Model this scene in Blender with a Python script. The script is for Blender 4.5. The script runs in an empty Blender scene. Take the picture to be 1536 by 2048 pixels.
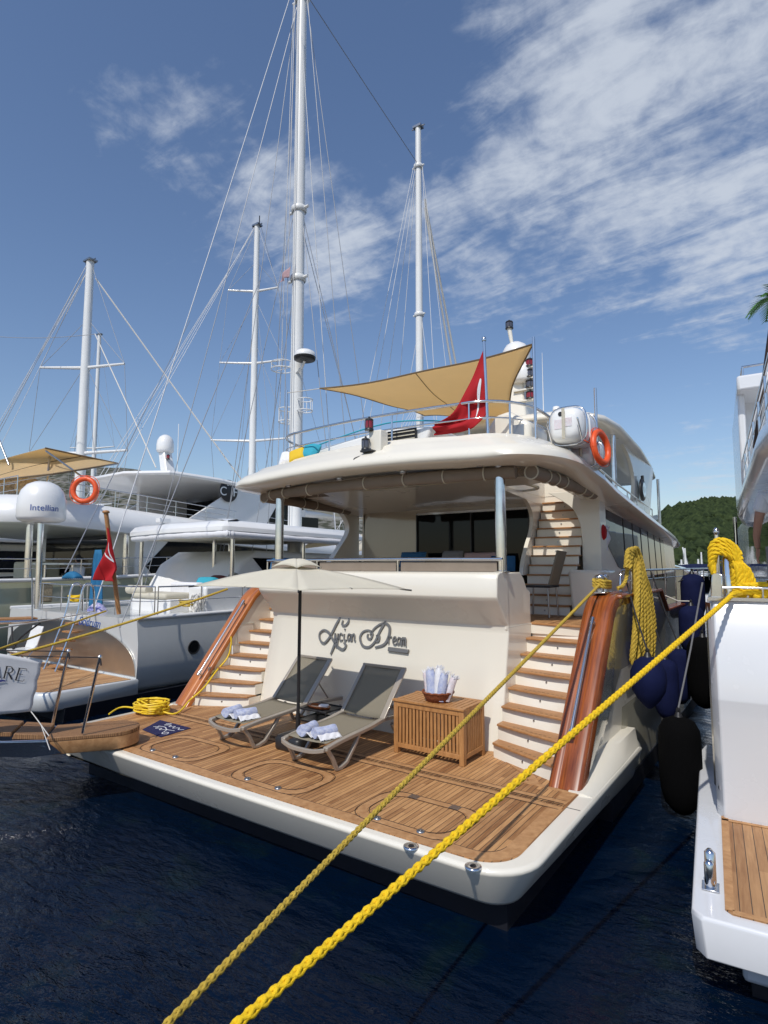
import bpy, bmesh, math, random
from mathutils import Vector, Matrix, noise
random.seed(7)
R=math.radians
scene=bpy.context.scene
col=scene.collection
# ---------------------------------------------------------------- camera
F=1176.0; PITCH=math.atan(108/F); YAW=R(35.16)
CAM=Vector((0,0,2.2))
fwd=Vector((-math.sin(YAW)*math.cos(PITCH),math.cos(YAW)*math.cos(PITCH),math.sin(PITCH)))
rgt=Vector((math.cos(YAW),math.sin(YAW),0)); upv=rgt.cross(fwd)
cd=bpy.data.cameras.new('camera'); cam=bpy.data.objects.new('camera',cd); col.objects.link(cam)
cd.sensor_fit='VERTICAL'; cd.sensor_height=36; cd.lens=F/2048*36; cd.clip_start=.05; cd.clip_end=6000
M3=Matrix((rgt,upv,-fwd)).transposed()
cam.matrix_world=Matrix.Translation(CAM)@M3.to_4x4()
scene.camera=cam
scene.render.resolution_x=768; scene.render.resolution_y=1024
def ray(x,y): return fwd+rgt*((x-768)/F)-upv*((y-1024)/F)
def at(px,py,X=None,Y=None,Z=None,D=None):
    """surveying helper: the point of a known plane (X, Y, height or distance) sighted in the photograph"""
    r=ray(px,py)
    if X is not None: t=(X-CAM.x)/r.x
    elif Y is not None: t=(Y-CAM.y)/r.y
    elif Z is not None: t=(Z-CAM.z)/r.z
    else: t=D
    return CAM+r*t
# ---------------------------------------------------------------- sky, sun, exposure
SUN_EL=50.0; SUN_AZ=10.0          # azimuth from astern towards starboard
sdir=Vector((math.sin(R(SUN_AZ))*math.cos(R(SUN_EL)),-math.cos(R(SUN_AZ))*math.cos(R(SUN_EL)),math.sin(R(SUN_EL))))
world=bpy.data.worlds.new('World'); scene.world=world; world.use_nodes=True
def _w():
    nt=world.node_tree; nt.nodes.clear(); N=nt.nodes.new; L=nt.links.new
    out=N('ShaderNodeOutputWorld'); bg=N('ShaderNodeBackground'); bg.inputs['Strength'].default_value=.118
    sky=N('ShaderNodeTexSky'); sky.sky_type='NISHITA'; sky.sun_disc=False
    sky.sun_elevation=R(SUN_EL); sky.sun_rotation=R(180-SUN_AZ); sky.air_density=1.25; sky.dust_density=.5; sky.ozone_density=3.5
    tc=N('ShaderNodeTexCoord'); sep=N('ShaderNodeSeparateXYZ'); L(tc.outputs['Generated'],sep.inputs[0])
    def m(op,a,b=None,c=None):
        n=N('ShaderNodeMath'); n.operation=op
        for i,v in enumerate((a,b,c)):
            if v is None: continue
            if isinstance(v,(int,float)): n.inputs[i].default_value=v
            else: L(v,n.inputs[i])
        return n.outputs[0]
    zz=m('ADD',m('MAXIMUM',sep.outputs[2],0.0),.12)
    u=m('DIVIDE',sep.outputs[0],zz); v=m('DIVIDE',sep.outputs[1],zz)
    cmb=N('ShaderNodeCombineXYZ'); L(u,cmb.inputs[0]); L(v,cmb.inputs[1])
    def noi(scale,det,rough,loc,dist=0.0,sc=(1,1,1),rot=0):
        mp=N('ShaderNodeMapping'); mp.inputs['Location'].default_value=loc; mp.inputs['Scale'].default_value=sc; mp.inputs['Rotation'].default_value=(0,0,rot); L(cmb.outputs[0],mp.inputs[0])
        n=N('ShaderNodeTexNoise'); n.inputs['Scale'].default_value=scale; n.inputs['Detail'].default_value=det
        n.inputs['Roughness'].default_value=rough; n.inputs['Distortion'].default_value=dist; L(mp.outputs[0],n.inputs[0]); return n.outputs[0]
    # places of the cloud banks (unit directions) and their angular reach
    banks=[((1300,200),.34,1.0),((1500,60),.30,1.0),((1480,330),.26,.95),((1060,330),.19,.9),((1250,430),.20,.95),((1420,510),.18,.85),((430,300),.14,.60),((560,380),.15,.92),((670,490),.15,.95),((250,240),.10,.30),((860,420),.15,.72),((950,530),.12,.75),((1090,570),.11,.62),((1300,600),.08,.5),((1440,990),.16,.5)]
    tot=None
    for (px,py),rad,w in banks:
        d=ray(px,py).normalized()
        dp=N('ShaderNodeVectorMath'); dp.operation='DISTANCE'; nn=N('ShaderNodeVectorMath'); nn.operation='NORMALIZE'
        L(tc.outputs['Generated'],nn.inputs[0]); L(nn.outputs[0],dp.inputs[0]); dp.inputs[1].default_value=d
        mr=N('ShaderNodeMapRange'); mr.interpolation_type='SMOOTHSTEP'; L(dp.outputs['Value'],mr.inputs[0])
        mr.inputs[1].default_value=rad*1.25; mr.inputs[2].default_value=rad*.1; mr.inputs[3].default_value=0; mr.inputs[4].default_value=w
        tot=mr.outputs[0] if tot is None else m('MAXIMUM',tot,mr.outputs[0])
    big=noi(2.4,3,.5,(3.1,1.7,0),.6,(.8,1.3,1),R(50)); fine=noi(17,5,.6,(0,4,0),.25); wisp=noi(4.4,7,.62,(8,2,0),1.0,(.55,1.9,1),R(50))
    puff=m('MULTIPLY_ADD',fine,.42,m('MULTIPLY_ADD',wisp,.58,m('MULTIPLY',big,.62)))   # ~0.72 mean
    thr=m('MULTIPLY_ADD',tot,-.43,1.06)
    dens=N('ShaderNodeMapRange'); dens.interpolation_type='SMOOTHSTEP'; L(m('SUBTRACT',puff,thr),dens.inputs[0])
    dens.inputs[1].default_value=-.10; dens.inputs[2].default_value=.33; dens.inputs[3].default_value=0; dens.inputs[4].default_value=.85
    mix=N('ShaderNodeMix'); mix.data_type='RGBA'; L(dens.outputs[0],mix.inputs[0])
    tint=N('ShaderNodeMix'); tint.data_type='RGBA'; tint.blend_type='MULTIPLY'; tint.inputs[0].default_value=1; L(sky.outputs[0],tint.inputs[6]); tint.inputs[7].default_value=(.97,.97,1.05,1)
    L(tint.outputs[2],mix.inputs[6]); mix.inputs[7].default_value=(5.6,6.1,6.9,1)
    L(mix.outputs[2],bg.inputs[0]); L(bg.outputs[0],out.inputs[0])
_w()
sl=bpy.data.lights.new('sun','SUN'); sl.energy=3.6; sl.angle=R(.5); sl.color=(1,.955,.88)
so=bpy.data.objects.new('sun',sl); col.objects.link(so); so.location=(0,0,60)
so.rotation_euler=sdir.to_track_quat('Z','Y').to_euler()
scene.view_settings.view_transform='Standard'; scene.view_settings.look='None'; scene.view_settings.gamma=1
scene.view_settings.exposure=-.10
# ---------------------------------------------------------------- helpers
def tag(o,label=None,cat=None,group=None,kind=None):
    if label: o['label']=label
    if cat: o['category']=cat
    if group: o['group']=group
    if kind: o['kind']=kind
    return o
def wm(o):
    m=Matrix.LocRotScale(o.location,o.rotation_euler,o.scale)
    return wm(o.parent)@m if o.parent else m
def thing(name,loc,label,cat,group=None,rz=0):
    o=bpy.data.objects.new(name,None); col.objects.link(o); o.empty_display_size=.2
    o.location=loc; o.rotation_euler=(0,0,rz); return tag(o,label,cat,group)
def dup(o,parent=None):
    c=o.copy(); col.objects.link(c); c.parent=parent
    for ch in [x for x in col.objects if x.parent==o]: dup(ch,c)
    return c
def cat_rom(pts,n=8,closed=False):
    P=[Vector(p) for p in pts]; out=[]; k=len(P)
    rng=range(k if closed else k-1)
    for i in rng:
        if closed: a,b,c,d=P[(i-1)%k],P[i],P[(i+1)%k],P[(i+2)%k]
        else: a,b,c,d=P[max(i-1,0)],P[i],P[i+1],P[min(i+2,k-1)]
        for j in range(n):
            t=j/n; out.append(.5*((2*b)+(c-a)*t+(2*a-5*b+4*c-d)*t*t+(3*b-a-3*c+d)*t**3))
    if not closed: out.append(P[-1].copy())
    return out
class MB:
    def __init__(s): s.v=[]; s.f=[]; s.sm=[]
    def add(s,vs,fs,smooth=False):
        b=len(s.v); s.v+= [Vector(p) for p in vs]
        for f in fs: s.f.append([b+i for i in f]); s.sm.append(smooth)
        return s
    def box(s,c,d,rz=0,M=None):
        x,y,z=[k/2 for k in d]; vs=[Vector((i*x,j*y,k*z)) for i in(-1,1) for j in(-1,1) for k in(-1,1)]
        T=Matrix.Translation(Vector(c))@Matrix.Rotation(rz,4,'Z')@(M.to_4x4() if M else Matrix())
        return s.add([T@p for p in vs],[(0,1,3,2),(4,6,7,5),(0,4,5,1),(2,3,7,6),(0,2,6,4),(1,5,7,3)])
    def mm(s,a,b): # box from min to max corner
        return s.box([(a[i]+b[i])/2 for i in range(3)],[abs(b[i]-a[i]) for i in range(3)])
    def bar(s,a,b,w,h,upd=(0,0,1)):
        a=Vector(a);b=Vector(b);d=(b-a);L=d.length;d.normalize();u=Vector(upd); x=d.cross(u)
        if x.length<1e-4: x=d.cross(Vector((1,0,0)))
        x.normalize();u=x.cross(d)
        M=Matrix((x,d,u)).transposed()
        return s.box((a+b)/2,(w,L,h),0,M)
    def prism(s,poly,vec,smooth=False):
        n=len(poly);P=[Vector(p) for p in poly];vec=Vector(vec)
        s.add(P+[p+vec for p in P],[list(range(n))[::-1],list(range(n,2*n))]); b=len(s.v)-2*n
        for i in range(n):
            j=(i+1)%n; s.f.append([b+i,b+j,b+n+j,b+n+i]); s.sm.append(smooth)
        return s
    def loft(s,rings,closed=True,cap=(True,True),smooth=True):
        n=len(rings[0]);b=len(s.v)
        for r in rings: s.v+=[Vector(p) for p in r]
        for k in range(len(rings)-1):
            for i in range(n if closed else n-1):
                j=(i+1)%n; s.f.append([b+k*n+i,b+k*n+j,b+(k+1)*n+j,b+(k+1)*n+i]); s.sm.append(smooth)
        if cap[0]: s.f.append([b+i for i in range(n)][::-1]); s.sm.append(False)
        if cap[1]: s.f.append([b+(len(rings)-1)*n+i for i in range(n)]); s.sm.append(False)
        return s
    def tube(s,pts,r,n=8,closed=False,cap=True):
        P=[Vector(p) for p in pts];k=len(P); rr=r if isinstance(r,(list,tuple)) else [r]*k
        t0=(P[1]-P[0]).normalized(); ref=Vector((0,0,1)) if abs(t0.z)<.9 else Vector((1,0,0))
        u=t0.cross(ref).normalized(); rings=[]
        for i in range(k):
            if closed: t=(P[(i+1)%k]-P[i-1])
            else: t=P[min(i+1,k-1)]-P[max(i-1,0)]
            if t.length<1e-9: t=t0
            t=t.normalized(); u=(u-t*u.dot(t)); 
            if u.length<1e-6: u=t.orthogonal()
            u.normalize(); w=t.cross(u)
            rings.append([P[i]+(u*math.cos(a)+w*math.sin(a))*rr[i] for a in [2*math.pi*q/n for q in range(n)]])
        if closed: rings.append(rings[0])
        return s.loft(rings,True,(cap and not closed,cap and not closed))
    def lathe(s,prof,c=(0,0,0),n=20,axis='Z',cap=(False,False)):
        c=Vector(c);rings=[]
        for r,z in prof:
            ring=[]
            for q in range(n):
                a=2*math.pi*q/n; x,y=r*math.cos(a),r*math.sin(a)
                p=Vector((x,y,z)) if axis=='Z' else (Vector((y,z,x)) if axis=='Y' else Vector((z,x,y)))
                ring.append(c+p)
            rings.append(ring)
        return s.loft(rings,True,cap)
    def grid(s,fn,nu,nv,smooth=True):
        vs=[fn(i/nu,j/nv) for j in range(nv+1) for i in range(nu+1)];W=nu+1
        return s.add(vs,[(j*W+i,j*W+i+1,(j+1)*W+i+1,(j+1)*W+i) for j in range(nv) for i in range(nu)],smooth)
    def build(s,name,mat,parent=None,bevel=0,seg=2,solid=0,local=False,ang=35,sub=0,fix=True):
        me=bpy.data.meshes.new(name); vs=s.v
        if parent is not None and not local:
            inv=wm(parent).inverted(); vs=[inv@p for p in vs]
        me.from_pydata([tuple(p) for p in vs],[],s.f)
        me.polygons.foreach_set('use_smooth',s.sm); me.update()
        if fix:
            bm=bmesh.new(); bm.from_mesh(me); bmesh.ops.recalc_face_normals(bm,faces=bm.faces); bm.to_mesh(me); bm.free()
        if any(s.sm):
            me.set_sharp_from_angle(angle=R(62))
        me.materials.append(mat)
        o=bpy.data.objects.new(name,me); col.objects.link(o)
        if parent is not None: o.parent=parent
        if solid:
            m=o.modifiers.new('s','SOLIDIFY'); m.thickness=solid; m.offset=0
        if sub:
            m=o.modifiers.new('u','SUBSURF'); m.levels=sub; m.render_levels=sub
        if bevel:
            m=o.modifiers.new('b','BEVEL'); m.width=bevel; m.segments=seg; m.limit_method='ANGLE'; m.angle_limit=R(ang); m.harden_normals=False
            for p in me.polygons: p.use_smooth=True
            try: me.set_sharp_from_angle(angle=R(50))
            except Exception: pass
        return o
def text(name,body,size,M,mat,parent=None,ext=.004,shear=0,align='CENTER',sx=1):
    cu=bpy.data.curves.new(name,'FONT'); cu.body=body; cu.size=size; cu.extrude=ext; cu.align_x=align; cu.align_y='CENTER'; cu.shear=shear
    t=bpy.data.objects.new('tmp',cu); col.objects.link(t)
    dg=bpy.context.evaluated_depsgraph_get(); me=bpy.data.meshes.new_from_object(t.evaluated_get(dg))
    bpy.data.objects.remove(t); bpy.data.curves.remove(cu)
    me.transform(Matrix.Diagonal((sx,1,1,1))); me.transform(M)
    if parent is not None: me.transform(wm(parent).inverted())
    me.materials.clear(); me.materials.append(mat)
    o=bpy.data.objects.new(name,me); col.objects.link(o); me.name=name
    if parent is not None: o.parent=parent
    return o
def frame(origin,xd,yd):
    x=Vector(xd).normalized(); y=Vector(yd); y=(y-x*y.dot(x)).normalized(); z=x.cross(y)
    m=Matrix((x,y,z)).transposed().to_4x4(); m.translation=Vector(origin); return m
# ---------------------------------------------------------------- materials
MT={}
def mat(name,c,rough=.5,metal=0,coat=0,spec=.5,bump=0,bscale=40,var=0,vscale=3,trans=0,alpha=1,sheen=0,vcol=None,ior=1.5,stretch=None,dirt=0):
    m=bpy.data.materials.new(name); m.use_nodes=True; nt=m.node_tree; b=nt.nodes['Principled BSDF']
    I=b.inputs; I['Base Color'].default_value=(*c,1); I['Roughness'].default_value=rough; I['Metallic'].default_value=metal
    I['Coat Weight'].default_value=coat; I['Coat Roughness'].default_value=.04; I['Specular IOR Level'].default_value=spec; I['IOR'].default_value=ior
    I['Transmission Weight'].default_value=trans; I['Alpha'].default_value=alpha; I['Sheen Weight'].default_value=sheen
    N=nt.nodes.new;L=nt.links.new
    tc=N('ShaderNodeTexCoord'); mp=N('ShaderNodeMapping'); L(tc.outputs['Object'],mp.inputs[0])
    if stretch: mp.inputs['Scale'].default_value=stretch
    if var:
        n=N('ShaderNodeTexNoise'); n.inputs['Scale'].default_value=vscale; n.inputs['Detail'].default_value=6; L(mp.outputs[0],n.inputs[0])
        r=N('ShaderNodeMapRange'); L(n.outputs[0],r.inputs[0]); r.inputs[1].default_value=.3; r.inputs[2].default_value=.7
        mx=N('ShaderNodeMix'); mx.data_type='RGBA'; L(r.outputs[0],mx.inputs[0])
        c2=vcol or tuple(k*(1-var) for k in c)
        mx.inputs[6].default_value=(*c2,1); mx.inputs[7].default_value=(*c,1); L(mx.outputs[2],I['Base Color'])
        r2=N('ShaderNodeMapRange'); L(n.outputs[0],r2.inputs[0]); r2.inputs[3].default_value=min(1,rough*1.35); r2.inputs[4].default_value=rough*.75; L(r2.outputs[0],I['Roughness'])
    if bump:
        n=N('ShaderNodeTexNoise'); n.inputs['Scale'].default_value=bscale; n.inputs['Detail'].default_value=3; L(mp.outputs[0],n.inputs[0])
        bp=N('ShaderNodeBump'); bp.inputs['Strength'].default_value=bump; bp.inputs['Distance'].default_value=.01; L(n.outputs[0],bp.inputs['Height']); L(bp.outputs[0],I['Normal'])
    MT[name]=m; return m
def wood(name,c1,c2,rough=.5,coat=0,plank=0,axis=0,seam=(.03,.02,.015),seamw=.09,grain=(1,1,1),gs=14,off=0):
    """timber: long grain noise; optional caulked planks of width `plank` counted along local axis 0 or 1"""
    m=bpy.data.materials.new(name); m.use_nodes=True; nt=m.node_tree; b=nt.nodes['Principled BSDF']; N=nt.nodes.new;L=nt.links.new
    b.inputs['Roughness'].default_value=rough; b.inputs['Coat Weight'].default_value=coat; b.inputs['Coat Roughness'].default_value=.05
    tc=N('ShaderNodeTexCoord'); mp=N('ShaderNodeMapping'); L(tc.outputs['Object'],mp.inputs[0]); mp.inputs['Scale'].default_value=grain
    n=N('ShaderNodeTexNoise'); n.inputs['Scale'].default_value=gs; n.inputs['Detail'].default_value=5; n.inputs['Roughness'].default_value=.6; n.inputs['Distortion'].default_value=.3; L(mp.outputs[0],n.inputs[0])
    n2=N('ShaderNodeTexNoise'); n2.inputs['Scale'].default_value=1.7; n2.inputs['Detail'].default_value=3; L(tc.outputs['Object'],n2.inputs[0])
    def mth(op,a,bb):
        q=N('ShaderNodeMath'); q.operation=op
        for i,v in enumerate((a,bb)):
            if isinstance(v,(int,float)): q.inputs[i].default_value=v
            else: L(v,q.inputs[i])
        return q.outputs[0]
    f=mth('ADD',mth('MULTIPLY',n.outputs[0],1.5),mth('MULTIPLY',n2.outputs[0],.5)); f=mth('SUBTRACT',f,.5)
    seamf=None
    if plank:
        sp=N('ShaderNodeSeparateXYZ'); L(tc.outputs['Object'],sp.inputs[0]); a=sp.outputs[axis]; o2=sp.outputs[1-axis]
        q=mth('DIVIDE',mth('ADD',a,100.0+off),plank); fl=mth('FLOOR',q,0); fr=mth('FRACT',q,0)
        # butt joints: every plank is made of lengths of ~2.3 m with their own tone
        wn0=N('ShaderNodeTexWhiteNoise'); wn0.noise_dimensions='1D'; L(fl,wn0.inputs['W'])
        ln=mth('DIVIDE',mth('ADD',o2,mth('MULTIPLY',wn0.outputs[0],9.0)),1.9); cmb=N('ShaderNodeCombineXYZ'); L(fl,cmb.inputs[0]); L(mth('FLOOR',ln,0),cmb.inputs[1])
        wn=N('ShaderNodeTexWhiteNoise'); wn.noise_dimensions='2D'; L(cmb.outputs[0],wn.inputs['Vector'])
        f=mth('ADD',f,mth('MULTIPLY',mth('SUBTRACT',wn.outputs[0],.5),.75))
        seamf=mth('LESS_THAN',fr,seamw)
    cr=N('ShaderNodeMapRange'); L(f,cr.inputs[0]); cr.inputs[1].default_value=0; cr.inputs[2].default_value=1
    mx=N('ShaderNodeMix'); mx.data_type='RGBA'; L(cr.outputs[0],mx.inputs[0]); mx.inputs[6].default_value=(*c1,1); mx.inputs[7].default_value=(*c2,1)
    o=mx.outputs[2]
    if seamf is not None:
        ms=N('ShaderNodeMix'); ms.data_type='RGBA'; L(seamf,ms.inputs[0]); L(o,ms.inputs[6]); ms.inputs[7].default_value=(*seam,1); o=ms.outputs[2]
    L(o,b.inputs['Base Color'])
    bp=N('ShaderNodeBump'); bp.inputs['Strength'].default_value=.15; bp.inputs['Distance'].default_value=.002; L(n.outputs[0],bp.inputs['Height']); L(bp.outputs[0],b.inputs['Normal'])
    MT[name]=m; return m
cream=mat('cream_gelcoat',(.80,.755,.65),.28,coat=.6,var=.04,vscale=1.2)
hullm=mat('cream_hull_shaded',(.47,.445,.35),.2,coat=.9,var=.05,vscale=1)  # cream gelcoat darkened to khaki: the hull side's shade is in the colour
cream2=mat('cream_soffit_shaded',(.45,.39,.30),.14,coat=.8,var=.03)  # cream lowered: deep shade under the upper deck put into the base colour
white=mat('white_gelcoat',(.70,.71,.725),.25,coat=.6,var=.04,vscale=1.1)
whitep=mat('white_paint',(.80,.80,.79),.3,coat=.4,var=.05,vscale=2)
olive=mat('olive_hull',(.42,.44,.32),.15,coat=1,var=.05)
silver=mat('silver_hull',(.72,.735,.73),.34,metal=.25,coat=.5,var=.10,vscale=1.3,stretch=(1,1,.6))
mirror=mat('polished_steel_plate',(.66,.63,.58),.30,metal=1,var=.2,vscale=1.6)
steel=mat('stainless_steel',(.72,.72,.73),.13,metal=1,var=.1,vscale=9)
steeld=mat('brushed_steel',(.42,.42,.42),.35,metal=1)
glass=mat('dark_glass',(.006,.007,.008),.03,spec=.35,ior=1.38)
black=mat('black_rubber',(.012,.012,.013),.6,bump=.1)
blackp=mat('black_plastic',(.02,.02,.022),.4)
boot=mat('black_antifouling',(.012,.013,.02),.45,var=.3,vscale=4)
navy=mat('navy_fabric',(.006,.010,.050),.9,spec=.15,bump=.3,bscale=300,var=.25,vscale=6)
blackf=mat('black_fabric',(.0022,.0022,.0025),.95,spec=.08,bump=.3,bscale=300)
taupe=mat('taupe_canvas',(.25,.20,.155),.85,bump=.25,bscale=120,var=.12,vscale=5)
sailm=mat('sand_canvas',(.70,.57,.36),.9,bump=.2,bscale=200,var=.07,vscale=4)
creamf=mat('cream_canvas',(.74,.70,.58),.9,bump=.2,bscale=160,var=.06,vscale=4)
whitef=mat('white_fabric',(.76,.76,.78),.9,bump=.5,bscale=90,var=.08,vscale=14)
bluew=mat('pale_blue_towel',(.36,.42,.66),.95,bump=.8,bscale=220,var=.2,vscale=30,vcol=(.62,.65,.76))
pinkw=mat('striped_towel',(.74,.62,.64),.95,bump=.8,bscale=220,var=.2,vscale=24,vcol=(.78,.78,.82))
red=mat('red_cloth',(.52,.012,.02),.8,bump=.3,bscale=30,var=.12,vscale=4)
orange=mat('orange_plastic',(.80,.10,.02),.4,var=.1)
yellow=mat('yellow_rope',(.96,.62,.006),.7,bump=.7,bscale=260,var=.18,vscale=60)
yellow2=mat('weathered_yellow_rope',(.70,.48,.06),.8,bump=.9,bscale=260,var=.35,vscale=60)
hosem=mat('yellow_hose',(.80,.55,.02),.4)
ropew=mat('white_rope',(.62,.60,.56),.85,bump=.5,bscale=200)
ropeb=mat('dark_rope',(.02,.02,.025),.8)
ropeg=mat('grey_rope',(.16,.16,.17),.8)
sling=mat('grey_mesh_sling',(.25,.22,.165),.85,spec=.1,bump=.4,bscale=700)
loungf=mat('taupe_aluminium',(.40,.35,.29),.35,metal=.3,coat=.2)
blue=mat('blue_cushion',(.02,.11,.24),.85,bump=.3,bscale=30)
bluer=mat('blue_rope',(.01,.13,.28),.8)
cyan=mat('turquoise_cushion',(.03,.33,.45),.85)
yel=mat('yellow_cushion',(.70,.46,.02),.8)
greyf=mat('grey_fabric',(.20,.20,.20),.9)
pinkf=mat('pale_pink_cushion',(.45,.32,.30),.9)
mastm=mat('white_mast_paint',(.78,.78,.76),.25,coat=.5,var=.06,vscale=2)
wire=mat('steel_wire',(.30,.31,.33),.5,metal=.4)
wirew=mat('white_halyard',(.62,.63,.65),.7)
skin=mat('skin',(.42,.22,.15),.55)
hair=mat('dark_hair',(.012,.01,.009),.7)
shirt=mat('white_cotton',(.72,.73,.76),.9,bump=.4,bscale=25)
rockg=(.20,.20,.165)
redglass=mat('red_lamp_glass',(.25,.01,.015),.1,spec=.8)
clearg=mat('smoked_lamp_glass',(.08,.08,.10),.08,spec=.8)
bronze=mat('nameplate_steel',(.22,.21,.20),.38,metal=.55)
bluet=mat('blue_lettering',(.02,.08,.34),.5)
blackt=mat('black_lettering',(.02,.018,.02),.5)
navyt=mat('navy_print',(.06,.07,.26),.6)
matm=mat('navy_doormat',(.012,.012,.07),.95,bump=.5,bscale=400)
banner=mat('white_banner_vinyl',(.70,.70,.72),.45,var=.06,vscale=3)
teak=wood('teak_deck',(.235,.10,.034),(.58,.315,.13),.62,plank=.052,axis=0,grain=(9,.7,1),gs=5,seam=(.045,.026,.016),seamw=.11)
teak2=wood('teak_deck_clean',(.29,.135,.05),(.56,.33,.15),.55,plank=.075,axis=0,grain=(8,.6,1),gs=5,seam=(.02,.02,.02),seamw=.07)
teaks=wood('teak_margin',(.30,.135,.048),(.58,.33,.15),.6,grain=(5,5,5),gs=3)
tread=wood('teak_tread',(.25,.105,.035),(.55,.285,.115),.5,grain=(2,12,12),gs=4)
crate=wood('oiled_teak',(.27,.115,.035),(.54,.27,.095),.5,grain=(6,6,1.2),gs=5)
mahog=wood('varnished_mahogany',(.055,.009,.004),(.46,.125,.028),.26,coat=.45,grain=(16,.8,.8),gs=2.6)
mahogl=wood('varnished_mahogany_golden',(.17,.035,.010),(.66,.23,.05),.28,coat=.45,grain=(16,.8,.8),gs=3.4)
checker=None
def _weave():
    m=bpy.data.materials.new('nonslip_teak'); m.use_nodes=True; nt=m.node_tree; b=nt.nodes['Principled BSDF']; N=nt.nodes.new;L=nt.links.new
    tc=N('ShaderNodeTexCoord'); mp=N('ShaderNodeMapping'); mp.inputs['Rotation'].default_value=(0,0,R(45)); mp.inputs['Scale'].default_value=(28,28,28); L(tc.outputs['Object'],mp.inputs[0])
    br=N('ShaderNodeTexBrick'); br.inputs['Color1'].default_value=(.62,.36,.16,1); br.inputs['Color2'].default_value=(.50,.27,.115,1); br.inputs['Mortar'].default_value=(.16,.075,.03,1)
    br.inputs['Scale'].default_value=1; br.inputs['Mortar Size'].default_value=.09; br.offset=.5; L(mp.outputs[0],br.inputs[0]); L(br.outputs[0],b.inputs['Base Color']); b.inputs['Roughness'].default_value=.7
    MT['nonslip']=m; return m
nonslip=_weave()

def translucent(m,f,c):
    nt=m.node_tree; N=nt.nodes.new; L=nt.links.new; b=nt.nodes['Principled BSDF']; out=[n for n in nt.nodes if n.type=='OUTPUT_MATERIAL'][0]
    t=N('ShaderNodeBsdfTranslucent'); t.inputs[0].default_value=(*c,1); x=N('ShaderNodeMixShader'); x.inputs[0].default_value=f; L(b.outputs[0],x.inputs[1]); L(t.outputs[0],x.inputs[2]); L(x.outputs[0],out.inputs[0])
translucent(sailm,.58,(.92,.74,.46)); translucent(creamf,.25,(.8,.72,.55)); translucent(red,.3,(.7,.02,.02))
# ================================================================ water, hills
ZW=-.62
def _water():
    m=bpy.data.materials.new('harbour_water'); m.use_nodes=True; nt=m.node_tree; b=nt.nodes['Principled BSDF']; N=nt.nodes.new;L=nt.links.new
    b.inputs['Roughness'].default_value=.04; b.inputs['IOR'].default_value=1.325
    tc=N('ShaderNodeTexCoord')
    def noi(s,d,sc=(1,1,1),rot=0,r=.55,dist=0):
        mp=N('ShaderNodeMapping'); mp.inputs['Scale'].default_value=sc; mp.inputs['Rotation'].default_value=(0,0,rot); L(tc.outputs['Object'],mp.inputs[0])
        n=N('ShaderNodeTexNoise'); n.inputs['Scale'].default_value=s; n.inputs['Detail'].default_value=d; n.inputs['Roughness'].default_value=r; n.inputs['Distortion'].default_value=dist; L(mp.outputs[0],n.inputs[0]); return n.outputs[0]
    a=noi(4.6,4,(1,2.4,1),R(-32),.6,.3); c=noi(1.1,2,(1,1.6,1),R(-15)); d=noi(17,3,(1,1.5,1),R(40))
    def mth(op,x,y):
        q=N('ShaderNodeMath'); q.operation=op
        for i,v in enumerate((x,y)):
            if isinstance(v,(int,float)): q.inputs[i].default_value=v
            else: L(v,q.inputs[i])
        return q.outputs[0]
    h=mth('ADD',mth('MULTIPLY',a,.040),mth('ADD',mth('MULTIPLY',c,.07),mth('MULTIPLY',d,.004)))
    gust=noi(.22,3,(1,1.7,1),R(10),.6,.8); gr=N('ShaderNodeMapRange'); L(gust,gr.inputs[0]); gr.inputs[1].default_value=.38; gr.inputs[2].default_value=.62; gr.inputs[3].default_value=.35; gr.inputs[4].default_value=1.35
    h=mth('MULTIPLY',h,gr.outputs[0])
    bp=N('ShaderNodeBump'); bp.inputs['Strength'].default_value=1; bp.inputs['Distance'].default_value=1; L(h,bp.inputs['Height']); L(bp.outputs[0],b.inputs['Normal'])
    # sea bed seen dimly: weed and rocks
    bed=noi(1.4,6,(1,1,1),0,.65,.6); r=N('ShaderNodeMapRange'); L(bed,r.inputs[0]); r.inputs[1].default_value=.55; r.inputs[2].default_value=.75
    mx=N('ShaderNodeMix'); mx.data_type='RGBA'; L(r.outputs[0],mx.inputs[0]); mx.inputs[6].default_value=(.0004,.0048,.0165,1); mx.inputs[7].default_value=(.004,.012,.014,1)
    L(mx.outputs[2],b.inputs['Base Color']); return m
w=MB(); w.add([(-3000,-200,ZW),(3000,-200,ZW),(3000,4000,ZW),(-3000,4000,ZW)],[(0,1,2,3)])
tag(w.build('water',_water()),kind='structure')
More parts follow.
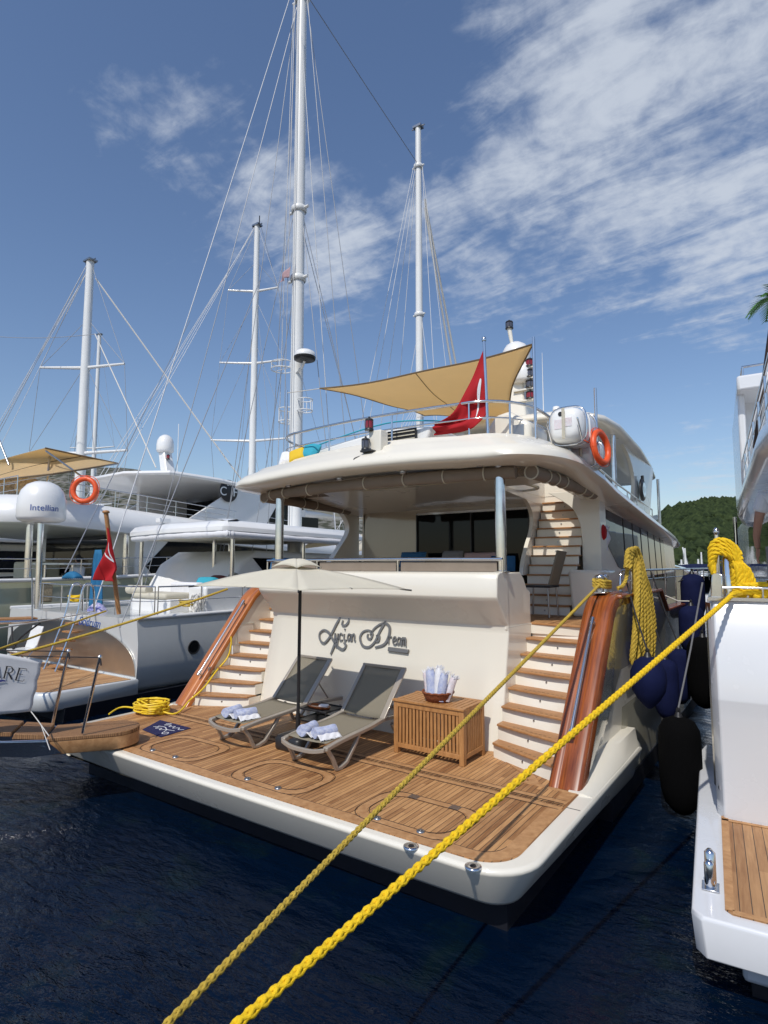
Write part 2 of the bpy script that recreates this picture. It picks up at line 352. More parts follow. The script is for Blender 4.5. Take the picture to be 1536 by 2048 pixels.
# quay where the photographer stands and the mooring lines end
con=mat('quay_concrete',(.34,.33,.30),.85,bump=.4,bscale=12,var=.2,vscale=2)
q=MB(); q.mm((-60,-12,-3),(60,-.75,.55)); tag(q.build('quay',con,bevel=.04),kind='structure')
def hill_mat(name,c1,c2,c3,sc):
    m=bpy.data.materials.new(name); m.use_nodes=True; nt=m.node_tree; b=nt.nodes['Principled BSDF']; N=nt.nodes.new;L=nt.links.new
    b.inputs['Roughness'].default_value=1; b.inputs['Specular IOR Level'].default_value=.1
    tc=N('ShaderNodeTexCoord'); n=N('ShaderNodeTexNoise'); n.inputs['Scale'].default_value=sc; n.inputs['Detail'].default_value=8; n.inputs['Roughness'].default_value=.7; L(tc.outputs['Object'],n.inputs[0])
    v=N('ShaderNodeTexVoronoi'); v.inputs['Scale'].default_value=sc*1.8; L(tc.outputs['Object'],v.inputs[0])
    cr=N('ShaderNodeValToRGB'); cr.color_ramp.elements[0].position=.42; cr.color_ramp.elements[0].color=(*c1,1); cr.color_ramp.elements[1].position=.60; cr.color_ramp.elements[1].color=(*c3,1)
    e=cr.color_ramp.elements.new(.5); e.color=(*c2,1)
    mi=N('ShaderNodeMix'); mi.inputs[0].default_value=.35; L(n.outputs[0],mi.inputs[2]); L(v.outputs[0],mi.inputs[3]); L(mi.outputs[0],cr.inputs[0]); L(cr.outputs[0],b.inputs['Base Color'])
    bp=N('ShaderNodeBump'); bp.inputs['Distance'].default_value=3; bp.inputs['Strength'].default_value=1; L(n.outputs[0],bp.inputs['Height']); L(bp.outputs[0],b.inputs['Normal'])
    return m
def hill(name,ridge,dist,depth,m,amp,nx=150,ny=40,rough=.02):
    pts=[(px,py) for px,py in ridge]
    def prof(px):
        for (a,b),(c,d) in zip(pts,pts[1:]):
            if a<=px<=c: return b+(d-b)*(px-a)/(c-a)
        return pts[-1][1]
    def fn(u,v):
        px=pts[0][0]+(pts[-1][0]-pts[0][0])*u
        top=at(px,prof(px),D=dist); d=Vector((top.x,top.y,0)).normalized()
        base=Vector((top.x,top.y,0))-d*depth
        s=1-v; k=v**.8
        p=base.lerp(Vector((top.x,top.y,0)),v); z=ZW-1+(top.z-ZW+1)*(math.sin(k*math.pi/2))
        nz=noise.fractal(Vector((p.x,p.y,0))*rough,1.0,2.2,5)
        return (p.x+d.x*nz*amp,p.y+d.y*nz*amp,z+nz*amp*.8*min(1,v*3)*(1 if v<.97 else .55))
    g=MB(); g.grid(fn,nx,ny)
    o=g.build(name,m,fix=False); tag(o,kind='structure'); return fn
hm=hill_mat('limestone_scrub',(.055,.062,.04),(.12,.12,.095),(.24,.235,.21),.16)
hill('hill_limestone',[(-900,1000),(-300,960),(-20,950),(60,940),(120,938),(180,950),(240,955),(330,962),(400,985),(520,1000),(600,1012),(700,1022),(780,1045),(850,1062),(940,1085)],430,230,hm,7)
gm=hill_mat('pine_floor',(.02,.035,.01),(.035,.055,.018),(.06,.08,.03),.25)
gfn=hill('hill_wooded',[(1180,1140),(1260,1090),(1330,1048),(1365,1037),(1400,1029),(1430,1026),(1465,1027),(1500,1036),(1560,1030),(1700,1010)],420,300,gm,5,nx=90)
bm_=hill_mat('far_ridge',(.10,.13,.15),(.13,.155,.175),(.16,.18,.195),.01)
hill('hill_far',[(900,1105),(1100,1085),(1250,1050),(1310,1030),(1345,1027),(1380,1034),(1500,1060),(1700,1080)],2300,300,bm_,8,nx=60,rough=.004)
# the wood on the right-hand hill: one mass of pine crowns
leafm=mat('pine_crowns',(.050,.070,.026),.95,var=.8,vscale=.5,vcol=(.014,.023,.012),bump=.8,bscale=2,spec=.05)
def wood_mass():
    g=MB(); rnd=random.Random(3)
    ico=[(0,0,1)]+[(math.cos(a)*.9,math.sin(a)*.9,.35) for a in [i*math.pi/3 for i in range(6)]]+[(math.cos(a)*.8,math.sin(a)*.8,-.4) for a in [i*math.pi/3+.5 for i in range(6)]]
    fs=[(0,1+i,1+(i+1)%6) for i in range(6)]+[(1+i,7+i,1+(i+1)%6) for i in range(6)]+[(7+i,7+(i+1)%6,1+(i+1)%6) for i in range(6)]
    for i in range(9500):
        u=rnd.uniform(.28,.92); v=rnd.random()**.9; p=Vector(gfn(u,v)); s=rnd.choice((rnd.uniform(.7,1.4),rnd.uniform(1.0,2.6))); h=rnd.uniform(.8,1.5)
        T=Matrix.Rotation(rnd.random()*6,3,'Z')
        g.add([p+T@Vector((x*s*rnd.uniform(.75,1.25),y*s*rnd.uniform(.75,1.25),z*s*h+s*.5)) for x,y,z in ico],fs,False)
    tag(g.build('wooded_slope',leafm,fix=False),'dense green pines covering the hill behind the harbour','woodland',kind='stuff')
wood_mass()
# ================================================================ the cream motor yacht
XC=-5.06
def mx(x): return 2*XC-x
A=thing('motor_yacht',(XC,4.05,0),'large cream motor yacht with teak swim platform, two curved stairways and steel script lettering','motor yacht')
def rrect(x0,x1,y0,y1,r,n=8,bow=0,rf=0,rl=None):
    """plan outline with rounded after corners; the after edge bows out by `bow`"""
    pts=[]
    def cor(cx,cy,a0,rr):
        for i in range(n+1):
            a=a0+math.pi/2*i/n; pts.append([cx+rr*math.cos(a),cy+rr*math.sin(a)])
    q=rl or r; cor(x0+q,y0+q,math.pi,q)
    for i in range(1,12):
        t=i/12; pts.append([x0+r+(x1-x0-2*r)*t,y0-bow*4*t*(1-t)])
    cor(x1-r,y0+r,1.5*math.pi,r)
    if rf: cor(x1-rf,y1-rf,0,rf); cor(x0+rf,y1-rf,math.pi/2,rf)
    else: pts.append([x1,y1]); pts.append([x0,y1])
    return pts
# ---- swim platform
def ringz(o,z,inset,cx,cy):
    out=[]
    n=len(o)
    for i in range(n):
        a=Vector(o[i-1]);b=Vector(o[i]);c=Vector(o[(i+1)%n]); t=(c-a)
        t=t.normalized() if t.length>1e-6 else Vector((1,0)); nrm=Vector((-t.y,t.x))
        out.append((b.x+nrm.x*inset,b.y+nrm.y*inset,z))
    return out
po=rrect(mx(-1.70),-1.70,4.08,7.9,.42,bow=.035,rl=.16)
p=MB(); p.loft([ringz(po,-.345,.24,0,0),ringz(po,-.335,.185,0,0),ringz(po,-.31,.165,0,0),ringz(po,-.05,.008,0,0),ringz(po,-.035,.0,0,0),ringz(po,-.018,.004,0,0),ringz(po,-.005,.018,0,0),ringz(po,0,.04,0,0)],True,(True,True))
plat=p.build('swim_platform',cream,A)
for X in ((lambda v:v),mx):
    s=MB(); s.prism([(X(a),5.537,b) for a,b in ((-1.9,.002),(-1.738,.002),(-1.698,-.036),(-1.705,-.05),(-1.862,-.31),(-1.9,-.31))],(0,.009,0)); s.build('expansion_joint',black,plat)
t=MB(); ti=rrect(mx(-1.86),-1.86,4.17,6.7,.30,bow=.03); t.prism([(x,y,.002) for x,y in ti],(0,0,.004)); dk=t.build('teak_deck',teak,A)
# margin planks of the teak
def ribbon(g,path,w,z,th=.004,closed=False):
    P=[Vector((x,y)) for x,y in path];k=len(P);L_=[];R_=[]
    for i in range(k):
        a=P[i-1] if (closed or i>0) else P[0]; c=P[(i+1)%k] if (closed or i<k-1) else P[-1]
        d=(c-a); d=d.normalized() if d.length>1e-7 else Vector((1,0)); n=Vector((-d.y,d.x)); L_.append(P[i]+n*w/2);R_.append(P[i]-n*w/2)
    rings=[[(l.x,l.y,z),(l.x,l.y,z+th),(r.x,r.y,z+th),(r.x,r.y,z)] for l,r in zip(L_,R_)]
    if closed: rings.append(rings[0])
    g.loft(rings,True,(not closed,not closed),smooth=False)
mo=rrect(mx(-1.93),-1.93,4.24,6.6,.25,bow=.03)
g=MB(); n0=[q for q in mo][:-2]; path=[(mo[-1][0],5.45)]+[tuple(q) for q in n0]+[(mo[-2][0],5.45)]
ribbon(g,path,.13,.006)
ribbon(g,[(mx(-1.88),5.47),(-1.88,5.47)],.075,.007); ribbon(g,[(mx(-1.88),5.62),(-1.88,5.62)],.075,.007)
ribbon(g,[(-1.94,5.66),(-1.94,5.92)],.13,.006); ribbon(g,[(-1.94,5.90),(-2.5,5.92)],.07,.0065)
ribbon(g,[(-2.3,5.92),(-2.42,6.1),(-2.98,6.56),(mx(-2.98),6.56),(mx(-2.42),6.1),(mx(-2.3),5.92)],.09,.007)
ribbon(g,[(mx(-1.94),5.66),(mx(-1.94),5.92)],.13,.006)
g.build('margin_plank',teaks,dk)
blk=MB()
for y in (5.432,5.508,5.545,5.582,5.658): ribbon(blk,[(mx(-1.9),y),(-1.9,y)],.0045,.0085,.0035)
ib=rrect(mx(-1.995),-1.995,4.305,6.6,.2,bow=.03); ribbon(blk,[tuple(q) for q in ib[:-2]],.006,.0066,.0035)
blk.build('caulking',black,dk)
# deck hatches with their rings and latches
hatches=[(-2.9,4.62,.95,.62),(-4.55,4.62,.95,.62),(-6.2,4.62,.95,.62)]
for hx,hy,hw,hd in hatches:
    h=MB(); o=rrect(hx-hw/2,hx+hw/2,hy-hd/2,hy+hd/2,.2,rf=.2); ribbon(h,o,.085,.0062,.0045,True); hh=h.build('hatch',teaks,dk)
    k=MB(); 
    for dd,w in ((.0,.0),(.09,0)):
        o=rrect(hx-hw/2+dd-.045,hx+hw/2-dd+.045,hy-hd/2+dd-.045,hy+hd/2-dd+.045,.2,rf=.2); ribbon(k,o,.0055,.0108,.002,True)
    k.build('gasket',black,hh)
    for dx in (-.22,.22):
        l=MB(); l.lathe([(.0,.018),(.028,.018),(.036,.012),(.036,0)],(hx+dx,hy-hd/2+.02,.008),14); l.lathe([(0,.022),(.012,.022),(.012,0)],(hx+dx,hy-hd/2+.02,.008),10); l.build('latch',steeld,hh)
        if hx>-3: l=MB(); l.mm((hx+dx-.05,hy+hd/2-.04,.010),(hx+dx+.05,hy+hd/2+.04,.014)); l.build('hinge',steeld,hh)
for fx in (-2.08,-2.62):  # flush sockets in the after coaming
    l=MB(); c=(fx,4.10-.01,0.0); l.lathe([(.022,-.02),(.024,.004),(.05,.010),(.062,.006),(.064,-.004)],c,20); l.build('deck_socket',steel,plat)
    l=MB(); l.lathe([(0,.0045),(.023,.0045)],c,14); l.build('socket_hole',black,plat)
# ---- hull
def hx_(y): # half beam
    return 3.21 if y<13 else 3.21*(1-((y-13)/12.2)**2.2)
def sheer(y):
    return 1.80 if y<10.3 else (1.46 if 10.8<y<14.3 else 1.80+max(0,y-14.5)*.06)
def hullside(sg):
    g=MB(); Y=[6.0,6.35,6.7,7.05,7.3,7.45,7.62,8,9,10.3,10.75,10.8,12,14.3,14.7,16,17.5,19,20.5,22,23.3,24.4,25]
    def top(y):
        if y<=7.62:
            pr=[(5.97,.02),(7.27,1.60),(7.42,1.74),(7.62,1.80)]
            for (a,b),(c,d) in zip(pr,pr[1:]):
                if a<=y<=c: return b+(d-b)*(y-a)/(c-a)
        if 10.3<=y<=10.8: return 1.80-.34*(y-10.3)/.5
        if 14.3<=y<=14.8: return 1.46+.34*(y-14.3)/.5
        return sheer(y)
    rings=[]
    for y in Y:
        h=hx_(y); t=top(y); ys=y
        bz=-.28 if y<8 else -.75; fl=.13*min(1,max(0,(y-6.4)/1.6)); rings.append([(XC+sg*h*(.93 if y<8 else .99),ys,bz),(XC+sg*h*(.95 if y<8 else 1),ys,bz+.02 if y<8 else -.30),(XC+sg*(h-fl*.9),ys,max(t*.35,-.2)),(XC+sg*(h-fl*.35),ys,max(t*.72,-.1)),(XC+sg*h,ys,t),(XC+sg*(h-.14),ys,t),(XC+sg*(h-.14),ys,max(t*.5,-.25)),(XC+sg*(h-.2 if y<8 else h-.14),ys,bz)])
    g.loft(rings,True,(True,True)); return g,top
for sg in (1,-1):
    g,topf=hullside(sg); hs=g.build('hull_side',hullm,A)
    c=MB(); path=[(7.62,1.80),(8.5,1.80),(10.25,1.80),(10.75,1.46),(12.5,1.46),(14.3,1.46),(14.8,1.80),(17,1.95),(20,2.05)]
    for (y0,z0),(y1,z1) in zip(path,path[1:]): c.bar((XC+sg*(hx_(y0)-.06),y0,z0+.02),(XC+sg*(hx_(y1)-.06),y1,z1+.02),.22,.045)
    c.build('cap_rail',mahog,A,bevel=.012)
b=MB(); b.loft([[(XC+sx*k*.97,y,-1.1),(XC+sx*k,y,-.335 if y<8 else -.30)] + [] for y,k,sx in ()] or [[(-2.0,4.5,-1.0),(mx(-2.0),4.5,-1.0),(mx(-2.0),4.5,-.34),(-2.0,4.5,-.34)],[(-2.0,8.3,-1.0),(mx(-2.0),8.3,-1.0),(mx(-2.0),8.3,-.34),(-2.0,8.3,-.34)]],True,(True,True),False)
for sg in (1,-1):
    rr=[]
    for y in (7.0,9,12,15,17,19,21,23,24.3,25): rr.append([(XC+sg*(hx_(y)+.012),y,-1.0),(XC+sg*(hx_(y)+.012),y,-.38),(XC+sg*(hx_(y)-.3)*1,y,-.38),(XC+sg*(hx_(y)-.3),y,-1)])
    b.loft(rr,True,(True,True),False)
b.build('underwater_body',boot,A)
for sg in (1,-1):   # sponson running forward from the platform along the hull
    g=MB(); rr=[]
    for y,o in ((5.9,.0),(6.4,.0),(7.2,.0),(7.9,-.01),(8.1,-.06)):
        xo=XC+sg*(3.36+o); k=min(1,(y-5.9)/1.3)
        rr.append([(XC+sg*3.15,y,-.335),(xo-sg*.17,y,-.315),(xo-sg*.006,y,-.05),(xo-sg*.002,y,-.03),(xo-sg*.035,y,.003+.015*k),(XC+sg*3.245,y,.02+.14*k),(XC+sg*3.1,y,.02+.14*k)])
    g.loft(rr,True,(True,True)); g.build('sponson',cream,A)
g=MB(); g.mm((-1.835,7.7,.02),(-1.79,30,.06)); 
# rubbing strake and ports on the starboard side
g=MB(); g.tube([(XC+hx_(y)-.10,y,.60) for y in (8.2,10,12,14,16,18,20,22)],.03,6); g.build('rubbing_strake',steeld,A)
# ---- transom block between the stairways
prof=[(6.62,0),(6.90,1.36),(6.885,1.46),(6.60,1.77),(6.565,1.82),(6.58,2.04),(6.61,2.10),(6.68,2.125),(6.95,2.125),(6.97,1.44),(7.70,1.44),(7.70,0)]
W0,W1=-3.0,mx(-3.0)
g=MB(); rings=[]; NX=24
for i in range(NX+1):
    t=i/NX; e=min(t,1-t); 
    x=W0+(W1-W0)*t; cam_=-.05*(1-(2*t-1)**2); edge=max(0,1-e/.035)
    rr=[]
    for k,(y,z) in enumerate(prof):
        yy=y+(cam_ if k<9 else 0)+(edge**2*.055 if k<8 else 0); rr.append((x,yy,z))
    rings.append(rr)
g.loft(rings,True,(True,True)); tb=g.build('transom',cream,A,bevel=.012,ang=25)
# return walls beside the stairs
for sg in (1,-1):
    X=(lambda v: v) if sg==1 else mx
    g=MB(); g.prism([(X(-3.10),6.93,1.40),(X(-3.10),7.72,1.40),(X(-3.10),7.72,1.86),(X(-3.10),7.60,1.90),(X(-3.10),7.50,2.04),(X(-3.10),7.38,2.12),(X(-3.10),6.93,2.12)],(sg*.09,0,0)); g.build('stair_side_wall',cream,A,bevel=.015)
# ---- decks
g=MB(); g.mm((-1.93,7.705,1.30),(mx(-1.93),12.4,1.436)); md=g.build('main_deck',cream,A)
g=MB(); g.mm((-1.95,7.715,1.437),(mx(-1.95),12.3,1.443)); g.build('teak_sole',teak,md)
# ---- stairways
YL=[6.42,6.55,6.68,6.89,7.10,7.30,7.50,7.70]; YR=[6.04,6.26,6.50,6.72,6.95,7.18,7.42,7.66]
for sg in (1,-1):
    X=(lambda v: v) if sg==1 else mx
    nm='stairway'; g=MB(); core=[]
    xi,xo=X(-3.0),X(-2.16)
    st=bpy.data.objects.new('stairway',None); col.objects.link(st); st.parent=A; st.location=Vector((X(-2.6),6.3,0))-A.location
    for i in range(8):
        z=.18*(i+1); yl,yr=YL[i],YR[i]
        # riser: hollow curved panel
        rs=[]
        for j in range(9):
            t=j/8; x=xi+(xo-xi)*t; y=yl+(yr-yl)*t+.035; bow=.055*math.sin(math.pi*t)
            rs.append([(x,y,z-.18),(x,y+bow*.3,z-.10),(x,y+bow,z-.028),(x,y+.5,z-.028),(x,y+.5,z-.18)])
        g=MB(); g.loft(rs,True,(True,True)); ri=g.build('riser',cream,st)
        c=Vector(rs[4][1])+Vector((0,-.004,.0)); g=MB(); g.lathe([(0,-.012),(.008,-.012),(.011,-.006),(.011,.01)],c,12,'Y'); g.build('step_light',steeld,ri)
        if i<7: yl2,yr2=YL[i+1]+.06,YR[i+1]+.06
        else: yl2,yr2=7.76,7.76
        g=MB(); g.prism([(xi,yl,z-.026),(xo,yr,z-.026),(xo,yr2,z-.026),(xi,yl2,z-.026)] if sg==1 else [(xo,yr,z-.026),(xi,yl,z-.026),(xi,yl2,z-.026),(xo,yr2,z-.026)],(0,0,.026)); td=g.build('tread',tread,st,bevel=.006)
        if i<6 and sg==1:
            g=MB()
            for j in range(9):
                t=.25+.07*j; x=xi+(xo-xi)*t; y=yl+(yr-yl)*t+.05; g.mm((x,y,z-.001),(x+.03,y+.006,z+.0012))
            g.build('grip_strip',black,td)
    g=MB(); g.prism([(xo,5.99,0),(xo,7.33,1.60),(xo,7.45,1.72),(xo,7.62,1.79),(xo,10.2,1.79),(xo,10.2,0)],(sg*.22,0,0)); iw=g.build('bulwark_inner',cream,A)
    # capping of the after end: curved varnished timber
    pr=[(5.955,-.0),(6.01,.0),(7.29,1.56),(7.36,1.66),(7.47,1.76),(7.64,1.82),(7.95,1.835)]
    path=cat_rom([(0,5.935,.002),(0,6.40,.565),(0,6.86,1.13),(0,7.22,1.57),(0,7.32,1.68),(0,7.46,1.78),(0,7.66,1.835),(0,8.3,1.85)],6)
    rings=[]
    for i,p_ in enumerate(path):
        a=path[max(i-1,0)];b2=path[min(i+1,len(path)-1)];d=(b2-a).normalized();nrm=Vector((0,-d.z,d.y)); nrm=nrm if nrm.y<0 or nrm.z>0 else -nrm
        prof2=[(-2.175,-.055),(-2.175,-.0),(-2.165,.012),(-2.09,.016),(-2.08,.008),(-2.065,.008),(-2.055,.018),(-1.95,.022),(-1.885,.020),(-1.862,.010),(-1.848,-.02),(-1.843,-.13)]
        rings.append([(X(xx),p_.y+nrm.y*h,p_.z+nrm.z*h) for xx,h in prof2])
    g=MB(); g.loft(rings,True,(True,True)); cp=g.build('wooden_capping',mahog if sg==1 else mahogl,A)
    gx=X(-2.02) if sg==1 else X(-2.10)
    a=Vector((gx,6.28,.42)); b2=Vector((gx,7.16,1.50)); o=Vector((0,-.075,.06)); g=MB(); g.tube([a+o,b2+o],.019,12); g.lathe([(0,0)],a,3) if False else None
    gr=g.build('grab_rail',steel,cp)
    for e in (a,b2):
        g=MB(); g.tube([e-o*.1,e+o],.014,8); g.tube([e+o*.72-Vector((.03,0,0)),e+o*.72+Vector((.03,0,0))],.012,8); g.tube([e+o-(b2-a).normalized()*.045,e+o+(b2-a).normalized()*.045],.027,12); g.build('rail_bracket',steel,gr)
# fittings on the port inner wall
pw=mx(-2.16)+.0015
def wallplate(n,y0,y1,z0,z1,m,th=.006,par=A):
    g=MB(); g.mm((pw,y0,z0),(pw+th,y1,z1)); return g.build(n,m,par,bevel=.002)
lk=wallplate('locker_door',6.92,7.28,.86,1.19,cream,.008); g=MB()
for (y0,y1,z0,z1) in ((6.90,7.30,1.19,1.20),(6.90,7.30,.85,.86),(6.90,6.912,.86,1.19),(7.288,7.30,.86,1.19)): g.mm((pw,y0,z0),(pw+.012,y1,z1))
g.build('door_trim',creamf,lk)
sp=wallplate('socket_panel',6.33,6.47,.40,.56,steeld,.01); g=MB()
for a in (6.37,6.43):
    for b2 in (.44,.52): g.lathe([(0,.013),(.018,.013)],(pw,a,b2),10,'X')
g.build('socket',black,sp)
g=MB(); g.tube(cat_rom([(pw+.0,6.78,.62),(pw+.05,6.78,.64),(pw+.05,6.78,.84),(pw,6.78,.86)],5),.012,8); g.build('handle',whitep,A)
# ---- name in steel script, built stroke by stroke
def stroke(g,pts,w,M,n=7,dep=.018):
    """broad-nib pen stroke: pts are (x, y[, weight])"""
    P=cat_rom([(p[0],p[1],p[2] if len(p)>2 else 1) for p in pts],n)
    L_=[]
    for i in range(len(P)):
        a=P[max(i-1,0)];b=P[min(i+1,len(P)-1)];d=Vector((b.x-a.x,b.y-a.y)); d=d.normalized() if d.length>1e-9 else Vector((1,0)); q=Vector((-d.y,d.x))*w*max(P[i].z,.12)/2
        L_.append(((P[i].x+q.x,P[i].y+q.y),(P[i].x-q.x,P[i].y-q.y)))
    rings=[[M@Vector((a[0],a[1],0)),M@Vector((a[0],a[1],dep)),M@Vector((b[0],b[1],dep)),M@Vector((b[0],b[1],0))] for a,b in L_]
    g.loft(rings,True,(True,True),False)
wn=Vector((0,-1.36,.28)).normalized(); wz=Vector((0,.28,1.36)).normalized()
def wallpt(px,py):
    # meet the sight line with the sloping transom face
    r=ray(px,py); p0=Vector((-5,6.575,0)); t=(p0-CAM).dot(wn)/r.dot(wn); return CAM+r*t
def letters(name,strokes,w,parent,m=bronze,dep=.018):
    g=MB(); O=wallpt(730,1285); M=frame(O+wn*.012,(1,0,0),wz)
    Mi=M.inverted()
    for st_ in strokes:
        loc=[]
        for q in st_:
            p=Mi@wallpt(q[0],q[1]); loc.append((p.x,p.y,q[2] if len(q)>2 else 1))
        stroke(g,loc,w,M,dep=dep)
    return g.build(name,m,parent)
nmO=bpy.data.objects.new('nameplate',None); col.objects.link(nmO); nmO.parent=A; nmO.location=wallpt(730,1285)-A.location
LC=[ # capital L
 [(688,1241,.7),(686,1250,.8),(694,1250,1),(700,1240,1),(696,1231,1),(686,1232,1.1),(676,1246,1.1),(668,1262,1.1),(660,1276,1),(650,1286,.9),(642,1280,.8),(641,1267,.7),(650,1260,.8),(660,1266,1),(669,1282,1),(678,1294,1.1),(688,1299,1.1),(694,1291,.8),(689,1286,.6)],
 [(676,1276,1.2),(670,1292,1.2),(663,1309,.6)]]
CD=[ # capital D
 [(738,1268,.6),(737,1275,.9),(743,1278,.9),(747,1268,.8),(740,1261,.8),(728,1264,.9),(722,1276,1),(727,1291,1),(740,1294,1),(752,1283,1),(762,1262,1.1),(772,1245,1.1),(776,1238,.8)],
 [(742,1270,.7),(750,1258,.8),(762,1249,.9),(774,1247,1.1),(781,1256,1.2),(779,1274,1.2),(770,1289,1.1),(752,1295,.8)],
 [(754,1272,.8),(760,1272,.9),(759,1282,.9),(752,1284,.6)]]
letters('lettering',LC,.030,nmO); letters('lettering',CD,.030,nmO)
def small(g0,base,word):
    """small cursive letters; base = (x0,y0,dx,dy,h)"""
    x0,y0,dx,dy,h=base; out=[]
    S={'y':[[(0,.0),(.15,1),(.35,.1),(.75,.15),(.85,1)],[(.85,1),(.75,0),(.55,-.9),(.25,-.8)]],
       'c':[[(.85,.8),(.5,1.05),(.15,.6),(.3,.05),(.9,.1)]],
       'e':[[(.1,.5),(.75,.65),(.6,1.05),(.2,.75),(.2,.2),(.55,0),(1,.2)]],
       'i':[[(.3,1),(.25,.2),(.6,.0),(.8,.2)],[(.42,1.5),(.46,1.75)]],
       'a':[[(.8,.9),(.4,1.0),(.1,.5),(.3,.05),(.75,.5),(.82,.95),(.8,.1),(1,.1)]],
       'n':[[(.1,1),(.15,0)],[(.15,.5),(.5,1.05),(.75,.8),(.75,.1),(1,.05)]],
       'r':[[(.2,1),(.2,0)],[(.2,.5),(.5,1),(.85,.95)]],
       'm':[[(.05,1),(.08,0)],[(.08,.6),(.3,1.05),(.45,.8),(.45,0)],[(.45,.6),(.7,1.05),(.88,.8),(.86,.05),(1,0)]]}
    for i,ch in enumerate(word):
        for s_ in S[ch]: out.append([(x0+(i+a)*dx,y0+(i+a)*dy-b*h,.8) for a,b in s_])
    return out
letters('lettering',small(0,(671,1281,8.4,.4,14),'ycian'),.022,nmO); letters('lettering',small(0,(777,1288,9.3,1.0,15),'ream'),.022,nmO)
g=MB(); a,b2,c,d=[wallpt(*q)+wn*.01 for q in ((779,1294),(820,1299),(818,1308),(778,1303))]; g.prism([a,b2,c,d],wn*.03); bar_=g.build('name_bar',bronze,nmO,bevel=.008)
# ---- after rail with canvas dodger on the transom top
rail=[(mx(-3.0)-.02,6.86,2.27)]+[(W1+(W0-W1)*t,6.80-.05*(1-(2*t-1)**2),2.285+.01*(1-(2*t-1)**2)) for t in [i/10 for i in range(11)]]
g=MB(); g.tube([(x,y,z-.0) for x,y,z in rail[1:]],.022,10); ar=g.build('after_rail',steel,A)
for t in (.0,.27,.63,1.0):
    x=W1+(W0-W1)*t; y=6.80-.05*(1-(2*t-1)**2); g=MB(); g.tube([(x,y,2.12),(x,y,2.28)],.014,8); g.build('stanchion',steel,ar)
for t0,t1 in ((.02,.26),(.28,.62),(.64,.98)):
    g=MB(); ps=[(W1+(W0-W1)*(t0+(t1-t0)*k/6)) for k in range(7)]
    fn=lambda x:6.815-.05*(1-(2*(x-W1)/(W0-W1)-1)**2)
    g.loft([[(x,fn(x),2.13),(x,fn(x),2.26),(x,fn(x)+.012,2.26),(x,fn(x)+.012,2.13)] for x in ps],True,(True,True)); g.build('canvas_dodger',taupe,ar)
# ---- pillars
for x in (-3.06,mx(-3.06)+.1):
    g=MB(); g.tube([(x,6.90,2.12),(x,6.90,3.46)],.068,24); pl=g.build('pillar',steel,A)
    g=MB(); g.lathe([(.10,0),(.10,.012),(.07,.02)],(x,6.90,2.125),20); g.build('base_ring',steel,pl)
# ---- superstructure: saloon bulkhead, side walls
g=MB(); YB=9.8
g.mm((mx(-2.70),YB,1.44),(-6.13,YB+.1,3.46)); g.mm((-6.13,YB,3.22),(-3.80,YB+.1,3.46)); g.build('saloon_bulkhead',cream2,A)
gl=MB(); gl.mm((-6.12,YB+.03,1.46),(-4.95,YB+.045,3.2)); gl.mm((-4.93,YB+.055,1.46),(-3.82,YB+.07,3.2)); gd=gl.build('saloon_door',glass,A)
g=MB()
for x in (-6.12,-4.94,-3.82): g=MB(); g.mm((x-.012,YB-.005,1.45),(x+.012,YB+.06,3.19)); g.build('door_stile',blackp,gd)
g=MB(); g.mm((-6.13,YB-.004,3.19),(-3.80,YB+.06,3.23)); g.build('door_frame',steel,gd)
def curvedwall(name,outline,vec,m=cream,par=A,bev=.02):
    g=MB(); g.prism(outline,vec); return g.build(name,m,par,bevel=bev,ang=40)
# port wing wall with its swept opening
po_=[(mx(-2.5),9.9,1.44)]+[(mx(-2.5),y,z) for y,z in [(p.x,p.y) for p in cat_rom([(8.6,1.44,0),(8.75,2.0,0),(9.2,2.5,0),(9.55,2.9,0),(9.45,3.2,0),(9.0,3.38,0),(7.4,3.46,0)],6)]]+[(mx(-2.5),9.9,3.46)]
curvedwall('side_wing',po_,(-.12,0,0))
# wall beside the inner stair (curved after edge) and starboard wing
sw=[(-3.78,10.6,2.05)]+[(-3.78,p.x,p.y) for p in cat_rom([(9.25,2.05,0),(9.30,2.25,0),(9.5,2.55,0),(9.7,2.8,0),(9.76,3.05,0),(9.6,3.25,0),(9.2,3.42,0)],6)]+[(-3.78,10.6,3.42)]
g=MB(); ae=[(p.x,p.y) for p in cat_rom([(9.25,2.05,0),(9.30,2.25,0),(9.5,2.55,0),(9.7,2.8,0),(9.76,3.05,0),(9.6,3.25,0),(9.2,3.438,0)],6)]; g.loft([[(-3.79,y,z),(-3.725,y,z),(-3.725,10.34,z),(-3.79,10.34,z)] for y,z in ae],True,(True,True),False); g.build('stair_wall',cream,A)
g=MB(); prof3=cat_rom([(-2.90,0,2.1),(-2.90,0,2.4),(-2.90,0,2.65),(-2.93,0,2.9),(-3.02,0,3.12),(-3.2,0,3.28),(-3.45,0,3.44)],7)
g.prism([(-2.60,9.75,1.44),(-2.88,9.75,1.44)]+[(p.x,9.75,p.z) for p in prof3]+[(-2.60,9.75,3.44)],(0,.35,0)); g.build('wing_pillar',cream,A,bevel=.03)
g=MB(); g.prism([(-2.40,8.95,1.44),(-2.84,8.95,1.44),(-2.90,8.95,2.14),(-2.40,8.95,2.14)],(0,.9,0)); g.build('locker',cream,A,bevel=.05,seg=3)
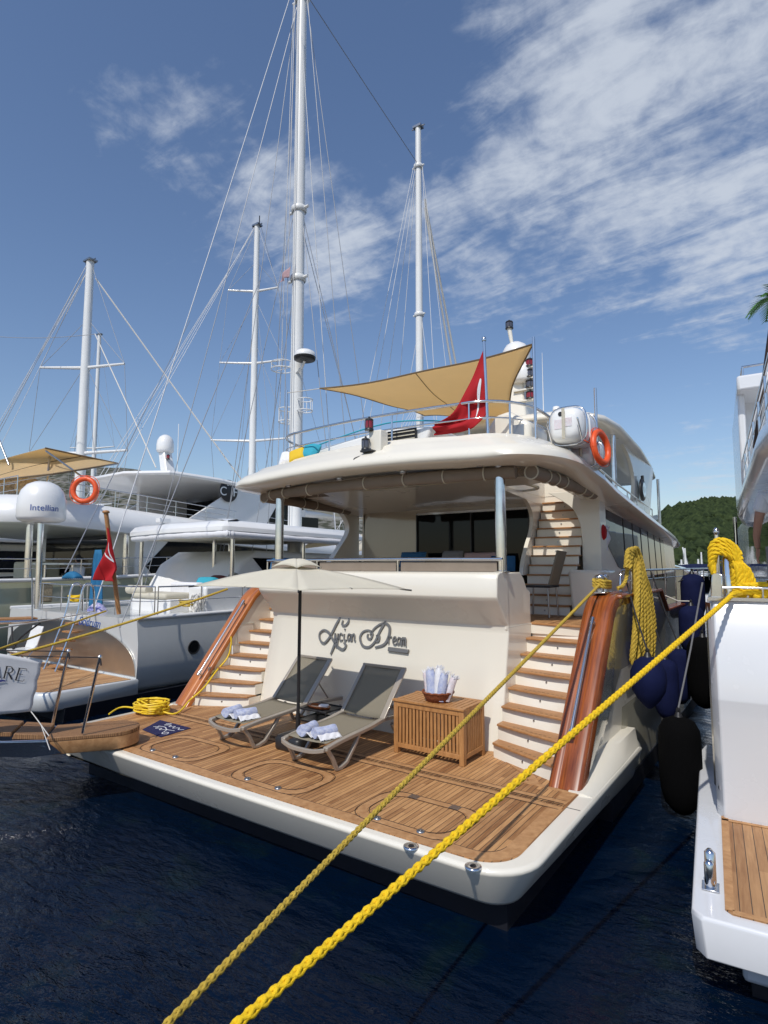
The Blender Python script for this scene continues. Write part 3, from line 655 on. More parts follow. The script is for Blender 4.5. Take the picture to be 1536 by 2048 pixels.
# inner stair to the upper deck
ist=bpy.data.objects.new('inner_stair',None); col.objects.link(ist); ist.parent=A; ist.location=Vector((-4,11,1.44))-A.location
for i in range(12):
    z=1.44+.157*(i+1); y=9.05+.10*i; xl=-3.70; xr=-2.91
    g=MB(); g.mm((xl,y+.02,z-.157),(xr,y+.05,z-.02)); ri=g.build('riser',cream,ist); g=MB(); g.mm((xl,y-.01,z-.026),(xr,y+.22,z)); g.build('tread',tread,ist,bevel=.005)
    g=MB(); g.lathe([(0,-.008),(.012,-.008),(.012,.01)],((xl+xr)/2,y+.016,z-.09),10,'Y'); g.build('step_light',steeld,ri)
g=MB(); g.mm((-3.75,10.35,1.44),(-2.85,10.45,3.9)); g.build('stair_enclosure',cream,A); g=MB(); g.mm((-2.90,9.9,1.44),(-2.86,10.4,3.44)); g.build('stair_enclosure',cream,A)
g=MB(); g.mm((mx(-2.75),12.9,1.44),(-2.75,13.0,3.4)); g.build('saloon_back',blackp,A)
# starboard side wall and its ribbon windows, narrowing and stooping forward
def sidex(y): return -2.62-.006*(y-9.8)**1.6
def topz(y): return 3.40-.055*(y-9.8) if y>9.8 else 3.40
for sg in (1,-1):
    X=(lambda v: v) if sg==1 else mx
    g=MB(); ys=[9.8,11,12.5,14,15.5,17,17.9]
    g.loft([[(X(sidex(y)-.05),y,1.40),(X(sidex(y)),y,1.40),(X(sidex(y)-.02),y,2.2),(X(sidex(y)-.06),y,topz(y)+.08),(X(sidex(y)-.12),y,topz(y)+.08)] for y in ys],True,(True,True)); sdw=g.build('side_wall',cream,A)
    g=MB(); yw=[10.3,11,12.5,14,15.3,16.2]
    def zb(y): return 2.30-.035*(y-10) if y>11.3 else 2.30-.035*(y-10)+(11.3-y)*.55
    def xx(y,z): return X(sidex(y)-.02-.04*(z-2.2)/(topz(y)-2.2)+.006)
    rr=[]
    for y in yw:
        zt=topz(y)-.20; z0=min(zb(y)-.25,zt-.02); rr.append([(xx(y,z0),y,z0),(xx(y,zt),y,zt),(xx(y,zt)-sg*.02,y,zt),(xx(y,z0)-sg*.02,y,z0)])
    g.loft(rr,True,(True,True),False); wi=g.build('window',glass,sdw)
    for y in (11.6,12.4,13.2,14.0,14.8,15.6): g=MB(); g.loft([[(xx(y,z)-.003*sg,y-.03,z),(xx(y,z)+.004*sg,y-.03,z),(xx(y,z)+.004*sg,y+.03,z),(xx(y,z)-.003*sg,y+.03,z)] for z in (zb(y)-.24,topz(y)-.21)],True,(True,True),False); g.build('mullion',black,wi)
# ---- upper deck slab and its swept fascia
def outline(z,ins):
    # starboard edge read from aft to forward; mirrored to port
    hb=2.86-ins; ya=6.22+ins*.9; pts=[]
    def yy(y): return y
    side=[(19.4,1.5),(19.2,2.0),(18.5,2.32),(16.5,2.52),(14.5,2.62),(12,2.74),(9.5,2.80),(8.6,2.86)]
    st_=[( XC+max(h-ins,.2),y,z+droop(y)) for y,h in side]
    cor_=[]
    rx,ry=.85,1.25
    for i in range(0,11):
        a=math.pi/2*i/10; cor_.append((XC+hb-rx+rx*math.cos(a)**.8,ya+ry-ry*math.sin(a)**.8+.10,z))
    mid=[(XC+(hb-rx)*t,ya+.10*abs(t)**2,z+.05*(1-t*t)) for t in (.8,.55,.3,0,-.3,-.55,-.8)]
    S=st_+cor_; return S+mid+[(2*XC-x,y,zz) for x,y,zz in S[::-1]]
def droop(y): return -max(0,y-7.6)*.085 if y<12 else -.374-(y-12)*.055
g=MB(); g.loft([outline(3.47,.55),outline(3.44,.30),outline(3.455,.16),outline(3.47,.04),outline(3.50,0),outline(3.56,.01),outline(3.66,.10),outline(3.74,.26),outline(3.79,.30),outline(3.86,.50),outline(3.90,.52),outline(3.92,.58),outline(3.88,.62)],True,(True,True)); ud=g.build('upper_deck',cream,A)
def cut(o,a,b):
    g=MB(); g.mm(a,b); c=g.build('cutter',cream); m=o.modifiers.new('c','BOOLEAN'); m.object=c; m.operation='DIFFERENCE'; m.solver='EXACT'
    dg=bpy.context.evaluated_depsgraph_get(); me=bpy.data.meshes.new_from_object(o.evaluated_get(dg)); o.modifiers.remove(m); o.data=me; bpy.data.objects.remove(c)
cut(ud,(-3.72,8.25,3.2),(-2.92,10.34,4.4))
# soffit panels and spotlights
for i,(x0,x1,y0,y1) in enumerate([(-6.7,-3.35,7.7,9.3)]):
    g=MB(); o=rrect(x0,x1,y0,y1,.35,rf=.35); ribbon(g,o,.05,3.435,.03,True); g.build('ceiling_trim',creamf,A)
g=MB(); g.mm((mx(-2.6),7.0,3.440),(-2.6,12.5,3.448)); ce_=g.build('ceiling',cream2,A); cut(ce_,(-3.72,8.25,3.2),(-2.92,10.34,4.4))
for x,y in [(-3.2,6.62),(-4.3,6.55),(-5.4,6.55),(-6.5,6.62),(-4.0,8.0),(-5.4,8.0),(-4.0,9.0),(-6.4,9.0),(-2.62,8.3),(-2.62,9.4)]:
    g=MB(); g.lathe([(0,-.008),(.035,-.008),(.045,0),(.045,.03)],(x,y,3.44),14); g.build('spotlight',steeld,A)
g=MB(); g.mm((-3.74,8.23,3.435),(-3.715,10.36,3.98)); g.mm((-2.925,8.23,3.435),(-2.90,10.36,3.98)); g.mm((-3.74,8.225,3.435),(-2.90,8.25,3.98)); g.build('hatch_lining',cream,A)
for k in range(6):
    x=-6.6+.66*k; g=MB(); g.lathe([(0,-.004),(.012,-.004),(.016,.004)],(x,6.545+.01*abs(k-2.5),1.97),10,'Y'); g.build('transom_stud',steeld,A)
# rolled canvas blinds under the lip
def roll(pts,r,n):
    g=MB(); P=cat_rom(pts,4); g.tube(P,[r*(1+.05*math.sin(i*1.7)) for i in range(len(P))],12); rb=g.build('rolled_blind',taupe,A)
    for k in range(n):
        i=int((k+.5)/n*(len(P)-1)); p_=P[i]; d=(P[min(i+1,len(P)-1)]-P[max(i-1,0)]).normalized(); u=Vector((0,0,1)); w_=d.cross(u).normalized()
        g=MB(); g.tube([p_+(u*math.cos(a)+w_*math.sin(a))*(r*1.06) for a in [2*math.pi*q/16 for q in range(16)]],.010,5,True); g.build('tie_strap',creamf,rb)
roll([(mx(-2.9),6.92,3.38),(-6.5,6.80,3.385),(-5.06,6.74,3.39),(-3.8,6.80,3.385),(-2.85,6.92,3.38)],.085,7)
roll([(-2.68,7.0,3.37),(-2.62,8,3.36),(-2.60,9.4,3.33)],.085,6)
roll([(mx(-2.68),7.0,3.37),(mx(-2.62),8,3.36),(mx(-2.60),9.4,3.33)],.085,5)
# ---- upper deck rail
rz=4.36
def railpath(z,ins=.62):
    o=[Vector(p_) for p_ in outline(3.9,ins)]; return [Vector((p_.x,p_.y,z+(p_.z-3.9)*.0+droop(p_.y)*.8)) for p_ in o if p_.y<9.0]
rp=railpath(rz); g=MB(); g.tube(rp,.021,8); ur=g.build('upper_rail',steel,A)
g=MB(); g.tube([p_-Vector((0,0,.22)) for p_ in rp],.012,6); g.build('mid_rail',steel,ur)
L=len(rp)
for k in (1,6,10,14,17,20,24,28,L-2):
    if k<L: g=MB(); p_=rp[k]; g.tube([p_,(p_.x,p_.y,3.86+droop(p_.y)*.8)],.014,8); g.build('stanchion',steel,ur)
# forward rails along the upper deck side
for sg in (1,-1):
    X=(lambda v: v) if sg==1 else mx
    ys=[10.0,11,12,13,14,16]; P=[Vector((X(-2.80-.03*(y-10)),y,4.15+droop(y)*.9)) for y in ys]
    g=MB(); g.tube(P,.018,8); g.tube([p_-Vector((0,0,.18)) for p_ in P],.012,6); sr=g.build('side_rail',steel,ur)
    for p_ in P[1:]: g=MB(); g.tube([p_,p_-Vector((0,0,.42))],.013,6); g.build('stanchion',steel,sr)
# masts for the shade sail
poles=[(-2.78,7.45,5.25),(mx(-2.78)+.05,7.35,5.28),(-2.30,8.6,4.75)]
for x,y,z in poles:
    g=MB(); g.tube([(x,y,3.8),(x,y,z)],.022,8); g.lathe([(0,.03),(.02,.03),(.02,0)],(x,y,z),8); g.build('awning_pole',steel,A)
# ---- hardtop and its supports
def ht(z,ins):
    o=[(-3.0-ins,10.6+ins*.8),(-2.78-ins,11.1),(-2.72-ins,12.0),(-2.78-ins,14),(-2.95-ins,16),(-3.15-ins,17.6),(-3.5-ins,18.3-ins)]
    S=[(x,y,z-.045*max(0,y-12)) for x,y in o]; M_=[(-3.6,10.45+ins*.8,z+.03),(-5.06,10.35+ins*.8,z+.06),(mx(-3.6),10.45+ins*.8,z+.03)]
    return S[::-1]+M_+[(mx(x),y,zz) for x,y,zz in S]
g=MB(); g.loft([ht(4.86,.35),ht(4.84,.12),ht(4.87,.02),ht(4.92,0),ht(4.98,.04),ht(5.04,.18),ht(5.08,.5)],True,(True,True)); ho=g.build('hardtop',cream,A)
g=MB(); 
for sg in (1,-1):
    X=(lambda v: v) if sg==1 else mx
    g=MB(); g.tube([(X(-2.95),12.2,3.4),(X(-2.95),12.2,4.9)],.05,14); g.build('hardtop_pillar',steel,ho)
    g=MB(); g.prism([(X(-2.95),13.4,3.35)]+[(X(-2.95),p_.x,p_.y) for p_ in cat_rom([(13.5,3.4,0),(13.9,3.75,0),(14.0,4.2,0),(13.6,4.6,0),(13.0,4.82,0)],5)]+[(X(-2.95),16.2,4.70),(X(-2.95),15.4,3.1)],(-.08*sg,0,0)); g.build('hardtop_wing',cream,ho,bevel=.02)
    g=MB(); g.tube([(X(-3.1),17.6,2.9),(X(-3.1),17.6,4.6)],.04,8); g.build('hardtop_pillar',steel,ho)
g=MB(); g.lathe([(0,.05),(.24,.05),(.26,.03),(.26,0)],(-2.90,14.45,3.95),24,'X'); g.mm((-2.90,14.42,4.14),(-2.84,14.48,4.28)); em=g.build('emblem',blackp,ho)
g=MB(); g.lathe([(.10,.065),(.17,.065)],(-2.90,14.45,3.95),20,'X'); g.mm((-2.84,14.40,3.78),(-2.832,14.50,4.1)); g.build('emblem_relief',steel,em)
# helm console / cabinet on the upper deck below the hardtop
g=MB(); g.mm((-6.6,12.6,3.3),(-3.4,15.5,3.95)); g.build('wheelhouse',cream,A,bevel=.05)
g=MB(); g.prism([(-2.82,7.35,3.84),(-3.5,7.35,3.84),(-3.5,7.35,4.02),(-3.32,7.35,4.26),(-3.12,7.35,4.30),(-2.82,7.35,4.10)],(0,.7,0)); g.build('bar_counter',cream,A,bevel=.06,seg=3)
g=MB(); g.mm((-3.05,7.338,3.9),(-2.9,7.352,4.08)); g.build('locker_grille',steeld,A)
# long sun-bed coaming with dark louvres
g=MB(); g.prism([(-7.1,7.2,3.86),(-4.25,7.0,3.86),(-4.1,7.0,4.16),(-4.9,7.05,4.24),(-6.2,7.15,4.14),(-7.0,7.2,4.0)],(0,.8,0)); sb=g.build('sunbed_base',whitep,A,bevel=.05,seg=3)
g=MB(); g.mm((-4.95,6.965,3.92),(-4.35,6.985,4.16)); lv=g.build('louvre',black,sb); g=MB()
for k in range(4): g.mm((-4.93,6.95,3.95+.055*k),(-4.37,6.968,3.962+.055*k))
g.build('louvre_slat',creamf,lv); g=MB(); g.mm((-5.0,6.955,3.9),(-4.95,6.985,4.18)); g.build('hazard_edge',yel,sb)
# pale blue piping of the sun-bed
g=MB(); g.tube(cat_rom([(-7.1,7.15,4.02),(-6.2,7.1,4.18),(-4.9,7.0,4.30),(-4.0,6.95,4.20),(-3.5,7.0,4.10)],6),.011,6); g.build('piping',cyan,sb)
# ---- mast, domes and lamps amidships
g=MB(); g.loft([[(XC+.45+dx*w,11.5+dy*d,z) for dx,dy in ((-1,-1),(1,-1),(1,1),(-1,1))] for z,w,d in ((4.95,.32,.45),(5.6,.20,.32),(6.35,.16,.2),(6.5,.12,.16))],True,(True,True),False); ma=g.build('radar_mast',cream,A,bevel=.04)
def dome(c,r,h,m=whitep,par=None,name='satellite_dome',n=24):
    g=MB(); prof=[(0,h),(r*.35,h*.97),(r*.7,h*.85),(r*.92,h*.66),(r,h*.42),(r*1.0,h*.12),(r*.92,.02*h),(r*.5,-.03*h),(0,-.03*h)]
    g.lathe(prof,c,n); return g.build(name,m,par)
dome((-4.72,11.6,6.42),.30,.55,par=ma); dome((-4.45,11.3,5.95),.24,.46,par=ma)
def lamp(c,r,h,gm,par,name='navigation_lamp',n=14):
    x,y,z=c; g=MB(); g.lathe([(0,0),(r*1.15,0),(r*1.15,h*.12),(r*.9,h*.2)],c,n); g.lathe([(r*.9,h*.8),(r*1.1,h*.84),(r*.95,h*.95),(r*.3,h*1.02),(r*.25,h*1.15),(0,h*1.15)],c,n)
    for k in range(4): a=k*math.pi/2+.4; g.tube([(x+r*math.cos(a),y+r*math.sin(a),z+h*.1),(x+r*math.cos(a),y+r*math.sin(a),z+h*.85)],r*.07,5)
    o=g.build(name,blackp,par); g=MB(); g.lathe([(r*.88,h*.15),(r*.98,h*.5),(r*.88,h*.82)],c,n); g.build('lens',gm,o); return o
for z,gm in ((5.55,redglass),(5.78,clearg),(6.0,clearg),(6.22,redglass)): 
    lamp((-4.27,11.2,z),.085,.17,gm,ma); g=MB(); g.mm((-4.62,11.14,z-.03),(-4.19,11.26,z)); g.build('lamp_bracket',cream,ma)
g=MB(); g.tube([(-4.80,11.6,6.9),(-4.86,11.6,7.3)],[.035,.05],10); g.build('lamp_post',cream,ma); lamp((-4.86,11.6,7.3),.075,.17,clearg,ma)
g=MB(); g.tube([(-3.9,10.9,5.0),(-3.9,10.9,6.35)],[.012,.004],6); g.build('whip_aerial',whitep,A)
for x in (-4.0,-3.65): g=MB(); g.lathe([(0,.08),(.06,.06),(.07,0),(.02,-.03),(.02,-.12)],(x,10.9,5.17),12); g.build('antenna',whitep,A)
# stern lamps on their bracket below the rail
bp_=at(745,880,Y=6.45); g=MB(); g.prism([(bp_.x-.0,6.42,3.66),(bp_.x+.16,6.42,3.66),(bp_.x+.16,6.42,4.06),(bp_.x-.05,6.42,4.06)],(0,.18,0)); lb=g.build('lamp_bracket',cream,A,bevel=.015)
lamp((bp_.x-.02,6.40,4.06),.055,.17,redglass,A,'stern_lamp'); lamp((bp_.x-.05,6.36,3.78),.055,.17,clearg,A,'stern_lamp')
g=MB(); g.mm((bp_.x-.1,6.30,3.75),(bp_.x+.08,6.45,3.775)); g.tube(cat_rom([(bp_.x-.08,6.33,3.7),(bp_.x-.18,6.28,3.66),(bp_.x-.13,6.28,3.60),(bp_.x-.02,6.36,3.64),(bp_.x+.08,6.4,3.72)],5),.016,6); g.build('lamp_cable',blackp,lb)
# ---- bollards on the starboard quarter
def bollard_pair(c,par,sg=1,s=1.0):
    x,y,z=c; g=MB(); g.box((x+.0,y+.10*s,z+.01),(.17*s,.42*s,.02)); o=g.build('bollard_base',steel,par,bevel=.006)
    for dy in (0,.2*s):
        g=MB(); g.lathe([(.045*s,.02),(.045*s,.17*s),(.058*s,.19*s),(.058*s,.215*s),(.03*s,.235*s),(0,.238*s)],(x,y+dy,z),18); g.build('bollard',steel,par)
bollard_pair((-2.06,7.62,1.86),A); bollard_pair((mx(-2.06),7.62,1.86),A)
# bulwark rail forward of the bollards (starboard and port)
for sg in (1,-1):
    X=(lambda v: v) if sg==1 else mx
    P=[Vector((X(-1.92),8.05,1.87)),Vector((X(-1.92),8.10,2.10)),Vector((X(-1.92),8.2,2.14))]+[Vector((X(-1.92-.0*k),8.2+1.0*k,2.14)) for k in range(1,12)]
    g=MB(); g.tube(P[:1]+cat_rom(P[:3],4)+P[3:],.018,8); br=g.build('bulwark_rail',steel,A)
    g=MB(); g.tube([p_-Vector((0,0,.14)) for p_ in P[2:]],.010,6); g.build('mid_rail',steel,br)
    for k,p_ in enumerate(P[3:]): g=MB(); g.tube([p_,Vector((p_.x,p_.y,1.84 if not 10.5<p_.y<14.5 else 1.5))],.013,6); g.build('stanchion',steel,br)
# horn cleat posts where the rope hangs
g=MB(); g.tube([(-1.88,8.55,1.85),(-1.88,8.55,2.34)],[.03,.028],12); g.lathe([(.028,0),(.032,.03),(.0,.06)],(-1.88,8.55,2.33),12); g.build('samson_post',steel,A)
g=MB(); g.mm((-2.3,10.3,2.55),(-2.28,10.6,2.95)); 
# long cockpit sofa behind the dodger, cushions, white cloth
g=MB(); g.mm((-6.9,8.9,1.44),(-4.2,9.6,1.85)); g.mm((-6.9,9.4,1.85),(-4.2,9.65,2.22)); g.build('sofa',greyf,A,bevel=.06,seg=3)
# ================================================================ things on and around the cream yacht
def lathe_local(prof,c,n=16): g=MB(); g.lathe(prof,c,n); return g
# ---- sun loungers
def make_lounger():
    o=thing('sun_lounger',(0,0,0),'','sun lounger')
    W=.68; h=W/2
    # side frames: one bent profile each, with V legs
    for sx in (-1,1):
        x=sx*(h-.03)
        g=MB(); side=cat_rom([(x,-.02,.27),(x,.25,.30),(x,.75,.33),(x,1.02,.36),(x,1.35,.35),(x,1.75,.33)],5)
        rr=[]
        for p in side: rr.append([(p.x-.03,p.y,p.z-.022),(p.x+.03,p.y,p.z-.022),(p.x+.03,p.y,p.z+.022),(p.x-.03,p.y,p.z+.022)])
        g.loft(rr,True,(True,True),False); g.build('side_rail',loungf,o,bevel=.008,local=True)
        for y0,s in ((.0,1),(1.22,1)):
            g=MB(); P=[(x,y0+.0,.275),(x,y0+.10,.15),(x,y0+.17,.022),(x,y0+.24,.018),(x,y0+.34,.05),(x,y0+.50,.22),(x,y0+.58,.325)]
            rr=[]
            for i,(a,b,c) in enumerate(P):
                q=P[max(i-1,0)];r_=P[min(i+1,len(P)-1)]; d=Vector((0,r_[1]-q[1],r_[2]-q[2])).normalized(); n=Vector((0,-d.z,d.y))*.020
                rr.append([(a-.02,b-n.y,c-n.z),(a+.02,b-n.y,c-n.z),(a+.02,b+n.y,c+n.z),(a-.02,b+n.y,c+n.z)])
            g.loft(rr,True,(True,True),False); g.build('leg',loungf,o,bevel=.006,local=True)
    g=MB(); P=cat_rom([(-h+.03,-.03,.265),(-h*.5,-.05,.235),(0,-.055,.228),(h*.5,-.05,.235),(h-.03,-.03,.265)],4)
    g.loft([[(p.x,p.y-.015,p.z-.025),(p.x,p.y+.02,p.z-.025),(p.x,p.y+.02,p.z+.02),(p.x,p.y-.015,p.z+.02)] for p in P],True,(True,True),False); g.build('foot_bar',loungf,o,bevel=.006,local=True)
    g=MB(); g.mm((-h+.03,1.74,.31),(h-.03,1.78,.35)); g.build('head_bar',loungf,o,bevel=.006,local=True)
    def sag(u,v):
        y=.03+.97*v; return (-h+.055+(W-.11)*u,y,.315+.045*v-.014*math.sin(math.pi*u)+( .0))
    g=MB(); g.grid(sag,8,10); g.build('seat_sling',sling,o,solid=.004,local=True)
    # back rest: two broad bars and the mesh between
    a=Vector((0,1.02,.37)); b=Vector((0,1.50,.89)); d=(b-a)
    bk=MB(); bk.grid(lambda u,v:(-h+.055+(W-.11)*u,a.y+d.y*v+.012*math.sin(math.pi*u)*1,a.z+d.z*v-.012*math.sin(math.pi*u)),8,8); bo=bk.build('back_sling',slingt,o,solid=.004,local=True)
    for sx in (-1,1):
        g=MB(); x=sx*(h-.03); g.bar((x,a.y,a.z),(x,b.y,b.z),.075 if sx==1 else .05,.03,(0,-1,1)); g.build('back_frame',loungf,o,bevel=.008,local=True)
    g=MB(); g.bar((-h,b.y,b.z),(h,b.y,b.z),.03,.035); g.build('top_bar',loungf,o,bevel=.006,local=True)
    g=MB(); g.tube(cat_rom([(-h+.06,1.25,.60),(0,1.30,.56),(h-.06,1.25,.60)],5),.010,6); g.build('cross_brace',loungf,o,local=True)
    for sx in (-1,1): g=MB(); g.tube([(sx*(h-.08),1.28,.64),(sx*(h-.08),1.52,.35)],.011,6); g.build('prop',loungf,o,local=True)
    return o
slingt=mat('sheer_mesh_sling',(.25,.22,.165),.85,spec=.1,alpha=.84,bump=.3,bscale=700)
l1=make_lounger(); l1.location=(-4.49,4.88,.008); l1['label']='taupe mesh sun lounger beside the slatted box, its back near the transom'; l1['group']='sun loungers on the swim platform'
l2=dup(l1); l2.location=(-5.82,4.93,.008); l2.rotation_euler=(0,0,R(-3)); l2['label']='taupe mesh sun lounger nearer the gangway, behind the umbrella pole'
# ---- rolled towels at the foot of each lounger
def towel(c,rz,label,m=bluew,L_=.27,r=.062,seed=0):
    o=thing('rolled_towel',c,label,'towel','rolled towels on the sun loungers',rz); rnd=random.Random(seed)
    g=MB(); rings=[]
    for i in range(9):
        t=i/8; x=-L_/2+L_*t; rr=r*(1+.06*math.sin(7*t+seed))*(.9 if i in(0,8) else 1)
        rings.append([(x,rr*math.cos(a)*1.12,r*.9+rr*math.sin(a)*.9+.006*math.sin(3*a+x*20)) for a in [2*math.pi*k/16 for k in range(16)]])
    g.loft(rings,True,(True,True)); g.build('roll',m,o,local=True)
    sp=[]
    for k in range(60): a=k*.25; q=r*.82*(1-k/64); sp.append((L_/2-.002,q*math.cos(a)*1.1,r*.9+q*math.sin(a)*.88))
    g=MB(); g.tube(sp,.0045,5); g.build('spiral_end',whitef,o,local=True)
    g=MB(); g.grid(lambda u,v:(-L_/2+L_*u,-r*1.0-.07*v,r*.75-(r*.68)*v+.006*math.sin(u*18+v*4)),14,5); g.build('loose_end',whitef,o,solid=.006,local=True)
    g=MB()
    for k in range(16):
        x=-L_/2+L_*(k+.5)/16; y=-r-.07; g.tube([(x,y,.012),(x+rnd.uniform(-.01,.01),y-.03,.006+rnd.random()*.006)],.0028,4)
    g.build('fringe',whitef,o,local=True)
towel((-4.60,5.05,.335),R(100),'left-hand rolled pale blue towel on the lounger beside the slatted box',seed=1)
towel((-4.37,5.07,.335),R(74),'right-hand rolled pale blue towel on the lounger beside the slatted box',seed=2)
towel((-5.92,5.10,.335),R(98),'left-hand rolled pale blue towel on the lounger behind the umbrella pole',seed=3)
towel((-5.70,5.12,.335),R(76),'right-hand rolled pale blue towel on the lounger behind the umbrella pole',seed=4)
# ---- parasol
ub=Vector((-5.10,5.42,.006)); U=thing('parasol',ub,'square cream parasol on a thin black pole, standing between the two sun loungers','parasol')
g=MB(); o=rrect(ub.x-.21,ub.x+.21,ub.y-.21,ub.y+.21,.07,rf=.07); g.loft([[(x,y,z) for x,y,_ in ringz(o,0,i,0,0)] for z,i in ((.006,.015),(.03,0),(.14,0),(.165,.02),(.17,.05))],True,(True,True)); g.build('base',blackp,U)
top=Vector((-4.95,5.27,2.20)); g=MB(); g.tube([ub+Vector((0,0,.15)),top],.021,12); g.tube([ub+Vector((0,0,.16)),ub+Vector((.01,-.01,.40))],.030,12); g.build('pole',blackp,U)
crn=[at(385,1172,Z=1.955),at(597,1181,Z=1.92),at(815,1179,Z=1.955)]
crn=[Vector((-6.05,4.55,1.93)),Vector((-4.45,4.15,1.925)),Vector((-4.00,6.02,1.94)),Vector((-5.75,6.25,1.96))]
# corner positions on the sight lines, then squared up
q0=at(385,1172,D=7.25); q1=at(597,1181,D=6.25); q2=at(815,1179,D=6.75); q3=q0+q2-q1
crn=[q0,q1,q2,q3]; apex=(q0+q2)/2; apex.z=2.20
g=MB(); N_=10
def panel(a,b):
    def fn(u,v):
        e=a.lerp(b,u); e=e+(apex-e)*(.045*4*u*(1-u))     # hem cut in between the ribs
        p=e.lerp(apex,v); p.z-=.035*math.sin(math.pi*v)*(4*u*(1-u))*.6-.0*v; p.z+=.05*math.sin(math.pi*v)*.6; return p
    return fn
cv=MB()
for i in range(4): cv.grid(panel(crn[i],crn[(i+1)%4]),10,10)
cvo=cv.build('canopy',creamf,U,solid=.004)
g=MB()
for i in range(4):
    a,b=[apex.lerp(crn[k],.24)+Vector((0,0,.075)) for k in (i,(i+1)%4)]; ap=apex+Vector((0,0,.085))
    g.grid(lambda u,v,a=a,b=b:(a.lerp(b,u)-Vector((0,0,.045*(1-4*(u-.5)**2 if False else 0)))+Vector((0,0,.03*4*u*(1-u)*0))).lerp(ap,v)+Vector((0,0,.03*math.sin(math.pi*v)-.035*(abs(2*u-1)**2)*(1-v))),8,5)
g.build('vent',creamf,cvo,solid=.004)
g=MB()
for c in crn: 
    g=MB(); e=c+(c-apex).normalized()*.05; g.tube([e,c.lerp(apex,.06)-Vector((0,0,.012))],.011,6); g.tube([c.lerp(apex,.06)-Vector((0,0,.012)),apex-Vector((0,0,.05))],.008,6); g.build('rib',blackp,U)
for i in range(4):
    a,b=crn[i],crn[(i+1)%4]; m_=(a+b)/2; m_=m_+(apex-m_)*.045; g=MB(); g.tube([m_,apex-Vector((0,0,.06))],.007,6); g.build('rib',blackp,U)
g=MB(); g.tube([apex-Vector((0,0,.12)),apex+Vector((0,0,.06))],.03,10); g.build('hub',blackp,U)
# ---- side table, tray and sandals-like dish
T=thing('side_table',(-5.22,6.0,.008),'small low black metal side table standing between the loungers','side table')
x0,x1,y0,y1=-5.50,-5.00,5.82,6.20
for nm_,z in (('table_top',.335),('lower_shelf',.19)):
    g=MB(); g.mm((x0,y0,z),(x1,y1,z+.008)); g.build(nm_,blackp,T)
    g=MB(); g.tube([(x0,y0,z+.015),(x1,y0,z+.015),(x1,y1,z+.015),(x0,y1,z+.015)],.009,6,True); g.build('table_rim',blackp,T)
for x in (x0,x1):
    for y in (y0,y1): g=MB(); g.tube([(x,y,.008),(x,y,.36)],.009,8); g.build('leg',blackp,T)
TR=thing('serving_tray',(-5.25,5.98,.344),'reddish brown wooden dish lying on the black side table','tray')
g=MB(); g.loft([[(-5.26+a*(.165+o)*math.cos(q)*1.1,5.98+(.085+o)*math.sin(q),z) for q in [2*math.pi*k/20 for k in range(20)] for a in (1,)] for z,o in ((.344,-.02),(.352,.0),(.378,.012),(.372,.0),(.358,-.015))],True,(True,True)); g.build('dish',mahog,TR)
g=MB(); g.box((-5.18,5.99,.385),(.12,.08,.03),R(20)); g.build('folded_cloth',whitef,TR,bevel=.01)
# ---- slatted teak box
K=thing('slatted_box',(-3.6,6.2,.008),'square teak storage box of upright slats standing against the cream transom','storage box')
kx0,kx1,ky0,ky1,kh=-4.05,-3.12,5.95,6.48,.60
for x in (kx0+.03,kx1-.03):
    for y in (ky0+.03,ky1-.03): g=MB(); g.mm((x-.03,y-.03,.008),(x+.03,y+.03,kh)); g.build('leg',crate,K,bevel=.004)
for y in (ky0+.018,ky1-.018):
    for z0,z1 in ((.075,.125),(kh-.06,kh)): g=MB(); g.mm((kx0+.06,y-.016,z0),(kx1-.06,y+.016,z1)); g.build('crossbar',crate,K,bevel=.003)
    n=17
    for i in range(n):
        x=kx0+.085+(kx1-kx0-.17)*(i)/(n-1); g=MB(); g.mm((x-.0155,y-.008,.125),(x+.0155,y+.008,kh-.06)); g.build('slat',crate,K,bevel=.002)
for x in (kx0+.018,kx1-.018):
    for z0,z1 in ((.075,.125),(kh-.06,kh)): g=MB(); g.mm((x-.016,ky0+.06,z0),(x+.016,ky1-.06,z1)); g.build('crossbar',crate,K,bevel=.003)
    n=9
    for i in range(n):
        y=ky0+.085+(ky1-ky0-.17)*i/(n-1); g=MB(); g.mm((x-.008,y-.0155,.125),(x+.008,y+.0155,kh-.06)); g.build('slat',crate,K,bevel=.002)
lid=MB(); n=15
for i in range(n):
    x=kx0+.0+(kx1-kx0)*(i+.5)/n; lid.mm((x-.026,ky0+.045,kh+.001),(x+.026,ky1-.045,kh+.022))
lid.mm((kx0-.012,ky0-.015,kh),(kx1+.012,ky0+.042,kh+.024)); lid.mm((kx0-.012,ky1-.042,kh),(kx1+.012,ky1+.015,kh+.024)); lid.build('lid',crate,K,bevel=.003)
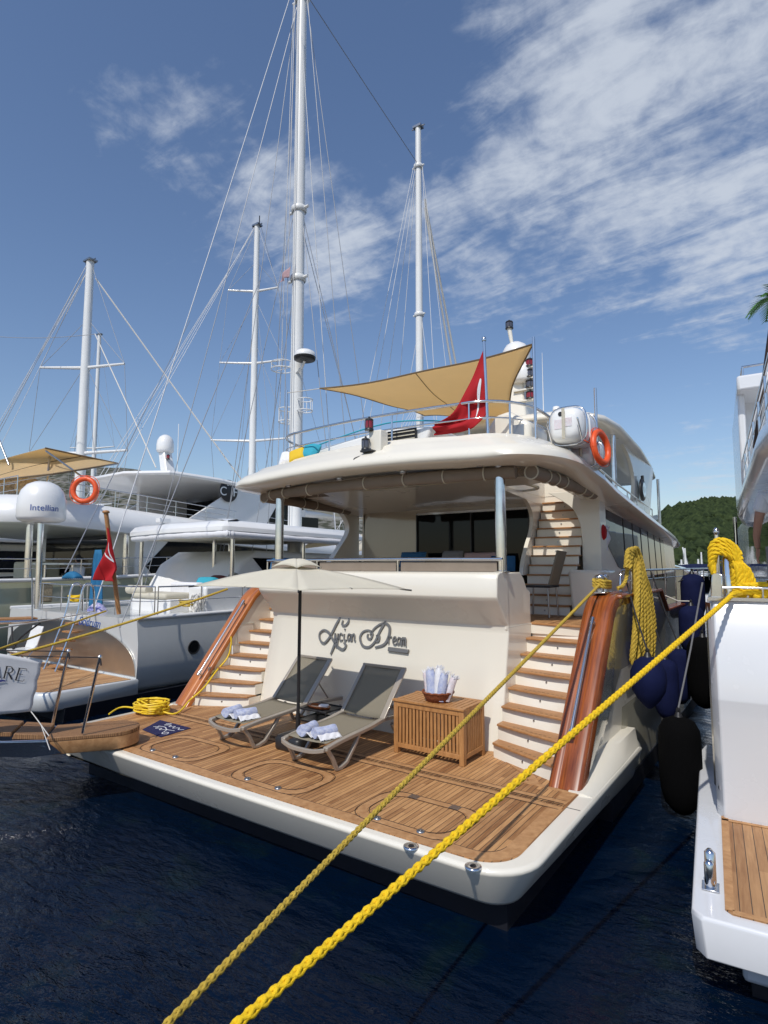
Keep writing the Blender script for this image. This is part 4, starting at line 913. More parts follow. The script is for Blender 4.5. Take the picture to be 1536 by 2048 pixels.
# ---- basket with rolled towels
bc=Vector((-3.56,6.16,kh+.025)); wick=mat('rust_wicker',(.27,.075,.025),.75,bump=1.0,bscale=120,var=.4,vscale=60)
BK=thing('wicker_basket',bc,'round rust-brown wicker basket on the slatted box, full of rolled towels','basket')
g=MB(); g.lathe([(0,0),(.135,0),(.165,.05),(.185,.10),(.175,.105),(.15,.05),(.12,.012),(0,.012)],bc,32); g.build('bowl',wick,BK)
g=MB(); g.tube([bc+Vector((.182*math.cos(a),.182*math.sin(a),.105+.004*math.sin(a*14))) for a in [2*math.pi*k/48 for k in range(48)]],.012,6,True); g.build('rim',wick,BK)
tw=[(-.11,-.01,-.22,.0,.30,.045,pinkw,'pink striped'),(-.055,-.06,-.10,-.02,.34,.052,bluew,'pale blue striped, widest'),(.02,-.04,.0,.0,.36,.05,whitef,'white, tallest'),(.07,-.075,.16,-.03,.32,.05,bluew,'pale blue, right of the white one'),(.12,-.02,.34,.0,.28,.045,pinkw,'pink, leaning furthest to the right')]
for i,(dx,dy,lx,ly,L_,r,m,wd) in enumerate(tw):
    b0=bc+Vector((dx,dy,.02)); d=Vector((lx,ly+.12,1)).normalized(); o=thing('standing_towel',b0,'rolled towel standing in the basket, '+wd,'towel','towels rolled upright in the basket')
    u=d.orthogonal().normalized(); w_=d.cross(u); rr=[]
    for k in range(10):
        t=k/9; rad=r*(1+.05*math.sin(t*9+i))*(1 if k<9 else .8); rr.append([b0+d*L_*t+(u*math.cos(a)+w_*math.sin(a))*rad*(1+.05*math.sin(5*a)) for a in [2*math.pi*q/16 for q in range(16)]])
    g=MB(); g.loft(rr,True,(True,True)); g.build('roll',m,o)
    g=MB(); rnd=random.Random(i)
    for k in range(40):
        a=rnd.random()*6.28; q=r*math.sqrt(rnd.random()); s=b0+d*(L_-.01)+(u*math.cos(a)+w_*math.sin(a))*q; e=s+d*.035+Vector((rnd.uniform(-.025,.03),rnd.uniform(-.02,.02),rnd.uniform(-.02,.01))); g.tube([s,e],.0032,4)
    g.build('fringe',whitef,o)
# ---- doormat
mc=(at(293,1462,Z=.01)+at(395,1458,Z=.01))/2; DM=thing('doormat',(mc.x,mc.y,.007),'small dark blue doormat with white script on the teak beside the gangway end','doormat')
ma_=R(12); Mm=Matrix.Translation(Vector((-7.20,4.98,.007)))@Matrix.Rotation(R(-2),4,'Z')
c4=[at(285,1460,Z=.007),at(322,1475,Z=.007),at(382,1457,Z=.007),at(320,1441,Z=.007)]
g=MB(); g.prism(c4,(0,0,.008)); g.build('mat',matm,DM)
Mt=frame((c4[0]+c4[2])/2+Vector((0,0,.0095)),c4[1]-c4[0],c4[3]-c4[0])
pr_=MB(); 
for st_ in ([(-.30,.14),(-.22,.2),(-.24,.08),(-.14,.15),(-.08,.08),(-.02,.16),(.05,.08),(.12,.16),(.2,.1),(.28,.16)],[(-.26,-.02),(-.1,.02),(.06,-.03),(.22,.02)],[(-.28,-.10),(-.2,-.04),(-.16,-.12),(-.08,-.05),(-.02,-.12),(.06,-.04),(.14,-.12)],[(.16,-.16),(.24,-.10),(.30,-.16),(.22,-.2),(.16,-.13)]): stroke(pr_,[(a*.8,b*.8,.9) for a,b in st_],.013,Mt,n=5,dep=.0012)
pr_.build('lettering',whitef,DM)
# ---- coiled yellow hose and its lead up the port stair
HC=thing('hose_coil',(-8.0,5.55,.01),'coiled bright yellow hose beside the gangway end, leading up the left-hand stair','hose')
hc=at(300,1423,Z=.03); pts=[]
for k in range(150):
    a=k*.36; r=.20+.035*math.sin(k*.9)+.02*math.sin(k*.37); pts.append((hc.x+r*1.25*math.cos(a),hc.y+r*math.sin(a),.025+.0011*k+.012*math.sin(k*.5)))
g=MB(); g.tube(pts,.014,7); g.build('coil',hosem,HC)
lead=[pts[-1],at(345,1428,Z=.03),at(395,1395,X=pw+.25),at(408,1375,X=pw+.12),at(432,1343,X=pw+.03),at(455,1315,X=pw+.03),at(462,1290,X=pw+.04),at(462,1273,X=pw+.03)]
lead[2]=at(380,1400,X=pw-.02+.12); g=MB(); g.tube(cat_rom(lead,8),.013,7); g.build('lead',hosem,HC)
lf=[pts[0],at(262,1415,Z=.06),at(238,1416,Z=.05),at(218,1428,Z=.02)]; g=MB(); g.tube(cat_rom(lf,8),.013,7); g.build('tail',hosem,HC)
# ---- gangway resting on the platform corner
GE=Vector((-6.86,4.43,.0)); gd_=Vector((.60,.80,0)).normalized(); gn=Vector((gd_.y,-gd_.x,0)) # gn points to the near (starboard) side
G=thing('gangway',GE,'steel-sided gangway with woven-pattern teak steps and stanchions, its rounded end on the swim platform','gangway')
def gp(s,t,z): return GE+gd_*s+gn*t+Vector((0,0,z))
hw=.30
for t in (-hw,hw):
    g=MB(); sl=[(-6.2,.62,.78),(-3.0,.20,.42),(-1.4,.06,.235),(-.95,.035,.21)]
    g.loft([[gp(s,t-.02,a),gp(s,t+.02,a),gp(s,t+.02,b),gp(s,t-.02,b)] for s,a,b in sl],True,(True,True),False); g.build('side_beam',steel,G,bevel=.006)
g=MB(); g.prism([gp(-1.55,hw+.025,.23),gp(-.95,hw+.025,.19),gp(-.80,hw+.025,.05),gp(-1.1,hw+.025,.03),gp(-1.5,hw+.025,.08)],gn*.012); g.build('beam_shoe',steel,G)
n=12
for k in range(n):
    s=-1.0-.34*k; z=.235+.075*k*.78
    g=MB(); g.prism([gp(s,-hw+.025,z-.03),gp(s,-hw+.025,z+.018),gp(s-.31,-hw+.025,z+.062),gp(s-.33,-hw+.025,z+.0)],gn*(2*hw-.05)); g.build('step',nonslip,G,bevel=.008)
ol=[(-.98,-hw)]+[( -.30+.30*math.sin(a), -hw*math.cos(a)) for a in [math.pi*k/14 for k in range(15)]]+[(-.98,hw)]
g=MB(); g.loft([[gp(s,t,z) for s,t in ol] for z in (.175,.225)],True,(True,True),False); g.build('end_plate',nonslip,G,bevel=.01)
g=MB(); lo=[gp(s,t*1.0,.176) for s,t in ol]; rr=[[p-Vector((0,0,.14)),p,p+(GE+gd_*-.5-p).normalized()*.03,p+(GE+gd_*-.5-p).normalized()*.03-Vector((0,0,.14))] for p in lo]
g.loft(rr,True,(True,True)); g.build('end_skirt',teaks,G)
g=MB(); g.tube([gp(-1.0,-hw-.03,.12),gp(-1.0,hw+.04,.12)],.03,12); g.build('hinge',steel,G)
g=MB(); g.tube([gp(-.98,-.2,.05),gp(-.98,.2,.05)],.045,12); g.build('roller',black,G)
for px,py,tx,ty in ((165,1466,200,1315),(105,1447,137,1303)):
    b_=at(px,py,Z=.25); d=(b_-CAM).dot(fwd); t_=CAM+ray(tx,ty)*d*1.0
    g=MB(); g.tube([b_,t_],.018,10); g.lathe([(.024,0),(.024,.02),(0,.035)],t_,10); sn=g.build('stanchion',steel,G)
    e=t_-gd_*2.4+Vector((0,0,.25)); g=MB(); g.tube(cat_rom([t_,t_.lerp(e,.33)-Vector((0,0,.03)),t_.lerp(e,.66)-Vector((0,0,.03)),e],5),.007,5); g.tube([t_,t_+Vector((.03,.0,-.09))],.01,5); g.build('hand_line',ropeb,sn)
# banner tied to the gangway stanchions
BN=thing('banner',at(40,1400,D=6.6),'white vinyl banner with dark capitals tied along the gangway rail','banner')
bq=[at(-120,1288,D=6.3),at(88,1322,D=6.75),at(62,1423,D=6.75),at(-120,1440,D=6.3)]
def bfn(u,v):
    a=bq[0].lerp(bq[1],u); b=bq[3].lerp(bq[2],u); p=a.lerp(b,v); w_=.02*math.sin(8*u+5*v)+.012*math.sin(20*u*v)+.03*math.sin(math.pi*v)*u
    return p+Vector((-.6,-.7,0))*w_*.6
g=MB(); g.grid(bfn,24,16); bo=g.build('sheet',banner,BN,solid=.003)
def serif(g,word,px0,py0,hh,wd):
    """Roman capitals drawn as thick and thin strokes"""
    S={'A':[[(0,0,.3),(.5,1,.3)],[(.5,1,1.2),(1,0,1.2)],[(.2,.38,.3),(.8,.38,.3)],[(-.12,0,.3),(.15,0,.3)],[(.8,0,.3),(1.15,0,.3)]],
       'R':[[(.15,0,1.2),(.15,1,1.2)],[(.15,1,.4),(.6,1,.5),(.85,.76,1.1),(.6,.5,.5),(.15,.5,.3)],[(.45,.5,1.1),(1.05,0,1.0)],[(-.02,0,.3),(.35,0,.3)],[(0,1,.3),(.2,1,.3)]],
       'E':[[(.15,0,1.2),(.15,1,1.2)],[(.0,1,.35),(.85,1,.35),(.86,.86,.3)],[(.15,.52,.3),(.65,.52,.3)],[(0,0,.35),(.9,0,.35),(.95,.18,.3)]]}
    for i,ch in enumerate(word):
        for s_ in S[ch]:
            P=[]
            for a,b,w in s_: P.append((px0+(i*1.35+a)*wd+b*2.5,py0+(i*1.35+a)*wd*.13-b*hh,w))
            Q=cat_rom(P,5) if len(P)>2 else [Vector(P[0]),Vector(P[1])]
            rr=[]
            for j in range(len(Q)):
                a=Q[max(j-1,0)];b=Q[min(j+1,len(Q)-1)]; d=Vector((b.x-a.x,b.y-a.y)).normalized(); q=Vector((-d.y,d.x))*1.35*Q[j].z
                l,r_=bpt(Q[j].x+q.x,Q[j].y+q.y),bpt(Q[j].x-q.x,Q[j].y-q.y); rr.append([l,r_])
            g.loft(rr,False,(False,False),False)
def bpt(px,py):
    u=(px+120)/208; v=max(0,min(1,(py-(1288+34*u))/( (1440-17*u)-(1288+34*u)))); p=Vector(bfn(u,v)); 
    # keep the print a few millimetres in front of the vinyl
    return p+(CAM-p).normalized()*.012
g=MB(); serif(g,'ARE',-18,1352,24,21); g.build('lettering',blackt,BN,solid=.001)
g=MB(); P=[(-40,1372,2.2),(-5,1364,2.5),(14,1361,1.6),(20,1363,.6)]; Q=cat_rom(P,6); g.loft([[bpt(q.x,q.y-q.z),bpt(q.x,q.y+q.z)] for q in Q],False,(False,False),False)
P=[(-40,1380,1.5),(-2,1372,1.5),(6,1369,.4)]; Q=cat_rom(P,6); g.loft([[bpt(q.x,q.y-q.z),bpt(q.x,q.y+q.z)] for q in Q],False,(False,False),False); g.build('print',navyt,BN,solid=.001)
g=MB(); c=bq[2]; g.tube([c,at(75,1440,D=6.7),at(98,1472,D=6.6)],.006,5); g.tube([c,at(82,1450,D=6.7),at(100,1500,D=6.5)],.005,5); g.build('lashing',ropew,BN)
# ---- shade sail
sa=at(640,777,Y=7.35); sb_=at(1066,687,Y=7.45); sc=at(1022,838,Y=11.5); sd=at(850,832,Y=11.6)
SS=thing('shade_sail',sa,'sand-coloured shade sail stretched above the upper deck of the cream yacht','shade sail')
def sail(u,v):
    # hollow-cut edges
    uu=u; vv=v
    a=sa.lerp(sb_,uu); b=sd.lerp(sc,uu); p=a.lerp(b,vv); ce=(sa+sb_+sc+sd)/4
    e=(4*u*(1-u))*((1-v)**2)*.13+(4*v*(1-v))*(u**2+ (1-u)**2)*.10+(4*u*(1-u))*(v**2)*.08
    p=p.lerp(ce,e); p.z-=.10*16*u*(1-u)*v*(1-v)*.6+.018*math.sin(9*(u-v)); return p
g=MB(); g.grid(sail,28,28); so_=g.build('canvas',sailm,SS,solid=.004)
ed=[Vector(sail(i/28,0)) for i in range(29)]+[Vector(sail(1,i/28)) for i in range(1,29)]+[Vector(sail(1-i/28,1)) for i in range(1,29)]+[Vector(sail(0,1-i/28)) for i in range(1,28)]
sh=mat('dark_hem',(.16,.11,.06),.9)
g=MB(); g.tube(ed,.014,5,True); g.build('hem',sh,SS)
g=MB(); g.tube([Vector(sail(.48,i/20))-Vector((0,0,.006)) for i in range(21)],.008,4); g.build('seam',sh,so_)
g=MB(); g.tube([sa,(mx(-2.78)+.05,7.35,5.26)],.008,5); g.tube([sb_,(-2.78,7.45,5.22)],.008,5); g.tube([sc,(-4.7,11.5,4.95)],.008,5); g.tube([sd,at(835,835,Y=12)],.008,5); g.build('lashing',ropew,SS)
# ---- flags
def flag(name,fn,pole,label,par_loc,cres=None,poler=.02,pm=steel):
    o=thing(name,par_loc,label,'flag'); g=MB(); g.tube(pole,poler,10); g.lathe([(poler*1.5,0),(poler*1.7,.02),(poler*1.3,.05),(0,.06)],pole[-1],10); g.build('flagpole',pm,o)
    g=MB(); g.grid(fn,26,26); cl=g.build('cloth',red,o,solid=.003)
    if cres:
        for sgn in (1,-1):
            g=MB(); 
            for st_ in cres:
                rr=[]
                for a,b,w in st_:
                    def off(u,v):
                        p=Vector(fn(u,v)); n=(Vector(fn(min(u+.02,1),v))-p).cross(Vector(fn(u,min(v+.02,1)))-p); n=n.normalized() if n.length>1e-9 else Vector((0,-1,0)); 
                        return p+n*.006*sgn
                    rr.append([off(a-w,b),off(a+w,b)])
                g.loft(rr,False,(False,False),True)
            g.build('crescent_and_star',whitef,cl)
    return o
def edge(pl,t):
    k=t*(len(pl)-1); i=min(int(k),len(pl)-2); return pl[i].lerp(pl[i+1],k-i)
YF=6.98
tp=cat_rom([at(969,694,Y=YF),at(951,735,Y=YF-.03),at(933,778,Y=YF-.05),at(910,825,Y=YF-.10),at(884,842,Y=YF-.05),at(868,843,Y=YF)],6)
bt=cat_rom([at(974,826,Y=YF),at(962,844,Y=YF-.04),at(948,856,Y=YF-.08),at(925,862,Y=YF-.10),at(898,866,Y=YF-.05),at(868,871,Y=YF)],6)
def f1(u,v):
    p=edge(tp,u).lerp(edge(bt,u),v); p=p+Vector((0,1,0))*(.035*math.sin(9*v+7*u)*min(1,u*4)+.02*math.sin(17*v-4*u)*u); return p
cr=[[(.13+.15*math.sin(a)*.0+.16*(k/14)**2*1.2,.34+.50*k/14-.10*math.sin(a),.006+.040*math.sin(a)) for k,a in [(k,math.pi*k/14) for k in range(15)]]]
pb=at(976,872,Y=YF); pt=at(968,682,Y=YF)
flag('ensign',f1,[pb-Vector((0,0,.06)),pb,pt],'red flag with white crescent hanging limp from a steel pole on the upper deck rail',pb,cr)
# ---- life raft canisters in their cradle
def canister(c,label,L_=.78,r=.21):
    o=thing('life_raft',c,label,'life raft','life raft canisters'); x,y,z=c
    def ringc(rr,yy): return [(x+rr*math.copysign(abs(math.cos(a))**.62,math.cos(a)),yy,z+rr*1.05*math.copysign(abs(math.sin(a))**.62,math.sin(a))) for a in [2*math.pi*k/24 for k in range(24)]]
    g=MB(); g.loft([ringc(r*k,y-L_/2+d) for d,k in ((0,.62),(.02,.78),(.07,.95),(.14,1),(L_/2-.03,1),(L_/2-.03,1.05),(L_/2+.03,1.05),(L_/2+.03,1),(L_-.14,1),(L_-.07,.95),(L_-.02,.78),(L_,.6))],True,(True,True)); b=g.build('canister',whitep,o)
    for d in (.16,L_-.16):
        g=MB(); rg=ringc(r*1.10,y-L_/2+d); g.tube(rg,.014,6,True); g.build('cradle_hoop',steel,o)
    for sx in (-1,1): g=MB(); g.tube([(x+sx*r*.9,y-L_/2+.1,z-r*.95),(x+sx*r*.9,y+L_/2-.1,z-r*.95)],.014,6); g.tube([(x+sx*r*.9,y-L_/2+.1,z-r*.95),(x+sx*r*.9,y-L_/2-.05,z),(x+sx*r*.85,y-L_/2-.05,z+r*.2)],.012,6); g.build('cradle_bar',steel,o)
    g=MB(); g.mm((x-.12,y-L_/2-.006,z-.06),(x-.02,y-L_/2+.01,z+.06)); g.mm((x+.02,y-L_/2-.006,z-.04),(x+.10,y-L_/2+.01,z+.07)); g.build('safety_label',pinkw,b)
    g=MB(); g.lathe([(0,-.006),(.03,-.006),(.03,.02)],(x-.04,y-L_/2,z+.13),12,'Y'); g.build('hydrostatic_plug',blackp,b)
    g=MB(); g.tube([(x,y-L_/2-.02,z+r*.9),(x,y-L_/2-.025,z-r*.9)],.02,4); g.build('strap',creamf,o)
    return o
canister((-2.33,7.62,3.98),'white life raft canister in a steel cradle outboard of the upper rail',r=.215)
canister((-2.30,8.12,3.72),'lower white life raft canister tucked behind the first, nearer the lifebuoy',r=.17,L_=.6)
def lifebuoy(name,c,r,nrm,label,m=orange,n=32,tr=.28):
    o=thing(name,c,label,'lifebuoy'); z=Vector(nrm).normalized(); u=z.orthogonal().normalized(); w_=z.cross(u); c=Vector(c)
    g=MB(); g.tube([c+(u*math.cos(a)+w_*math.sin(a))*r*(1-tr/2) for a in [2*math.pi*k/n for k in range(n)]],r*tr*.62,12,True); g.build('ring',m,o)
    for k in range(4):
        a=math.pi/4+k*math.pi/2; q=c+(u*math.cos(a)+w_*math.sin(a))*r*(1-tr/2); e=(u*math.cos(a)+w_*math.sin(a)); t=-u*math.sin(a)+w_*math.cos(a)
        g=MB(); g.loft([[q+t*s+(e*math.cos(b)+z*math.sin(b))*r*tr*.66 for b in [2*math.pi*j/10 for j in range(10)]] for s in (-r*.09,r*.09)],True,(False,False)); g.build('band',whitep if name!='lifebuoy' else m,o)
    g=MB(); g.tube([c+(u*math.cos(a)+w_*math.sin(a))*r*(1.13+.04*math.cos(4*a)) for a in [2*math.pi*k/40 for k in range(40)]],r*.025,5,True); g.build('grab_line',orange,o)
    return o
lifebuoy('lifebuoy',(-2.04,7.80,3.74),.235,(1,-.19,.10),'orange lifebuoy hanging beside the life rafts on the cream yacht')
# ---- chair in the cockpit
ch=at(1078,1222,Z=1.445); ch=Vector((-3.25,8.75,1.445)); CH=thing('dining_chair',ch,'slim dark outdoor chair seen side-on at the head of the right-hand stair','chair')
c0=ch
for dx,dy in ((-.2,-.2),(.2,-.2),(-.2,.2),(.2,.2)): g=MB(); g.tube([c0+Vector((dx,dy,0)),c0+Vector((dx*.9,dy*.9,.44))],.014,8); g.build('leg',steeld,CH)
g=MB(); g.box(c0+Vector((0,0,.45)),(.44,.44,.035)); g.build('seat',blackp,CH,bevel=.01)
g=MB(); g.bar(c0+Vector((.20,0,.47)),c0+Vector((.34,.02,.98)),.42,.025,(1,0,-.3)); g.build('backrest',sling,CH,bevel=.008)
# ---- cushions in the cockpit
def cushion(c,d,rz,m,label,grp=None,name='cushion'):
    g=MB(); n=10
    def fn(sg):
        def f(u,v):
            x=(u-.5)*d[0]; y=(v-.5)*d[1]; h=d[2]/2*(max(0,1-(2*u-1)**4)*max(0,1-(2*v-1)**4))**.5; return (x,y,sg*h)
        return f
    g.grid(fn(1),n,n); g.grid(fn(-1),n,n); o=g.build(name,m,local=True); o.location=c; o.rotation_euler=rz; return tag(o,label,'cushion',grp)
cushion((-5.9,9.3,2.32),(.55,.3,.14),(R(70),0,0),blue,'blue cushion left of the saloon door on the sofa back')
cushion((-4.05,9.2,2.24),(.40,.3,.14),(R(60),0,R(20)),blue,'blue cushion beside the steel pillar, right end of the sofa')
cushion((-4.55,9.35,2.28),(.62,.32,.14),(R(75),0,0),pinkf,'dull pink cushion on the sofa back before the saloon door')
cushion((-5.1,9.35,2.28),(.42,.4,.14),(R(75),0,0),greyf,'grey cushion next to the pink one on the sofa back')
cushion((mx(-2.75),7.35,2.20),(.4,.3,.14),(R(70),0,R(20)),blue,'dark blue cushion behind the port pillar above the rail')
cushion((-6.35,6.95,4.03),(.36,.3,.16),(R(60),R(10),R(-10)),cyan,'turquoise cushion on the upper deck beside the yellow one')
cushion((-6.55,6.86,3.98),(.3,.24,.12),(R(65),R(-15),R(15)),yel,'yellow patterned cushion on the upper deck by the corner rail')
cushion((-6.85,6.98,3.98),(.3,.3,.14),(R(50),0,R(30)),whitef,'white cushion on the upper deck, behind the yellow one')
g=MB(); g.grid(lambda u,v:(-2.64-.02*math.sin(v*9)+.012*math.sin(u*20),9.95+.5*u*(1-.25*v),2.92-.62*v*(1-.35*u)-.05*u),12,14); tw_=g.build('hanging_towel',whitef,solid=.01); tag(tw_,'white towel hanging by the starboard side window of the cream yacht','towel')
g=MB(); g.lathe([(0,-.03),(.1,-.03),(.13,0),(.1,.03),(0,.03)],(-2.60,9.93,2.75),16,'X'); tag(g.build('fire_reel',red),'small round red case on the side of the cream superstructure','fire case')
# ================================================================ the silver motor sailer to port
def cleat_rail(parent,path,h,z_mid=(.5,),r=.016,post=None,name='guard_rail',m=steel,rm=.010):
    g=MB(); g.tube([p+Vector((0,0,h)) for p in path],r,8); o=g.build(name,m,parent)
    for k in z_mid: g=MB(); g.tube([p+Vector((0,0,h*k)) for p in path],rm,6); g.build('mid_rail',m,o)
    for p in (post or path): g=MB(); g.tube([p,p+Vector((0,0,h))],r*.85,6); g.build('stanchion',m,o)
    return o
SX=-11.0; BC=-13.9; HB=BC*-1-11.0
B=thing('motor_sailer',(BC,7.0,ZW),'silver-hulled two-masted motor sailer with white hard canopy and arched polished stern plate','motor sailer')
def bx(y): return HB if y<16 else HB*(1-((y-16)/14)**2)
def bsheer(y): return 1.10+.012*max(0,y-8)**1.4*.5-(.0)
g=MB(); rr=[]
for y in (7.0,7.25,7.7,8.5,10,12,14,16,18,20,22,24,26,28,29.5):
    h=bx(y); t=1.12+max(0,(y-14))*.04
    low=.72+.28*min(1,(y-7)/3)
    rr.append([(BC+sg*h*k,y,z) for sg,k,z in ((1,low*.9,-.75),(1,.985,-.22),(1,1.0,.2),(1,1.0,.62),(1,.975,t),(-1,.975,t),(-1,1,.62),(-1,1.0,.2),(-1,.985,-.22),(-1,low*.9,-.75))])
g.loft(rr,True,(True,True)); hu=g.build('hull',silver,B)
g=MB(); rr=[[(BC+sg*(bx(y)+o),y,z) for sg,o,z in ((1,-.1,-.9),(1,.008,-.36),(1,-.3,-.36),(-1,-.3,-.36),(-1,.008,-.36),(-1,-.1,-.9))] for y in (5.6,7.0,10,16,20,24,28,29.5)]
g.loft(rr,True,(True,True),False); g.build('underwater_body',boot,hu)
for sg in (1,-1):
    g=MB(); g.tube([(BC+sg*(bx(y)*.975+.01),y,1.13+max(0,(y-14))*.04) for y in (7,8,10,12,14,16,18,20,22,24)],.045,8); g.build('rubbing_rail',whitep,hu)
# arched polished plate closing the stern, and the low after platform
def arch(t): # half-ellipse leaning outboard
    a=math.pi*t; return (BC-HB*.985*math.cos(math.pi-a) , .98*math.sin(a)**.62-.0)
g=MB(); ol=[(BC+HB*.985*math.cos(a),6.985-.06*math.sin(a),-.02+1.0*abs(math.sin(a))**.75) for a in [math.pi*k/40 for k in range(41)]]
g.prism(ol,(0,.02,0)); g.build('stern_plate',mirror,hu)
g=MB(); po2=rrect(BC-HB+.02,BC+HB-.02,5.15,7.05,.35,bow=.25); g.loft([ringz(po2,-.40,.06,0,0),ringz(po2,-.36,.0,0,0),ringz(po2,-.09,0,0,0),ringz(po2,-.06,.03,0,0)],True,(True,True)); bp2=g.build('stern_platform',silver,B)
g=MB(); g.prism([(x,y,-.058) for x,y in [(q[0],q[1]) for q in ringz(rrect(BC-HB+.02,BC+HB-.02,5.15,7.0,.35,bow=.25),0,.10,0,0)]],(0,0,.006)); g.build('teak_deck',teak2,bp2)
g=MB(); g.mm((BC-.9,6.85,-.2),(BC-.2,6.95,.95)) 
for k in range(6):   # boarding ladder
    z=.0+.18*k; g=MB(); g.mm((BC+.25,6.55+.06*k,z),(BC+.75,6.68+.06*k,z+.03)); g.build('ladder_step',tread,B)
for x in (BC+.25,BC+.75): g=MB(); g.tube(cat_rom([(x,6.45,-.05),(x,6.85,1.1),(x,6.95,1.65),(x,7.05,1.8),(x,7.2,1.7),(x,7.25,1.15)],5),.022,8); g.build('ladder_rail',steel,B)
# porthole and name
g=MB(); g.lathe([(0,.004),(.12,.004),(.125,.012),(.15,.012),(.155,0)],(SX+.012,8.34,.42),24,'X'); ph=g.build('porthole',black,hu)
g=MB(); g.lathe([(0,.001),(.12,.001)],(SX+.018,8.34,.42),20,'X'); g.build('porthole_glass',glass,ph)
text('lettering','Bodrum',.26,frame(at(178,1245,Y=6.84),(1,.02,-.04),(0,0,1)),bluet,hu,shear=.35,ext=.003)
# deck, coamings, after lounge
g=MB(); g.mm((BC-HB+.15,7.05,1.0),(BC+HB-.15,24,1.10)); g.build('deck',teak2,B)
rp=[Vector((SX-.12,y,1.14)) for y in (7.5,8.6,9.8,11.0,12.2,13.6,15,17)]
cleat_rail(B,rp,.62,(.5,))
rp=[Vector((BC+HB*.93*math.cos(a),7.5-.35*math.sin(a),1.14)) for a in [0.05+k*(math.pi-.1)/7 for k in range(8)]]
cleat_rail(B,rp,.62,(.5,),name='stern_rail')
g=MB(); g.mm((-13.6,8.4,1.10),(-12.0,9.2,1.42)); sf=g.build('sofa_base',whitep,B,bevel=.03)
g=MB(); g.mm((-13.5,8.35,1.42),(-12.1,9.1,1.56)); g.build('seat_cushion',creamf,sf,bevel=.06,seg=3); g=MB(); g.mm((-12.95,9.05,1.42),(-11.9,9.3,1.80)); g.build('back_cushion',whitef,sf,bevel=.06,seg=3)
g=MB(); g.tube([(-13.75,8.45,1.62),(-12.9,8.45,1.62)],.11,14); g.build('bolster',creamf,sf)
g=MB(); g.mm((-12.0,8.9,1.10),(-11.35,10.2,1.72)); g.build('seat_box',whitep,B,bevel=.05)
# deckhouse
g=MB(); g.prism([(-12.1,9.9,1.1),(-12.1,10.6,2.25),(-12.1,11.2,2.62),(-12.1,17.5,2.55),(-12.1,18.5,1.3),(-12.1,18.5,1.1)],(-3.6,0,0)); dh=g.build('deckhouse',whitep,B,bevel=.08,seg=3)
g=MB(); g.prism([(-12.085,11.4,2.05),(-12.085,11.0,2.42),(-12.085,17.2,2.34),(-12.085,17.5,1.98)],(-.03,0,0)); g.build('window',glass,dh)
for y in (10.4,11.6):
    g=MB(); g.tube(cat_rom([(-12.0,y,1.1),(-12.0,y,1.75),(-11.98,y-.1,1.9),(-11.94,y-.24,1.88)],5),.13,14); g.build('vent_cowl',steeld,B)
# canopy with rolled awning edge
cx0,cx1,cy0,cy1=-15.7,-11.15,9.25,14.7
def can(z,i,e=0): return [(cx0+i,cy0+i+.0,z+.02),(cx0+i,cy1-i,z),(cx1-i,cy1-i,z-.02),(cx1-i,cy0+i,z+.04)]
g=MB(); o=[(cx0,cy0+.35),((cx0+cx1)/2,cy0-.05),(cx1-.1,cy0),(cx1,cy0+.15),(cx1,cy1),(cx0,cy1)]
g.loft([[(x,y,z-.012*(y-cy0)) for x,y,_ in ringz(o,0,i,0,0)] for z,i in ((3.02,.5),(3.03,.10),(3.05,0),(3.16,.0),(3.30,.16),(3.36,.5))],True,(True,True),False); cn=g.build('canopy',whitep,B,bevel=.02)
e=[Vector((cx0+.05,cy0+.45,2.98)),Vector(((cx0+cx1)/2,cy0+.05,2.98)),Vector((cx1-.08,cy0+.06,2.97)),Vector((cx1-.04,cy0+.3,2.96)),Vector((cx1-.04,cy1-.1,2.90))]
P=[]; 
for a,b_ in zip(e,e[1:]): P+= [a.lerp(b_,k/14) for k in range(14)]
rnd=random.Random(5); g=MB(); g.tube(P,[.075+.022*rnd.random() for _ in P],10); g.build('rolled_awning',whitef,cn)
g=MB(); g.mm((cx0+.3,cy0+.4,2.93),(cx1-.3,cy1-.3,3.0)); g.build('canopy_lining',creamf,cn)
for x,y in ((-15.4,9.8),(-11.45,9.75),(-11.45,12.3),(-13.2,10.6),(-11.6,14.3),(-15.4,13)): g=MB(); g.tube([(x,y,1.1),(x,y,3.0)],.055,14); g.build('canopy_pillar',steel,B)
g=MB(); bx_=at(318,1030,Y=9.6); g.box((-14.35,9.75,3.45),(.20,.34,.13)); g.lathe([(0,0),(.05,0),(.05,.12),(0,.12)],(-14.35,9.75,3.30),10); g.build('searchlight',whitep,cn,bevel=.02)
# satellite dome on a steel pole at the stern
sdm=at(82,1046,Y=7.2); g=MB(); g.tube([(sdm.x+.05,7.2,1.1),(sdm.x,7.2,sdm.z)],.075,14); pl=g.build('dome_pole',steel,B)
r_=.56; g=MB(); g.lathe([(0,1.05),(.2,1.03),(.36,.95),(.48,.80),(.545,.60),(.56,.42),(.565,.12),(.53,.05),(.42,0),(0,-.01)],(sdm.x,7.2,sdm.z+.02),36); dm=g.build('satellite_dome',whitep,pl)
dmc=Vector((sdm.x,7.2,sdm.z)); ta=math.atan2(-7.2,-sdm.x)
g=MB(); cu=bpy.data.curves.new('t','FONT')
tm=text('lettering','Intellian',.215,Matrix(),bluet,None,ext=.0,align='CENTER')
for v in tm.data.vertices:   # wrap the word round the dome
    a=ta+.12+v.co.x/.57; v.co=Vector((dmc.x+.569*math.cos(a),dmc.y+.569*math.sin(a),dmc.z+.34+v.co.y-v.co.x*.0))-wm(dm).translation
tm.parent=dm
